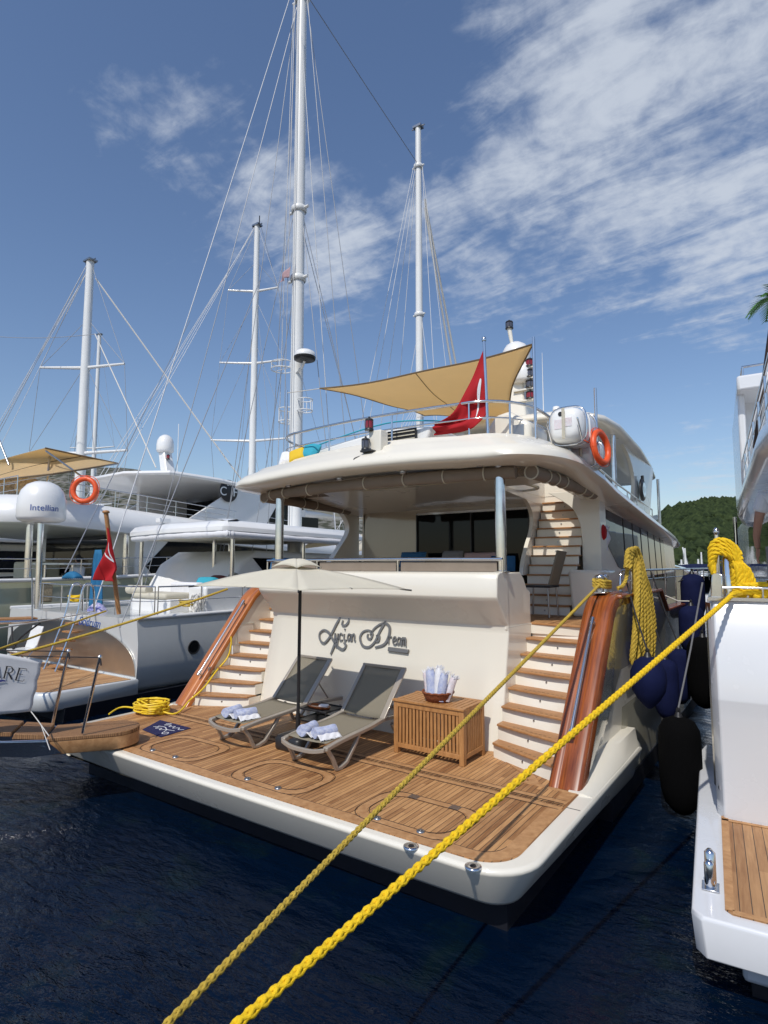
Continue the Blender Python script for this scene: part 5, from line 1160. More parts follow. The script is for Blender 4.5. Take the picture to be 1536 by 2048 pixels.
# masts and rigging
def mast(par,x,y,z0,z1,r0,r1,name='mast',m=mastm,n=16):
    g=MB(); g.tube([(x,y,z0),(x,y,z0+(z1-z0)*.5),(x,y,z1)],[r0,(r0+r1)/2*1.03,r1],n); o=g.build(name,m,par)
    g=MB(); g.mm((x-r1*1.6,y-r1*1.2,z1),(x+r1*1.6,y+r1*1.2,z1+.1)); g.tube([(x-r1*2.6,y,z1+.05),(x+r1*2.6,y,z1+.05)],.03,6); g.build('masthead',steeld,o); return o
def spreader(mo,x,y,z,w,sweep=0,r=.05,ang=0):
    for sg in (-1,1):
        g=MB(); g.tube([(x,y,z),(x+sg*w*math.cos(ang),y+sg*w*math.sin(ang)-sweep,z+.08)],[r*1.3,r*.8],8); g.build('spreader',mastm,mo)
def stays(mo,lst,r=.011,m=wire):
    for a,b_ in lst:
        a=Vector(a);b_=Vector(b_); g=MB(); s_=(a-b_).length*.004; g.tube([a,a.lerp(b_,.5)-Vector((0,0,s_)),b_],r,5); g.build('stay',m,mo)
mx1=-13.0; 
m1p=at(590,1010,X=mx1); m1y=m1p.y; M1=mast(B,mx1,m1y,1.1,23.2,.225,.16)
m2y=at(840,900,X=mx1-.1).y; M2=mast(B,mx1-.1,m2y,1.1,21.95,.19,.13)
for z in (11.6,14.0,21.7):
    g=MB(); g.lathe([(.23,-.1),(.27,-.06),(.27,.06),(.23,.1)],(mx1,m1y,z),14); g.tube([(mx1-.42,m1y,z),(mx1+.42,m1y,z)],.05,6); g.build('mast_band',mastm,M1)
for z in (13.2,20.1): g=MB(); g.lathe([(.18,-.1),(.22,-.06),(.22,.06),(.18,.1)],(mx1-.1,m2y,z),14); g.tube([(mx1-.4,m2y,z),(mx1+.2,m2y,z)],.04,6); g.build('mast_band',mastm,M2)
# radar domes on the mainmast
g=MB(); g.tube([(mx1,m1y-.1,8.35),(mx1+.45,m1y-.25,8.45),(mx1+.62,m1y-.3,8.62)],.045,8); g.build('radar_bracket',mastm,M1)
g=MB(); g.lathe([(0,.34),(.2,.33),(.32,.26),(.34,.16),(.34,.10)],(mx1+.62,m1y-.3,8.62),24); rd=g.build('radar_dome',whitep,M1); g=MB(); g.lathe([(.345,.12),(.335,.03),(.26,0),(0,0)],(mx1+.62,m1y-.3,8.62),24); g.build('radar_base',blackp,rd)
def cage(x,y,z,r,h): 
    g=MB()
    for zz in (0,h): g.tube([(x+r*math.cos(a),y+r*math.sin(a),z+zz) for a in [2*math.pi*k/20 for k in range(20)]],.018,5,True)
    for k in range(6): a=k*math.pi/3; g.tube([(x+r*math.cos(a),y+r*math.sin(a),z),(x+r*math.cos(a),y+r*math.sin(a),z+h)],.014,4)
    g.tube([(x-r,y,z),(x+r,y,z)],.014,4); return g.build('radar_cage',mastm,M1)
cage(mx1-.62,m1y-.05,8.65,.36,.22); cage(mx1-.35,m1y-.05,6.85,.28,.42); cage(mx1+.42,m1y-.05,7.1,.24,.36)
hdm=21.6; by=m1y
stays(M1,[((mx1-.2,by,hdm),(-16.5,by-3,1.2)),((mx1-.25,by,hdm),(-15.9,by-.6,1.2)),((mx1-.2,by,hdm),(-15.6,by+1.2,1.2)),((mx1+.25,by,hdm),(-11.2,by+1.0,1.2)),((mx1+.2,by,hdm),(-11.2,by+2.6,1.2)),((mx1-.1,by-.1,14.0),(-15.8,by-1,1.2)),((mx1+.1,by,14.0),(-11.2,by+.2,1.2)),((mx1+.1,by,14.0),(-11.3,by+3,1.2)),((mx1-.1,by,11.6),(-15.8,by+.5,1.2)),((mx1+.05,by-.22,22.6),(mx1+.1,by-.35,1.5)),((mx1-.12,by-.22,22.6),(mx1-.2,by-.4,1.5))],.012)
stays(M1,[((mx1-.3,by-.3,21.6),(-13.4,7.4,1.3)),((mx1+.2,by-.2,20),(-12.3,by+1.4,1.5)),((mx1-.3,by-.1,21.6),(-14.2,by+.3,1.6)),((mx1-.2,by+.2,14),(mx1-1.2,m2y-.5,1.5))],.014,wirew)
stays(M1,[((mx1+.1,by,21.9),(mx1-.1,m2y,20.2))],.014)
stays(M2,[((mx1-.2,m2y,20.1),(-15.8,m2y-.8,1.3)),((mx1-.2,m2y,20.1),(-15.6,m2y+.8,1.3)),((mx1+.1,m2y,20.1),(-11.2,m2y-1.2,1.3)),((mx1+.1,m2y,20.1),(-11.3,m2y+1.2,1.3)),((mx1,m2y,13.2),(-11.3,m2y-.3,1.3)),((mx1,m2y,13.2),(-15.6,m2y,1.3)),((mx1-.2,m2y-.1,20.1),(-14.8,m2y-3.0,2.6)),((mx1-.3,m2y-.1,20.1),(-15.2,m2y-3.2,2.6))],.013,wirew)
stays(M2,[((mx1+.1,m2y+.2,18.6),(mx1+.2,m2y+6.4,3)),((mx1+.1,m2y+.2,18.2),(mx1+.1,m2y+5.6,3))],.05,ropew)
g=MB(); g.tube([(mx1-.1,m1y+.5,3.9),(mx1-.1,m2y-.6,4.0)],.12,10); bo_=g.build('boom',mastm,B)
g=MB(); g.loft([[(mx1-.1+.22*math.cos(a)*k,y,4.2+.35*math.sin(a)*k) for a in [2*math.pi*q/12 for q in range(12)]] for y,k in ((m1y+.6,.6),(m1y+2,1.0),(m1y+4,1.0),(m2y-1,.8))],True,(True,True)); g.build('stowed_sail',creamf,bo_)
# sand-coloured spray hood between masts, lazy jacks
g=MB(); g.grid(lambda u,v:(-14.6+2.9*u,14.9+3.5*v,2.75+.75*math.sin(math.pi*min(1,u))*.4+.35*v-.1*math.sin(8*u)),12,12); g.build('spray_hood',creamf,B,solid=.01)
g=MB(); g.prism([(-11.25,14.8,3.05),(-11.25,17.6,3.25),(-11.25,17.2,1.9),(-11.25,15.0,1.7)],(-.02,0,0)); g.build('side_screen',creamf,B)
stays(M2,[((-12.9,m2y-.2,9.5),(-12.9+.05*k,15.2+.75*k,3.1)) for k in range(8)],.010,wirew)
# pennant on the starboard halyard
pp=at(578,525,Y=m1y-.4); PN=thing('pennant',pp,'small faded pink pennant high on the rigging left of the tallest mast','pennant')
g=MB(); a=at(582,525,Y=m1y-.4); b_=at(579,552,Y=m1y-.4); c=at(556,566,Y=m1y-.4); g.grid(lambda u,v:a.lerp(b_,v).lerp(c.lerp(b_,v*.3),u)+Vector((0,.06*math.sin(9*u),0)),8,6); g.build('cloth',mat('faded_pink_cloth',(.42,.28,.30),.9),PN,solid=.004)
g=MB(); g.tube([at(584,505,Y=m1y-.4),at(577,570,Y=m1y-.4)],.008,5); g.build('halyard',wire,PN)
# red ensign on a slanting staff at the stern of the motor sailer
fb=at(238,1228,Y=7.1); ft=at(212,1026,Y=6.7)
tp2=cat_rom([at(214,1040,Y=6.72),at(211,1075,Y=6.7),at(206,1105,Y=6.68),at(197,1135,Y=6.68),at(190,1160,Y=6.68)],5)
bt2=cat_rom([at(233,1132,Y=6.9),at(232,1142,Y=6.86),at(231,1150,Y=6.8),at(229,1157,Y=6.78),at(226,1163,Y=6.74)],5)
def f2(u,v):
    p=edge(tp2,u).lerp(edge(bt2,u),v); return p+Vector((.3,1,0))*(.05*math.sin(8*v+5*u)*min(1,u*3))
flag('ensign',f2,[fb,ft],'red flag with white crescent on a slanting wooden staff at the silver stern',fb,[[(.30-.10*math.cos(a_),.45+.22*math.sin(a_*2-1.5),.004+.03*math.sin(a_)) for a_ in [math.pi*k/10 for k in range(11)]]],poler=.045,pm=tread)
# odds and ends on that deck
def coilthing(c,r,m,label,cat='rope coil',n=70,rr=.018,vert=False,name='rope_coil'):
    o=thing(name,c,label,cat); rnd=random.Random(hash(label)%99 if False else len(label)); pts=[]
    for k in range(n):
        a=k*.5; q=r*(1+.15*math.sin(k*.77)); 
        pts.append((c[0]+q*math.cos(a),c[1]+(.10*math.sin(k*.3) if vert else q*.8*math.sin(a)),c[2]+(q*1.5*math.sin(a) if vert else .002*k+.02*math.sin(k*.9)))) 
    g=MB(); g.tube(cat_rom(pts,2),rr,5); g.build('turns',m,o); return o
q_=at(372,1212,Y=8.6); coilthing((q_.x,q_.y,q_.z),.16,yellow2,'coiled yellow mooring rope hung on the rail of the silver boat')
q_=at(150,1202,Y=7.6); coilthing((q_.x,q_.y,q_.z),.16,yellow,'bright yellow rope heaped beside the boarding ladder')
q_=at(395,1205,Y=8.7); coilthing((q_.x,q_.y,q_.z),.12,ropew,'off-white rope hank hanging on the rail stanchion',vert=True)
# blue robe and folded blue towels, patterned cushion heap, wicker hamper
def cloth_hang(name,px0,px1,py0,py1,Y,m,label,cat,fold=9,amp=.05):
    a=at(px0,py0,Y=Y);b_=at(px1,py0,Y=Y);c=at(px0,py1,Y=Y); g=MB(); W=b_-a; H=c.z-a.z
    g.grid(lambda u,v:(a.x+W.x*(.5+(u-.5)*(.45+.55*v**.6)),Y+amp*math.sin(u*fold*2)*(.3+v),a.z+H*v),30,12); return tag(g.build(name,m,solid=.012),label,cat)
cloth_hang('beach_robe',182,212,1100,1215,8.4,bluer,'long bright blue beach robe hanging beside the red flag','robe')
g=MB(); rnd=random.Random(2); c=at(192,1218,Y=7.7)
g.grid(lambda u,v:(c.x-.34+.68*u,c.y-.1+.25*v,c.z-.10+.24*math.sin(math.pi*u)**.5*math.sin(math.pi*v)**.5+.02*math.sin(u*31)*math.sin(v*17)),26,12)
patt=mat('blue_white_print',(.60,.58,.66),.9,var=.9,vscale=12,vcol=(.05,.06,.35)); tag(g.build('crumpled_towel',patt,solid=.01),'crumpled blue and white patterned towel on the silver boat rail','towel')
c=at(140,1105,Y=11); wk=mat('pale_wicker',(.55,.44,.28),.7,bump=1,bscale=25,var=.6,vscale=14)
c=at(85,1200,Y=8.2); HM=thing('wicker_hamper',c,'pale woven wicker hamper standing behind the boarding ladder','hamper'); g=MB(); g.box((c.x,c.y,c.z+.20),(.42,.36,.5)); g.build('body',wk,HM,bevel=.03); g=MB(); g.box((c.x,c.y,c.z+.47),(.46,.40,.04)); g.build('lid',wk,HM,bevel=.01)
# mooring lines of the silver boat
def slackline(name,a,b_,r,m,label,sagz=.1,cat='mooring rope',grp=None):
    a=Vector(a);b_=Vector(b_); P=[]
    for k in range(21): t=k/20; p=a.lerp(b_,t); p.z-=sagz*4*t*(1-t); P.append(p)
    g=MB(); g.tube(P,r,6); return tag(g.build(name,m),label,cat,grp)
slackline('mooring_rope',at(212,1222,Y=7.4),at(-40,1312,D=9.3),.020,yellow2,'upper thin yellow mooring rope slanting left from the silver stern',.0,grp='mooring ropes of the silver boat')
slackline('mooring_rope',at(455,1178,X=-8.2),at(20,1312,D=8.2),.020,yellow2,'longer thin yellow rope from the cream yacht rail to the left',.04,grp='mooring ropes of the silver boat')
slackline('mooring_rope',at(190,1222,Y=7.4),at(-40,1262,D=9.3),.014,ropew,'thin pale rope running left from the silver boat quarter',.02)
# ================================================================ the big white yacht beyond
C=thing('superyacht',(-22.0,8.0,ZW),'large white three-deck yacht with round black emblem, far left, lifebuoy on its upper rail','motor yacht')
CX=-18.0; CC=-21.9
g=MB(); rr=[]
for y in (6.2,6.5,7.2,9,12,16,20,25,30,35):
    h=(3.9 if y<22 else 3.9*(1-((y-22)/15)**2)); rr.append([(CC+sg*h*k,y,z) for sg,k,z in ((1,.9,-.8),(1,.98,0),(1,1,.9),(1,.97,1.75+(.0 if y<9 else .03*(y-9))),(-1,.97,1.75+(.0 if y<9 else .03*(y-9))),(-1,1,.9),(-1,.98,0),(-1,.9,-.8))])
g.loft(rr,True,(True,True)); ch_=g.build('hull',olive,C)
g=MB(); g.tube([(CX+.0,y,1.80+.03*max(0,y-9)) for y in (6.3,8,10,14,18,22)],.06,8); g.build('cap_rail',whitep,ch_)
cleat_rail(C,[Vector((CX-.1,y,1.85+.03*max(0,y-9))) for y in (6.6,8,9.5,11,12.5,14,16,18)],.55,(.5,))
# main deck saloon
g=MB(); g.mm((-25.2,11.6,1.6),(-18.6,30,3.5)); g.build('saloon',whitep,C,bevel=.05)
g=MB(); g.mm((-24.8,11.55,1.7),(-20.2,11.62,3.3)); g.build('saloon_door',glass,C)
g=MB(); g.prism([(-18.58,12.4,1.75),(-18.58,12.0,2.2),(-18.58,12.9,3.1),(-18.58,24,2.95),(-18.58,24,2.2)],(-.03,0,0)); g.build('side_window',glass,C)
# upper deck overhang: broad rounded white band
def co(z,i):
    S=[(CX+.05-i-max(0,y-9)*.03,y) for y in (26,20,15,11,9.5)]+[(CC+4.0-i-1.2*(1-math.cos(a)),8.3+i*.8-1.3*math.sin(a)*1.0) for a in [k*math.pi/16 for k in range(1,8)]]
    return [(x,y,z-.055*max(0,y-8)) for x,y in S]+[(2*CC-x,y,z-.055*max(0,y-8)) for x,y in S[::-1]]
g=MB(); g.loft([co(3.50,.8),co(3.42,.2),co(3.45,.04),co(3.60,0),co(3.85,.03),co(4.12,.22),co(4.28,.42),co(4.30,.7)],True,(True,True)); g.build('upper_deck',whitep,C)
for x,y in ((-18.4,8.1),(-25.3,8.1),(-18.5,11.2)): g=MB(); g.tube([(x,y,1.7),(x,y,3.6)],.10,14); g.build('pillar',steel,C)
cleat_rail(C,[Vector((CX-.55-max(0,y-9)*.03,y,4.24-.055*(y-8))) for y in (8.6,9.6,10.8,12,13.2,14.6,16,18,20)],.62,(.33,.66))
cleat_rail(C,[Vector((x,7.9,4.26)) for x in (-18.9,-19.8,-21,-22.2,-23.4,-24.8)],.62,(.33,.66))
# hardtop, arch wing with emblem
hz=5.62
def hto(z,i): return [(-24.6+i,13.2+i,z),(-23,12.3+i,z+.05),(-20.6,12.2+i,z+.05),(-18.7-i,12.9+i,z+.0),(-18.5-i,15,z-.05),(-18.9-i,21,z-.35),(-24.9+i,21,z-.35),(-25.0+i,15,z-.05)]
g=MB(); g.loft([hto(hz-.10,.35),hto(hz-.08,.05),hto(hz,0),hto(hz+.09,.06),hto(hz+.12,.5)],True,(True,True)); g.build('hardtop',whitep,C,bevel=.02)
g=MB(); g.prism([(-18.75,13.9,4.0),(-18.75,16.3,5.55),(-18.75,18.8,5.4),(-18.75,17.6,3.7)],(-.12,0,0)); aw=g.build('arch_wing',whitep,C,bevel=.03)
g=MB(); g.prism([(-25.0,13.9,4.0),(-25.0,16.3,5.55),(-25.0,18.8,5.4),(-25.0,17.6,3.7)],(.12,0,0)); g.build('arch_wing',whitep,C,bevel=.03)
g=MB(); g.mm((-24.0,17.5,3.8),(-19.5,22,5.2)); g.build('sky_lounge',glass,C); g=MB(); g.mm((-24.1,15,3.9),(-23.9,17.5,5.5)); g.build('lounge_wall',whitep,C)
ec=at(457,982,X=-18.68); g=MB(); g.lathe([(0,.05),(.42,.05),(.45,.03),(.45,0)],ec,28,'X'); em=g.build('emblem',blackp,C)
for s_,dy,dz,sz in (('C',-.30,-.05,.50),('F',.30,-.05,.50),('BY',0,.27,.22)): text('emblem_letter',s_,sz,frame(ec+Vector((.055,dy,dz)),(0,1,0),(0,0,1)),whitep,em,ext=.006)
# mast with dome
dc=at(330,905,Y=15); g=MB(); 
g.loft([[(dc.x+dx*w+o,15+dy*w,z) for dx,dy in ((-1,-1),(1,-1),(1,1),(-1,1))] for z,w,o in ((5.6,.32,.55),(6.2,.22,.25),(dc.z,.20,0))],True,(True,True)); rm=g.build('radar_mast',whitep,C,bevel=.04)
dome((dc.x,15,dc.z),.36,.78,par=rm); lamp((dc.x+.38,14.9,dc.z-.35),.07,.2,redglass,rm); lamp((dc.x+.62,14.9,6.0),.07,.2,redglass,rm)
g=MB(); g.box((dc.x+1.1,15,5.95),(1.2,.3,.14)); g.build('radar_scanner',whitep,rm,bevel=.05); g=MB(); g.tube([(dc.x+.9,15,5.6),(dc.x+.9,15,8.2)],.015,5); g.tube([(dc.x-.35,15.2,5.6),(dc.x-.35,15.2,7.4)],.015,5); g.build('whip_aerial',whitep,rm)
g=MB(); g.mm((-23.2,9.7,1.7),(-21.4,10.5,2.35)); g.build('after_sofa',creamf,C,bevel=.08)
# awning over its upper deck
aw0=[at(-160,985,Y=8.4),at(90,896,Y=9.4),at(236,927,Y=11.6),at(108,948,Y=8.2)]
SA=thing('sun_awning',aw0[1],'sand-coloured awning on curved poles over the white yacht upper deck, far left','awning')
def awf(u,v):
    p=aw0[0].lerp(aw0[3],u).lerp(aw0[1].lerp(aw0[2],u),v); p.z+=.30*math.sin(math.pi*u)*(1-v)*.2+.18*math.sin(math.pi*v)*(1-u); return p
g=MB(); g.grid(awf,20,14); g.build('canvas',sailm,SA,solid=.006)
ed=[Vector(awf(i/20,0)) for i in range(21)]+[Vector(awf(1,i/14)) for i in range(15)]+[Vector(awf(1-i/20,1)) for i in range(21)]; g=MB(); g.tube(ed,.03,5); g.tube([Vector(awf(.5,i/14)) for i in range(15)],.018,5); g.build('hem',sh,SA)
for a,b_ in (((-60,900,10),(-25,1000,9)),((100,905,10),(93,985,9)),((18,930,9),(-2,880,9.5))):
    g=MB(); g.tube([at(a[0],a[1],Y=a[2]),at(b_[0],b_[1],Y=b_[2]-.6)],.035,8); g.build('awning_pole',steeld,SA)
g=MB(); g.tube([at(92,902,Y=9.4),at(190,972,Y=9.2)],.03,6); g.tube([at(-40,975,Y=8.6),at(110,948,Y=8.6),at(235,928,Y=11.4)],.025,6); g.build('spreader_pole',steeld,SA)
lbp=at(169,980,Y=8.75); lifebuoy('lifebuoy',(-17.95,lbp.y+.6,0) if False else at(169,980,Y=8.6),.38,(.55,-.8,.05),'orange lifebuoy hanging on the upper rail of the white yacht, far left',tr=.30)
for k in range(4):
    c=at(-60+38*k,972,Y=9.3); g=MB(); g.lathe([(0,.0),(.30,0),(.36,.12),(.36,.42),(.30,.5),(0,.5)],(c.x,c.y,c.z-.25),16); o=g.build('rope_pouffe',wk); tag(o,'pale woven deck pouffe on the white yacht upper deck, '+['leftmost of four','second of four','third of four','rightmost of four'][k],'pouffe','woven pouffes along the upper deck rail')
# person seated on the deck beyond, side view, white shirt
def person_seated(c,face,label,sc=1.0):
    o=thing('person',c,label,'person'); c=Vector(c)
    f=Vector(face).normalized(); s_=Vector((f.y,-f.x,0)); up=Vector((0,0,1))
    def P(a,b_,z): return c+f*a*sc+s_*b_*sc+up*z*sc
    V=[P(0,0,.0),P(.02,0,.16),P(.05,0,.32),P(.09,0,.46),P(.12,0,.56),P(.13,.17,.44),P(.13,-.17,.44),P(.20,.21,.20),P(.20,-.21,.20),P(.43,.16,.16),P(.43,-.14,.22),P(.05,.1,-.02),P(.05,-.1,-.02),P(.46,.12,.0),P(.46,-.12,.0),P(.46,.12,-.4),P(.46,-.12,-.4)]
    Rr=[.13,.12,.13,.14,.06,.065,.065,.048,.048,.035,.035,.09,.09,.065,.065,.045,.045]
    E=[(0,1),(1,2),(2,3),(3,4),(3,5),(3,6),(5,7),(6,8),(7,9),(8,10),(0,11),(0,12),(11,13),(12,14),(13,15),(14,16)]
    inv=wm(o).inverted(); me=bpy.data.meshes.new('body'); me.from_pydata([inv@v for v in V],E,[]); b=bpy.data.objects.new('body',me); col.objects.link(b); b.parent=o
    m=b.modifiers.new('k','SKIN'); 
    for i,r in enumerate(Rr): me.skin_vertices[0].data[i].radius=(r*sc,r*sc)
    me.skin_vertices[0].data[0].use_root=True
    m2=b.modifiers.new('u','SUBSURF'); m2.levels=1; m2.render_levels=2; me.materials.append(shirt)
    g=MB(); h=P(.14,0,.72); g.lathe([(0,-.13),(.05,-.125),(.075,-.08),(.085,0),(.085,.05),(.06,.10),(0,.12)],h,14); g.tube([P(.12,0,.54),P(.14,0,.64)],.05,8); g.tube([h+f*.08+up*-.0,h+f*.105-up*.03],.016,6); hd=g.build('head',skin,o)
    g=MB(); g.lathe([(.086,.0),(.092,.05),(.07,.115),(0,.14)],h-f*.012,14); g.lathe([(.06,-.1),(.085,-.02),(.088,.03)],h-f*.03,12); g.build('hair',hair,hd)
    for b_ in (.04,-.04): g=MB(); q=h+f*.082+s_*b_; g.box(q,(.03,.03,.022)); g.build('sunglass_lens',black,hd)
    g=MB(); 
    for q in (P(.43,.16,.16),P(.43,-.14,.22)):
        g=MB(); g.loft([[q+s_*a*.03+up*b2*.012+f*k for a,b2 in ((-1,-1),(1,-1),(1,1),(-1,1))] for k in (0,.08)],True,(True,True))
        for j in range(4): g.tube([q+f*.08+s_*(-.024+.016*j),q+f*(.13-.008*abs(j-1.5))+s_*(-.024+.016*j)-up*.01,q+f*.145+s_*(-.024+.016*j)-up*.03],.0075,5)
        g.tube([q+f*.02+s_*.03,q+f*.06+s_*.05,q+f*.09+s_*.05-up*.01],.008,5); g.build('hand',skin,o)
    return o
pc=at(160,1168,Y=9.9); person_seated((pc.x,pc.y,pc.z),(-1,-.15,0),'dark-haired person in a white shirt and sunglasses, seated side-on under the white deck',sc=1.12)
# table in front of the seated person, blue towels
tc_=at(118,1128,Y=9.7); TB=thing('deck_table',tc_,'long white-topped table under the overhang of the white yacht','table'); g=MB(); g.box((tc_.x,tc_.y,tc_.z),(2.4,.9,.06)); g.build('table_top',whitep,TB,bevel=.02)
for dx in (-.9,.9): g=MB(); g.tube([(tc_.x+dx,tc_.y,tc_.z),(tc_.x+dx,tc_.y,tc_.z-.75)],.05,8); g.build('leg',steel,TB)
c=at(145,1150,Y=9.0); g=MB(); g.grid(lambda u,v:(c.x-.35+.7*u,c.y-.15+.3*v,c.z-.1+.2*math.sin(math.pi*u)**.4*math.sin(math.pi*v)**.4+.012*math.sin(u*40)),24,8); tag(g.build('folded_towels',bluer,solid=.01),'folded bright blue towels beside the seated person','towel')
# ---- another pale yacht, seen through the open decks of the superyacht
E2=thing('charter_yacht',(-33,12,ZW),'pale charter yacht with beige awnings seen through the open deck of the white yacht','motor yacht')
g=MB(); rr=[]
for y in (5.5,6,8,14,20,26,31):
    h=3.6 if y<20 else 3.6*(1-((y-20)/11.5)**2); rr.append([(-33+sg*h*k,y,z) for sg,k,z in ((1,.9,-.9),(1,.98,.1),(1,1,1.5),(-1,1,1.5),(-1,.98,.1),(-1,.9,-.9))])
g.loft(rr,True,(True,True)); g.build('hull',white,E2)
g=MB(); g.mm((-35.6,11,1.5),(-30.4,24,3.2)); g.build('saloon',creamf,E2,bevel=.1); g=MB(); g.mm((-30.39,11.6,1.9),(-30.34,23,2.9)); g.build('side_window',glass,E2); g=MB(); g.mm((-35.3,10.94,1.6),(-30.8,10.99,3.0)); g.build('after_window',glass,E2)
g=MB(); g.mm((-36.3,5.6,3.3),(-29.7,22,3.62)); g.build('upper_deck',whitep,E2,bevel=.14,seg=3)
g=MB(); g.grid(lambda u,v:(-36.1+6.2*u,5.4+4.6*v,3.28-.25*math.sin(math.pi*v)-.07*abs(math.sin(u*22))),60,8); g.build('awning',creamf,E2,solid=.02)
for x in (-35.9,-33,-30.0): g=MB(); g.tube([(x,5.9,1.5),(x,5.9,3.4)],.06,8); g.build('pillar',steel,E2)
cleat_rail(E2,[Vector((x,5.8,3.62)) for x in (-36,-34.5,-33,-31.5,-29.9)],.8,(.33,.66)); cleat_rail(E2,[Vector((-29.9,y,3.62)) for y in (5.8,8,10,12,14,16,18)],.8,(.33,.66))
g=MB(); g.mm((-35.2,6.6,1.5),(-31,7.4,2.1)); g.build('after_sofa',navy,E2,bevel=.1)
g=MB(); g.mm((-35,10,3.6),(-31,15,5.2)); g.build('flybridge',whitep,E2,bevel=.2,seg=3)
# ---- two further sailing boats whose masts rise on the left
def sailboat(label,x,y,zt,r,spr,hl,extra=()):
    o=thing('sailing_yacht',(x,y,ZW),label,'sailing yacht'); g=MB(); rr=[]
    for t,k in ((-.5,.6),(-.4,.8),(-.1,1),(.2,.9),(.4,.5),(.5,.05)): rr.append([(x+sg*k*hl*.14*q,y+t*hl,z) for sg,q,z in ((1,.6,-.9),(1,.95,.1),(1,1,1.1),(-1,1,1.1),(-1,.95,.1),(-1,.6,-.9))])
    g.loft(rr,True,(True,True)); g.build('hull',whitep,o); g=MB(); g.mm((x-hl*.08,y-hl*.2,1.05),(x+hl*.08,y+hl*.15,1.8)); g.build('coachroof',whitep,o,bevel=.15)
    mo=mast(o,x,y,1.0,zt,r,r*.72)
    for z,w in spr: spreader(mo,x,y,z,w,.2,r*.28,R(28))
    ch=[]
    for sg in (-1,1):
        px_=x; P=[(x+sg*.1,y,zt-.1)]
        for z,w in sorted(spr,reverse=True): P.append((x+sg*w*math.cos(R(28)),y+sg*w*math.sin(R(28))-.2,z+.08))
        P.append((x+sg*hl*.13,y,1.1)); ch+=list(zip(P,P[1:]))
        for z,w in spr: ch.append(((x,y,z-.2),(x+sg*hl*.13,y+.4,1.1))); ch.append(((x+sg*.05,y,z+ (zt-z)*.45),(x+sg*w*math.cos(R(28)),y+sg*w*math.sin(R(28))-.2,z+.08)))
    stays(mo,ch+list(extra),r*.05); return o,mo
def mpos(px,py_top,Y):
    a=at(px,1000,Y=Y); t=CAM+ray(px,py_top)*((a-CAM).dot(fwd)); return a.x,t.z
x,zt=mpos(503,447,22.5); zt*=1.032
o,mo=sailboat('white sailing yacht with three spreaders on its mast, behind the black round emblem',x,22.5,zt,.22,((zt*.42,2.3),(zt*.625,1.9),(zt*.82,1.5)),18,[((x,22.4,zt),(x-1.5,13,2)),((x+.2,22.6,zt),(x+1.5,30,2)),((x-.1,22.4,zt),(x-4,14,2))])
g=MB(); g.tube([(x+.3,22.4,zt),(x+.3,22.4,zt+.5)],.03,5); g.build('wind_vane',blackp,mo)
stays(mo,[((x-.2,22.4,zt-.2),(x-3,12.8,1.5)),((x-.15,22.4,zt-.2),(x-3.6,12.8,1.5))],.016,wirew)
x,zt=mpos(158,517,17.0); zt*=1.024
o,mo=sailboat('sailing yacht with a stout white mast beyond the sand-coloured awning, leftmost',x,17.0,zt,.30,((zt*.43,3.0),(zt*.68,2.6)),22,[((x,16.9,zt),(x-6,12,2)),((x,16.9,zt),(x-3.5,11,2)),((x,17.1,zt),(x-5,20,2))])
stays(mo,[((x-.3,17,zt-.5),(x-10,12.5,2)),((x-.3,17,zt-.5),(x-9,12.5,2)),((x-.3,17,zt-.5),(x-7.5,13,2))],.015,wirew); stays(mo,[((x+.3,17.2,zt-1),(x+9,25,3))],.04,ropew)
x,zt=mpos(184,668,26.0); zt*=1.02
o,mo=sailboat('smaller sailing yacht with a slim mast just right of the stout one',x,26.0,zt,.20,((zt*.55,2.0),(zt*.33,2.0)),15)
dome((x+1.3,26,4.6+1.9),.42,.85,par=mo); cage2=MB(); 
for zz in (0,.45,.9): cage2.tube([(x+2.6+1.6*math.cos(a),26+1.6*math.sin(a),5.0+zz) for a in [2*math.pi*k/24 for k in range(24)]],.035,5,True)
cage2.tube([(x,26,5.2),(x+4.2,26,5.2)],.05,6); cage2.build('radar_gantry',mastm,o)
slackline('stay_rope',at(190,668,D=30),at(312,935,D=24),.028,ropew,'thick rolled foresail line slanting down right from the slim mast',.0,cat='stay')
slackline('stay_rope',at(-20,672,D=30),at(190,668,D=30),.014,wire,'thin dark wire leading left from the slim masthead out of view',.15,cat='stay')
slackline('stay_rope',at(380,640,D=26),at(130,1145,D=11),.012,wire,'long thin wire crossing in front of the emblem arch down to the left',.0,cat='stay')
slackline('stay_rope',at(520,560,D=20),at(240,1255,D=11),.012,wire,'long thin wire crossing the white canopy down to the silver hull',.0,cat='stay')

# ---- clutter on the neighbouring decks
p0=at(70,1236,Y=6.8); p1=p0+Vector((-1.2,-5.6,.1))
BG=thing('boat_gangway',p0,'grey plank gangway with thin dark posts at the stern of the silver boat, far left','gangway')
dd=(p1-p0).normalized(); nn=Vector((dd.y,-dd.x,0)).normalized()
g=MB(); g.bar(p0,p1,.5,.05); g.build('plank',tread,BG)
for sg in (-1,1):
    g=MB(); g.tube([p0+nn*.27*sg-Vector((0,0,.05)),p1+nn*.27*sg-Vector((0,0,.05))],.045,8); g.build('side_tube',steel,BG)
for k in (0.02,.3,.6,.9):
    q=p0.lerp(p1,k)-nn*.27; g=MB(); g.tube([q,q+Vector((-.12,0,.95))],.018,6); g.build('stanchion',steeld,BG)
q0=p0.lerp(p1,.02)-nn*.27+Vector((-.12,0,.95)); q1=p0.lerp(p1,.9)-nn*.27+Vector((-.12,0,.95)); g=MB(); g.tube([q0,q0.lerp(q1,.5)-Vector((0,0,.06)),q1],.008,5); g.build('hand_line',ropeb,BG)
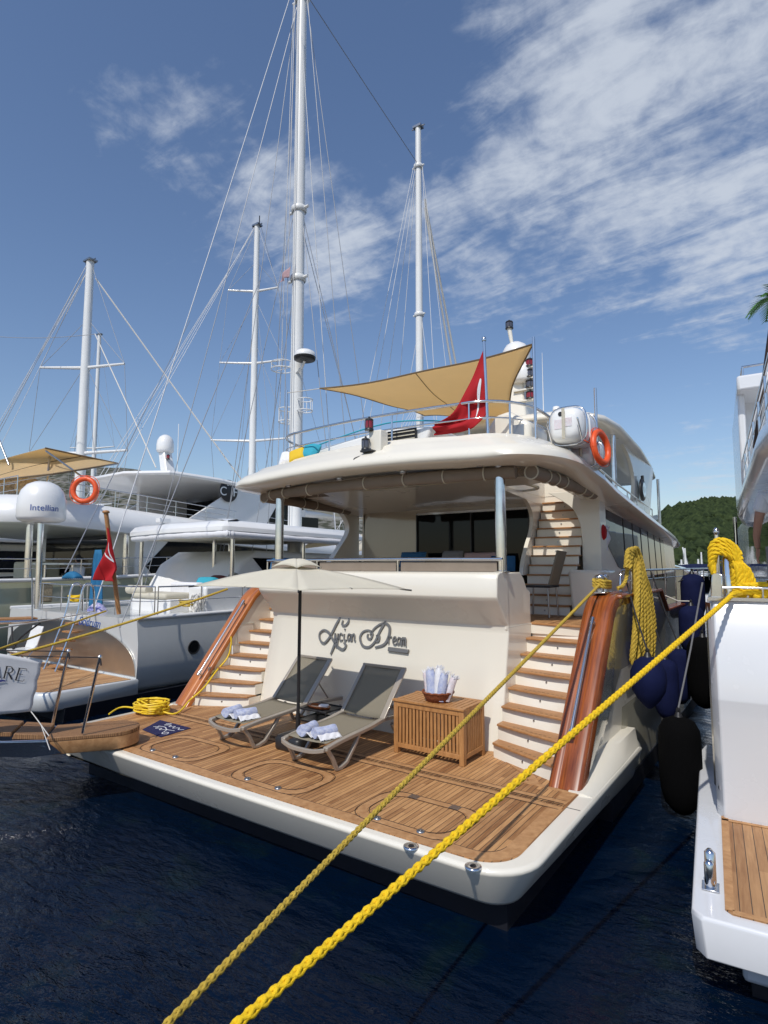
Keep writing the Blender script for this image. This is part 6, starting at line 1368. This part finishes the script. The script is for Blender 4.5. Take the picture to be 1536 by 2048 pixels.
c=at(42,1300,Y=6.2); SB=thing('deck_chair',c,'white folding chair with a looped black hose on the silver boat platform, far left','chair')
g=MB(); g.box((c.x,c.y,c.z),(.5,.4,.05)); g.build('seat',whitep,SB,bevel=.015); g=MB(); g.bar((c.x,c.y+.2,c.z+.02),(c.x,c.y+.34,c.z+.5),.5,.03,(0,-1,.3)); g.build('backrest',whitep,SB,bevel=.01)
for dx in (-.22,.22):
    for dy in (-.17,.17): g=MB(); g.tube([(c.x+dx,c.y+dy,c.z),(c.x+dx,c.y-dy,c.z-.40)],.014,6); g.build('leg',steel,SB)
g=MB(); g.tube(cat_rom([(c.x-.5,c.y,c.z+.5),(c.x-.2,c.y-.1,c.z+.15),(c.x,c.y-.15,c.z+.05),(c.x+.2,c.y-.1,c.z+.3),(c.x+.6,c.y+.1,c.z+.62)],6),.02,6); g.build('hose',black,SB)
mar=mat('maroon_cushion',(.13,.03,.03),.85,bump=.3,bscale=20)
for i,(px,py,Y_,m_,l_) in enumerate(((432,1162,10.2,mar,'maroon bolster cushion on the silver boat side seat, left one'),(466,1158,10.8,mar,'maroon bolster cushion on the silver boat side seat, right one'),(412,1166,9.8,cyan,'small teal cushion beside the maroon bolsters on the silver boat'))):
    c=at(px,py,Y=Y_); cushion((c.x,c.y,c.z),(.55,.35,.22),(R(40),0,R(15*i)),m_,l_)
# folding chairs round the long table, water bottles
for k,(dx,dy,w_) in enumerate(((-.7,.75,'left chair of three behind the long white table'),(.1,.8,'middle chair of three behind the long white table'),(.85,.75,'right chair of three behind the long white table'))):
    c=Vector((tc_.x+dx,tc_.y+dy,tc_.z-.35)); o=thing('dining_chair',c,'dark '+w_,'chair','dark chairs at the long white table'); g=MB(); g.box(c,(.45,.42,.05)); g.build('seat',blackp,o); g=MB(); g.bar((c.x,c.y+.2,c.z),(c.x,c.y+.26,c.z+.5),.42,.03,(0,-1,.2)); g.build('backrest',sling,o)
    for ex in (-.2,.2):
        for ey in (-.18,.18): g=MB(); g.tube([(c.x+ex,c.y+ey,c.z),(c.x+ex,c.y+ey,c.z-.42)],.015,5); g.build('leg',steeld,o)
c=at(20,1122,Y=10.2); g=MB(); g.lathe([(.26,0),(.24,.02),(.13,.05),(.12,.13),(.07,.17),(0,.18)],c,20); tag(g.build('sun_hat',navy),'navy sun hat lying on the white yacht rail ledge, far left','hat')
# ================================================================ ropes
def resample(P,step):
    out=[P[0].copy()]; acc=0
    for a,b in zip(P,P[1:]):
        L_=(b-a).length; 
        if L_<1e-9: continue
        t=step-acc
        while t<=L_: out.append(a.lerp(b,t/L_)); t+=step
        acc=L_-(t-step)
    return out
def plait(g,path,r,n=4,pitch=None,step=None,seg=6,both=True):
    """laid or plaited rope: strands winding about the path"""
    pitch=pitch or r*5.5; step=step or pitch/10; P=resample([Vector(p) for p in path],step); k=len(P)
    t0=(P[1]-P[0]).normalized(); u=t0.orthogonal().normalized(); F_=[]
    for i in range(k):
        t=(P[min(i+1,k-1)]-P[max(i-1,0)]).normalized(); u=(u-t*u.dot(t)); 
        if u.length<1e-6: u=t.orthogonal()
        u.normalize(); F_.append((u.copy(),t.cross(u)))
    for s in range(n):
        sgn=1 if (not both or s%2==0) else -1; ph=2*math.pi*s/n
        Q=[]
        for i in range(k):
            a=ph+sgn*2*math.pi*i*step/pitch; rr=r*(.50 if not both else .52+.16*math.cos(n*a/2+ (0 if s%2==0 else math.pi)))
            Q.append(P[i]+(F_[i][0]*math.cos(a)+F_[i][1]*math.sin(a))*rr)
        g.tube(Q,r*(.56 if not both else .44),seg)
def mooring(a,b,r,m,label,sag=0,name='mooring_rope',grp=None):
    a=Vector(a);b=Vector(b); P=[]
    for i in range(41): t=i/40; p=a.lerp(b,t); p.z-=sag*4*t*(1-t); P.append(p)
    g=MB(); plait(g,P,r,6,r*7.0,r*.6); o=g.build(name,m,fix=False); return tag(o,label,'mooring rope',grp)
a=Vector((-2.05,7.60,2.0)); e=at(330,2048,Z=.60); d=(e-a); b=a+d*((-.78-a.y)/d.y)
mooring(a+Vector((0,.1,0)),b,.0165,yellow2,'thinner weathered yellow mooring rope running from the cream yacht bollards across the platform')
def turns(c1,c2,r,z0,n,rr,m,label,wl=.0,name='rope_turns'):
    g=MB(); P=[]
    for k in range(n*16):
        t=k/16; a_=2*math.pi*t; c=c1 if math.cos(a_)<0 else c2; P.append((c[0]+r*math.sin(a_),c[1]+r*math.cos(a_)*-1*-1+( .0),z0+rr*1.7*t*.8+.006*math.sin(a_*3)))
    plait(g,cat_rom(P,2),rr,3,rr*6,rr*.8,5,both=False); return tag(g.build(name,m,fix=False),label,'rope')
turns((-2.06,7.62),(-2.06,7.82),.070,1.93,3,.024,yellow2,'turns of weathered yellow rope round the pair of steel bollards, cream yacht')
def hank(o,peg,top_r,L_,spread,n,rr,m,dirv,seed=1,over=.12,tw=True):
    rnd=random.Random(seed); peg=Vector(peg); dv=Vector(dirv).normalized(); out=Vector((dv.y,-dv.x,0))
    for i in range(n):
        q=(i/(n-1)-.5) if n>1 else 0; l=L_*rnd.uniform(.86,1.05); s0=spread*q; 
        P=[peg+dv*(-over*.9+s0*.1)+out*.02*rnd.uniform(-1,1)-Vector((0,0,.10+.05*rnd.random())),peg+dv*(-over*.5+s0*.3)+Vector((0,0,top_r*(.6+.3*rnd.random()))),peg+dv*(over*.25+s0*.5)+Vector((0,0,top_r*(.9+.4*rnd.random())))+out*.03*rnd.uniform(-1,1),
           peg+dv*(over*.75+s0*.6)-Vector((0,0,.10)),peg+dv*(over*.85+s0*.8)+out*.04*rnd.uniform(-1,1)-Vector((0,0,l*.4)),peg+dv*(over*.8+s0*1.1)+out*.03*rnd.uniform(-1,1)-Vector((0,0,l*.8)),
           peg+dv*(over*.8+s0*1.25)-Vector((0,0,l)),peg+dv*(over*.8+s0*1.25+.035)-Vector((0,0,l+.02)),peg+dv*(over*.85+s0*1.2+.05)+out*.04-Vector((0,0,l*.7)),peg+dv*(over*.75+s0*.7+.03)+out*.05-Vector((0,0,l*.3)),peg+dv*(over*.4)+out*.03-Vector((0,0,.06))]
        g=MB(); plait(g,cat_rom(P,7),rr,3,rr*5.5,rr*.9,5,both=False); g.build('loop',m,o,fix=False)
def wrap(o,peg,rad,z,n,rr,m):
    g=MB(); P=[Vector(peg)+Vector((rad*math.cos(k*.45),rad*math.sin(k*.45),z-rr*1.4*k/14)) for k in range(14*n)]; plait(g,cat_rom(P,2),rr,3,rr*5.5,rr*.9,5,both=False); g.build('wrapping',m,o,fix=False)
HK=thing('rope_hank',(-1.86,8.5,2.3),'long hank of speckled yellow rope hung over the steel post, down the cream yacht side','rope')
hank(HK,(-1.785,8.22,2.30),.10,1.40,.62,6,.033,yellow2,(.10,1,0),4,over=.24)
g=MB(); P=cat_rom([(-1.9,7.85,1.92),(-1.88,7.98,1.94),(-1.84,8.05,2.05),(-1.82,8.07,2.25),(-1.81,8.14,2.38),(-1.80,8.3,2.40)],8); plait(g,P,.026,3,.14,.022,5,both=False); g.build('lead',yellow2,HK,fix=False)
# ================================================================ the white yacht on the right
DO=Vector((-.70,4.45,0)); DA=R(6.2); du=Vector((-math.sin(DA),math.cos(DA),0)); dv_=Vector((math.cos(DA),math.sin(DA),0))
def dw(s,t,z): return DO+dv_*s+du*t+Vector((0,0,z))
D=thing('white_yacht',dw(2,0,ZW),'white yacht at the right edge with its own teak platform and tall flat transom','motor yacht')
g=MB(); o=[(.06,-.0),(3.6,-.12),(4.2,-.0),(4.2,4.2),(.05,4.2),(0,3.9),(0,.08)]
def dr(o,z,i): 
    c=(2,2); return [dw(s+(i if s<2 else -i),t+(i if t<2 else -i),z) for s,t in o]
g.loft([dr(o,-.33,.07),dr(o,-.31,.02),dr(o,-.075,.0),dr(o,-.05,.012)],True,(True,True),False); dp=g.build('stern_platform',white,D,bevel=.008)
g=MB(); g.prism([dw(s,t,-.049) for s,t in ((.20,.15),(.24,.11),(4.0,.06),(4.0,1.8),(.20,1.8))],(0,0,.005)); 
wd=wood('teak_deck_angled',(.26,.12,.045),(.50,.28,.125),.55,plank=.072,axis=0,grain=(8,.6,1),gs=5,seam=(.02,.018,.016),seamw=.07)
td=g.build('teak_deck',wd,dp); td.rotation_euler=(0,0,DA)
for v in td.data.vertices: v.co=Matrix.Rotation(-DA,3,'Z')@v.co
g=MB()
for a_,b_,w in (((.225,.15),(.225,1.8),.055),((.24,.135),(4,.085),.05),((.2,1.72),(4.,1.72),.035)):
    p,q=dw(*a_,-.041),dw(*b_,-.041); n=(q-p).normalized(); n=Vector((-n.y,n.x,0))*w/2; g.prism([p-n,q-n,q+n,p+n],(0,0,.004))
g.build('margin_plank',teaks,dp)
g=MB(); g.loft([dr([(.28,.25),(4,.2),(4,4.2),(.28,4.2)],z,i) for z,i in ((-.52,.0),(-.33,.0))],True,(True,True),False); g.build('underbody',white,D,bevel=.03)
g=MB(); g.loft([dr([(.33,.3),(4,.25),(4,20),(.33,20)],z,i) for z,i in ((-1.2,.0),(-.52,.0))],True,(True,True),False); g.build('underwater_body',boot,D)
g=MB(); g.loft([dr([(.325,.295),(4,.245),(4,.3),(.325,.4)],z,0) for z in (-.72,-.66)],True,(True,True),False); g.build('waterline_stripe',white,D)
# hull with the chamfered corner
g=MB(); hp=[(.215,1.80),(.215,1.68),(.215,1.60),(.215,1.70)]
def hring(z,dt,ds=0): return [dw(.17+ds,1.86+dt,z),dw(.225+ds,1.75+dt,z),dw(4.2,1.70+dt,z),dw(4.2,21,z),dw(2.2,21.5,z),dw(1.2,17,z),dw(.45,11,z),dw(.2+ds,5,z)]
g.loft([hring(-1,.04,.10),hring(-.05,.02),hring(1.02,-.20),hring(1.04,-.203),hring(1.875,.0),hring(1.90,.02)],True,(True,True),False); g.build('hull',white,D,bevel=.01)
g=MB(); g.loft([[dw(.155,1.90,z),dw(.165,1.90,z),dw(.205,1.77,z),dw(.195,1.765,z)] for z in (.2,1.0,1.86)],True,(True,True),False); g.build('corner_strip',steel,D)
g=MB(); g.loft([[dw(s,1.715+o,z) for o,z in ((0,1.885),(0,1.915),(.07,1.915),(.07,1.885))] for s in (.18,4.2)],True,(True,True),False); g.build('toe_rail',steel,D)
# bollard on the platform corner
def pillarbit(name,c,prof,par,m=steel,n=18): g=MB(); g.lathe(prof,c,n); return g.build(name,m,par)
c=dw(.115,.42,-.045); g=MB(); g.box(c+Vector((0,0,.004)),(.11,.13,.010),DA); bb=g.build('bollard_base',steel,D,bevel=.003)
g=MB(); g.tube([c+Vector((-.002,-.01,.01)),c+Vector((-.002,-.01,.16)),c+Vector((-.002,-.01,.185))],[.034,.034,.018],16); g.tube([c+Vector((-.035,.01,.045)),c+Vector((.035,-.02,.045))],.010,8); g.build('bollard',steel,bb)
g=MB(); g.tube([c+Vector((0,.03,.01)),c+Vector((0,.03,.22)),c+Vector((0,.03,.245))],[.036,.036,.016],16); g.build('bollard',steel,bb)
# quarter post with the big yellow hank, bollards with turns
DK=1.90
pc=at(1457,1186,D=5.35); 
def dloc(p): q=p-DO; return q.dot(dv_),q.dot(du)
ps,ptt=dloc(pc)
def dtop(px,py,D_=5.45): return at(px,py,D=D_)
q=dtop(1452,1188); q.z=DK; tp_=dtop(1441,1103); 
g=MB(); g.tube([dw(.36,2.05,DK),dw(.35,2.05,2.26),dw(.35,2.05,2.31)],[.045,.045,.02],18); sp_=g.build('samson_post',steel,D); g=MB(); g.tube([dw(.30,2.07,2.24),dw(.40,2.03,2.24)],.016,8); g.build('cross_pin',steel,sp_)
g=MB(); g.tube([dw(.28,2.5,DK),dw(.28,2.5,2.52)],.020,10); g.lathe([(.02,0),(.035,.03),(.02,.07),(0,.08)],dw(.28,2.5,2.52),12); g.build('light_post',steel,D)
g=MB(); g.prism([dw(.20,2.0,DK),dw(.30,1.96,DK),dw(.31,1.96,2.12),dw(.22,2.0,2.16)],du*.06); g.build('fairlead_plate',steel,D,bevel=.01)
for s_ in (.50,.72):
    g=MB(); g.lathe([(.045,0),(.045,.13),(.062,.15),(.062,.17),(.03,.185),(0,.188)],dw(s_,2.05,DK),18); g.build('bollard',steel,D)
g=MB(); g.tube([dw(.30,1.9,DK+.10),dw(1.4,1.93,DK+.10)],.012,8); 
for s_ in (.30,.62,.95,1.4): g.tube([dw(s_,1.92,DK),dw(s_,1.92,DK+.10)],.010,6)
g.build('low_rail',steel,D)
g=MB(); g.tube([dw(.98,2.1,DK),dw(.98,2.1,DK+.28)],.03,12); g.build('rail_post',steel,D)
H2=thing('rope_hank',dw(.35,2.0,2.3),'thick bright yellow rope hank hung over the steel post of the white yacht','rope')
hank(H2,dw(.335,2.02,2.30),.10,.44,.10,6,.028,yellow,dv_*.9+du*.1,9,over=.13)
g=MB()
for k in range(5):
    z=2.30+.035*(k%3)-.05*(k//3); P=[dw(.24,2.0,z-.12),dw(.22,1.98,z-.02),dw(.27,1.96,z+.05+.01*k),dw(.36,1.97,z+.06),dw(.43,2.0,z+.0),dw(.47,2.02,z-.09)]; g=MB(); plait(g,cat_rom(P,6),.031,3,.17,.03,5,both=False); g.build('loop',yellow,H2,fix=False)
g=MB(); P=[dw(.50+.11*math.sin(k*.42)*1.35+.05,2.05-.085*math.cos(k*.42),DK+.03+.0021*k) for k in range(48)]; plait(g,cat_rom(P,2),.030,3,.16,.028,5,both=False); tag(g.build('rope_turns',yellow,fix=False),'turns of bright yellow rope round the bollard of the white yacht','rope')
e=at(475,2048,Z=.62); a=dw(.46,1.97,DK+.05); 
s0=at(1458,1196,D=5.25); a=s0; b=a+(e-a)*((-.78-a.y)/(e-a).y); mooring(a,b,.0215,yellow,'thick bright yellow mooring rope crossing the whole foreground from the white yacht')
g=MB(); P=cat_rom([a+Vector((0,0,0)),a+Vector((.03,.10,.03)),dw(.46,2.0,DK+.05)],5); plait(g,P,.025,3,.18,.03,5,both=False); g.build('bollard_end',yellow,H2,fix=False)
# superstructure of the right-hand yacht
g=MB(); g.loft([[dw(s,t,z) for s,t in ((.95,4.0),(4.2,3.7),(4.2,16),(.95,16))] for z in (1.9,3.3)],True,(True,True),False); g.build('saloon',white,D,bevel=.03)
g=MB(); g.loft([[dw(s,t,z) for s,t in ((.94,5.0),(.96,15.5),(.97,15.5),(.95,5.0))] for z in (2.2,3.0)],True,(True,True),False); g.build('side_window',glass,D)
def ovr(z,i,dz=0): 
    side=[(.66,.9),(.60,1.6),(.60,3.0),(.60,5.0),(.64,7.0),(.76,8.4),(1.0,9.2),(1.35,9.6)]
    return [dw(s+i,t+(i if t<1 else 0)-(i if t>9 else 0),z-.028*max(0,t-1.5)) for s,t in side]+[dw(4.2,10.2-i,z-.25),dw(4.2,.6+i,z)]
g=MB(); g.loft([ovr(3.14,.45),ovr(3.13,.10),ovr(3.17,.02),ovr(3.22,0),ovr(3.38,.04),ovr(3.52,.12),ovr(3.54,.3)],True,(True,True)); g.build('upper_deck',white,D)
cleat_rail(D,[dw(.74,t,3.52-.028*max(0,t-1.5)) for t in (1.4,2.0,2.9,3.8,4.8,5.8,6.8)],.50,(.33,.66),r=.018,name='upper_rail')
g=MB(); pr5=[(6.5,3.35),(6.35,4.95),(9.0,4.95),(9.0,3.3)]; g.prism([dw(.71,t,z) for t,z in pr5],dv_*.10); g.build('wing_wall',white,D,bevel=.03)
g=MB(); g.loft([[dw(s,t,z) for s,t in ((.70,6.1),(4.2,5.9),(4.2,11),(.78,11))] for z in (4.94,5.19)],True,(True,True),False); g.build('hardtop',white,D,bevel=.04)
cleat_rail(D,[dw(s,t,5.19) for s,t in ((.82,9.0),(.80,7.5),(.80,6.3),(1.3,6.25),(2.2,6.2))],.18,(),r=.02,name='top_rail')
g=MB(); g.loft([[dw(s,t,z) for s,t in ((.78,7.0),(4.1,6.9),(4.1,12),(1.0,12))] for z in (3.4,4.94)],True,(True,True),False); g.build('upper_saloon',white,D)
g=MB(); g.tube([dw(.62,7.4,1.9),dw(.62,7.4,3.05)],.03,10); g.build('deck_pillar',steel,D)
g=MB(); g.box(dw(1.35,2.9,2.05),(1.2,.8,.36),DA); tag(g.build('covered_cushion_box',mat('grey_vinyl_cover',(.33,.34,.35),.6,bump=.4,bscale=9),bevel=.08,seg=3),'grey vinyl covered box on the after deck of the white yacht','deck box')
# palm decoration on its pole
pb_=dw(.70,3.1,3.5); PM=thing('ornamental_palm',pb_,'green palm fronds on a thin dark pole, top right corner edge','palm')
t_=at(1548,604,D=(pb_-CAM).dot(fwd)*1.0); g=MB(); g.tube([pb_,t_],.022,8); g.tube([t_-Vector((0,0,.3)),at(1545,760,D=(pb_-CAM).dot(fwd))],.012,6); g.build('trunk',mat('dark_bronze',(.05,.03,.02),.4,metal=.5),PM)
frm=mat('palm_leaf',(.07,.22,.03),.6,var=.6,vscale=9); rnd=random.Random(11); hd_=t_+Vector((0,0,.05))
for k in range(11):
    a_=k*2*math.pi/11+.2; el=rnd.uniform(.1,1.0); L_=rnd.uniform(.22,.32); g=MB(); rib=[]
    for j in range(9):
        tt=j/8; rib.append(hd_+Vector((math.cos(a_)*L_*tt,math.sin(a_)*L_*tt,L_*(el*tt-.9*tt*tt))))
    g.tube(rib,.006,4)
    for j in range(1,9):
        d_=(rib[j]-rib[j-1]).normalized(); sd_=d_.cross(Vector((0,0,1))).normalized()
        for sg in (-1,1):
            for h_ in (0,.5):
                p0=rib[j-1].lerp(rib[j],h_); tip=p0+(sd_*sg*.75+d_*.7-Vector((0,0,.12))).normalized()*(.17*(1-abs(j/8-.45))); w_=d_*.010
                g.add([p0-w_,p0+w_,tip],[(0,1,2)])
    g.build('frond',frm,PM,fix=False)
# ---- person standing on the right-hand yacht
def person_standing(c,f,label,H=1.62):
    o=thing('person',c,label,'person'); c=Vector(c); f=Vector(f).normalized(); s_=Vector((f.y,-f.x,0)); k=H/1.75
    def P(a,b_,z): return c+(f*a+s_*b_+Vector((0,0,z)))*k
    V=[P(0,0,.92),P(0,0,1.08),P(0,0,1.25),P(0,0,1.40),P(0,0,1.50),P(0,.19,1.40),P(0,-.19,1.40),P(0,.09,.90),P(0,-.09,.90),P(.02,.10,.50),P(.02,-.10,.50),P(0,.11,.08),P(0,-.11,.08),P(.14,.12,.03),P(.14,-.12,.03)]
    Rr=[.15,.135,.15,.12,.06,.075,.075,.10,.10,.065,.065,.045,.045,.04,.04]; E=[(0,1),(1,2),(2,3),(3,4),(3,5),(3,6),(0,7),(0,8),(7,9),(8,10),(9,11),(10,12),(11,13),(12,14)]
    # arms in the same skin
    for sg in (1,-1):
        b0=len(V); V+= [P(.02,sg*.25,1.18),P(.10,sg*.27,.98),P(.17,sg*.25,.84)]; Rr+=[.050,.038,.030]; E+=[(5 if sg==1 else 6,b0),(b0,b0+1),(b0+1,b0+2)]
    inv=wm(o).inverted(); me=bpy.data.meshes.new('body'); me.from_pydata([inv@v for v in V],E,[]); b=bpy.data.objects.new('body',me); col.objects.link(b); b.parent=o
    m=b.modifiers.new('k','SKIN')
    for i,r in enumerate(Rr): me.skin_vertices[0].data[i].radius=(r*k,r*k)
    me.skin_vertices[0].data[0].use_root=True; m2=b.modifiers.new('u','SUBSURF'); m2.levels=1; m2.render_levels=2; me.materials.append(skin)
    # T-shirt: a looser skin over the torso and upper arms
    V2=[P(0,0,.86),P(0,0,1.08),P(0,0,1.27),P(0,0,1.41),P(0,0,1.47),P(0,.19,1.40),P(0,-.19,1.40),P(.015,.235,1.22),P(.015,-.235,1.22)]; R2=[.175,.165,.175,.13,.075,.095,.095,.085,.085]
    me=bpy.data.meshes.new('t_shirt'); me.from_pydata([inv@v for v in V2],[(0,1),(1,2),(2,3),(3,4),(3,5),(3,6),(5,7),(6,8)],[]); b=bpy.data.objects.new('t_shirt',me); col.objects.link(b); b.parent=o; m=b.modifiers.new('k','SKIN')
    for i,r in enumerate(R2): me.skin_vertices[0].data[i].radius=(r*k,r*k)
    me.skin_vertices[0].data[0].use_root=True; m2=b.modifiers.new('u','SUBSURF'); m2.levels=1; m2.render_levels=2; me.materials.append(shirt)
    g=MB(); g.loft([[P(dx*w,b_+dy*w,z) for dx,dy in [(math.cos(q*math.pi/4),math.sin(q*math.pi/4)) for q in range(8)]] for b_,z,w in ((0,.95,.17),(0,.80,.175))],True,(True,True)); 
    for sg in (1,-1): g.loft([[P(dx*w,sg*.095+dy*w,z) for dx,dy in [(math.cos(q*math.pi/4),math.sin(q*math.pi/4)) for q in range(8)]] for z,w in ((.86,.115),(.55,.10))],True,(True,True))
    g.build('shorts',greyf,o)
    h=P(.02,0,1.63); g=MB(); g.lathe([(0,-.125*k),(.05*k,-.12*k),(.075*k,-.07*k),(.082*k,0),(.08*k,.05*k),(.055*k,.10*k),(0,.12*k)],h,16); g.tube([h+f*.075*k,h+f*.105*k-Vector((0,0,.03*k))],.014*k,6)
    for sg in (1,-1): g.lathe([(0,-.03),(.015,0),(0,.03)],h+s_*.083*k*sg,6)
    hd=g.build('head',skin,o); g=MB(); g.lathe([(.084*k,.01*k),(.088*k,.05*k),(.066*k,.11*k),(0,.13*k)],h-f*.012,16); g.build('hair',hair,hd)
    for sg in (1,-1):
        q=P(.17,sg*.25,.84); d_=Vector((f.x*.3,f.y*.3,-.95)); g=MB(); g.loft([[q+(f*a_*.035+s_*b_*.014)*k+d_*t for a_,b_ in ((-1,-1),(1,-1),(1,1),(-1,1))] for t in (0,.045,.085)],True,(True,True))
        for j in range(4): r0=q+d_*.08+f*(-.026+.0175*j)*k; g.tube([r0,r0+d_*(.05-.006*abs(j-1.5)),r0+d_*.075-s_*.012*sg],.0082,5)
        g.tube([q+d_*.02+f*.035,q+d_*.055+f*.055,q+d_*.085+f*.052],.009,5); g.build('hand',skin,o)
    return o
pq=dw(.90,2.62,0); person_standing((pq.x,pq.y,1.60),(-.2,.9,0),'person in a white T-shirt standing on the white yacht, cut off by the right edge')
g=MB(); g.loft([[dw(s,t,z) for s,t in ((.9,1.8),(1.5,1.8),(1.5,2.6),(.9,2.6))] for z in (1.905,1.91)],True,(True,True),False)
# ================================================================ fenders between the hulls
def fender(c,r,L_,m,label,tie,grp='fenders between the two hulls',round_=False,rm=ropeb):
    o=thing('fender',c,label,'fender',grp); x,y,z=c
    if round_: prof=[(0,L_*.5),(r*.35,L_*.485),(r*.75,L_*.39),(r*.98,L_*.20),(r,.02),(r*.90,-L_*.16),(r*.62,-L_*.32),(r*.30,-L_*.44),(r*.12,-L_*.49),(0,-L_*.5)]
    else: prof=[(0,L_*.5),(r*.30,L_*.495),(r*.72,L_*.455),(r*.95,L_*.37),(r,L_*.27),(r*1.0,-L_*.10),(r*.96,-L_*.24),(r*.78,-L_*.38),(r*.45,-L_*.465),(r*.15,-L_*.497),(0,-L_*.5)]
    g=MB(); g.lathe([(a*(1+.0),b) for a,b in prof],c,26); g.build('cover',m,o)
    g=MB(); g.tube([(x,y,z+L_*.49),(x,y,z+L_*.5+.05)],[.05,.025],10); g.lathe([(.018,-.02),(.034,0),(.018,.02),(.006,0)],(x,y,z+L_*.5+.07),10,'X'); g.build('eye',blackp,o)
    t=Vector(tie); g=MB(); P=[Vector((x,y,z+L_*.5+.07)),t.lerp(Vector((x,y,z+L_*.5)),.5)+Vector((0,0,-.01)),t]; g.tube(P,.011,6); g.build('lanyard',rm,o)
    return o
fender(at(1297,1365,Y=7.75),.205,.62,navy,'round navy fender nearest the camera, under the yellow rope hank',(-1.9,8.2,2.1),round_=True)
fender(at(1332,1378,Y=8.8),.16,.80,navy,'long navy fender just behind the round one, hanging low',(-1.9,8.9,2.12))
fender(at(1359,1352,Y=9.9),.17,.82,navy,'long navy fender, third from the camera along the cream hull',(-1.9,9.9,2.12))
fender(at(1384,1260,Y=11.2),.20,.82,navy,'navy fender hanging high with a pale rope, fourth along the cream hull',(-1.9,11.0,1.7),rm=ropew)
fender(at(1386,1195,Y=12.6),.21,.9,navy,'furthest navy fender, topmost, by the far bulwark',(-1.9,12.4,1.9))
fender(at(1408,1345,Y=9.6),.215,1.0,blackf,'large black fender hanging off the white yacht, further of the two',dw(.2,5.0,1.9))
fb_=at(1361,1530,Y=7.6); fender(fb_,.225,1.08,blackf,'largest black fender in the foreground, its tip touching the water',at(1405,1165,Y=7.9),rm=ropeg)
# ================================================================ small craft beyond
def yachtlet(px,py_top,Y,label,lean=0,hl=9,dark=False):
    b=at(px,1160,Y=Y); zt=(CAM+ray(px,py_top)*((b-CAM).dot(fwd))).z; o=thing('moored_sailing_boat',(b.x,b.y,ZW),label,'sailing boat','distant sailing boats under the wooded hill')
    g=MB(); rr=[]
    for t,k in ((-.5,.65),(-.3,.9),(0,1),(.3,.75),(.5,.06)): rr.append([(b.x+sg*k*hl*.15*q,b.y+t*hl,z) for sg,q,z in ((1,.6,ZW-.4),(1,.95,ZW+.3),(1,1,ZW+1.1),(-1,1,ZW+1.1),(-1,.95,ZW+.3),(-1,.6,ZW-.4))])
    g.loft(rr,True,(True,True)); g.build('hull',navy if dark else whitep,o); g=MB(); g.mm((b.x-.9,b.y-1.6,ZW+1.0),(b.x+.9,b.y+1.8,ZW+1.7)); g.build('coachroof',whitep,o,bevel=.2)
    g=MB(); g.tube([(b.x,b.y+.6,ZW+1.2),(b.x+lean,b.y+.6,zt)],[.15,.11],8); g.tube([(b.x+lean*.5-1.1,b.y+.6,(zt+ZW)*.55),(b.x+lean*.5+1.1,b.y+.6,(zt+ZW)*.55)],.05,5); ms=g.build('mast',mastm,o)
    g=MB(); g.tube([(b.x+lean,b.y+.6,zt),(b.x,b.y-hl*.48,ZW+1.1)],.010,4); g.tube([(b.x+lean,b.y+.6,zt),(b.x,b.y+hl*.48,ZW+1.1)],.010,4); g.build('stay',mastm,ms)
    g=MB(); g.tube([(b.x,b.y+.5,ZW+2.3),(b.x,b.y-3,ZW+2.3)],.18,6); g.build('boom_cover',navy,o)
pos=[(1334,1106,92,'leftmost, just beside the cream yacht nose'),(1351,1112,88,'second from the left'),(1363,1119,96,'with a short mast, third from the left'),(1371,1096,84,'with the tallest mast of the middle cluster'),(1380,1094,100,'right of the tallest mast, its own mast leaning slightly'),(1397,1118,90,'above the blue boat cover'),(1404,1104,104,'with its mast against the yellow hank, left side'),(1344,1124,120,'small and far, between the two leftmost'),(1486,1082,60,'right of the yellow hank, nearest of that side'),(1495,1104,82,'rightmost, close beside the white yacht')]
for i,(px,py,Y,l) in enumerate(pos): yachtlet(px,py,Y,'distant sailing boat '+l,lean=(-.9 if i in(1,4,8) else .0),dark=i in(3,6),hl=9 if i<8 else 7)
bb_=at(1402,1172,Y=40); BB=thing('motorboat',(bb_.x,bb_.y,ZW),'small white motorboat under a dark blue canopy seen between the two hulls','motorboat')
g=MB(); rr=[]
for t,k in ((-4,.85),(-2,1),(1,.95),(3,.6),(4.6,.05)): rr.append([(bb_.x+sg*k*1.5*q,bb_.y+t,z) for sg,q,z in ((1,.7,ZW-.3),(1,.97,ZW+.4),(1,1,ZW+1.25),(-1,1,ZW+1.25),(-1,.97,ZW+.4),(-1,.7,ZW-.3))])
g.loft(rr,True,(True,True)); g.build('hull',whitep,BB); g=MB(); g.prism([(bb_.x-1.2,bb_.y-1.0,ZW+1.25),(bb_.x-1.2,bb_.y-.4,ZW+2.2),(bb_.x-1.2,bb_.y+1.8,ZW+2.2),(bb_.x-1.2,bb_.y+2.8,ZW+1.25)],(2.4,0,0)); g.build('cabin',glass,BB,bevel=.08)
g=MB(); g.loft([[(bb_.x+1.5*math.cos(a),y,ZW+z+.35*math.sin(a)) for a in [math.pi*k/10 for k in range(11)]]+[(bb_.x-1.5*math.cos(a)*1.0,y,ZW+z-.06+.35*math.sin(a)) for a in [math.pi*k/10 for k in range(11)]] for y,z in ((bb_.y-3.6,2.35),(bb_.y-1,2.6),(bb_.y+1.2,2.45))],True,(True,True)); g.build('canopy',navy,BB)
for dx in (-1.4,1.4):
    for dy in (-3.4,1): g=MB(); g.tube([(bb_.x+dx,bb_.y+dy,ZW+1.2),(bb_.x+dx,bb_.y+dy,ZW+2.45)],.04,6); g.build('canopy_pole',steel,BB)
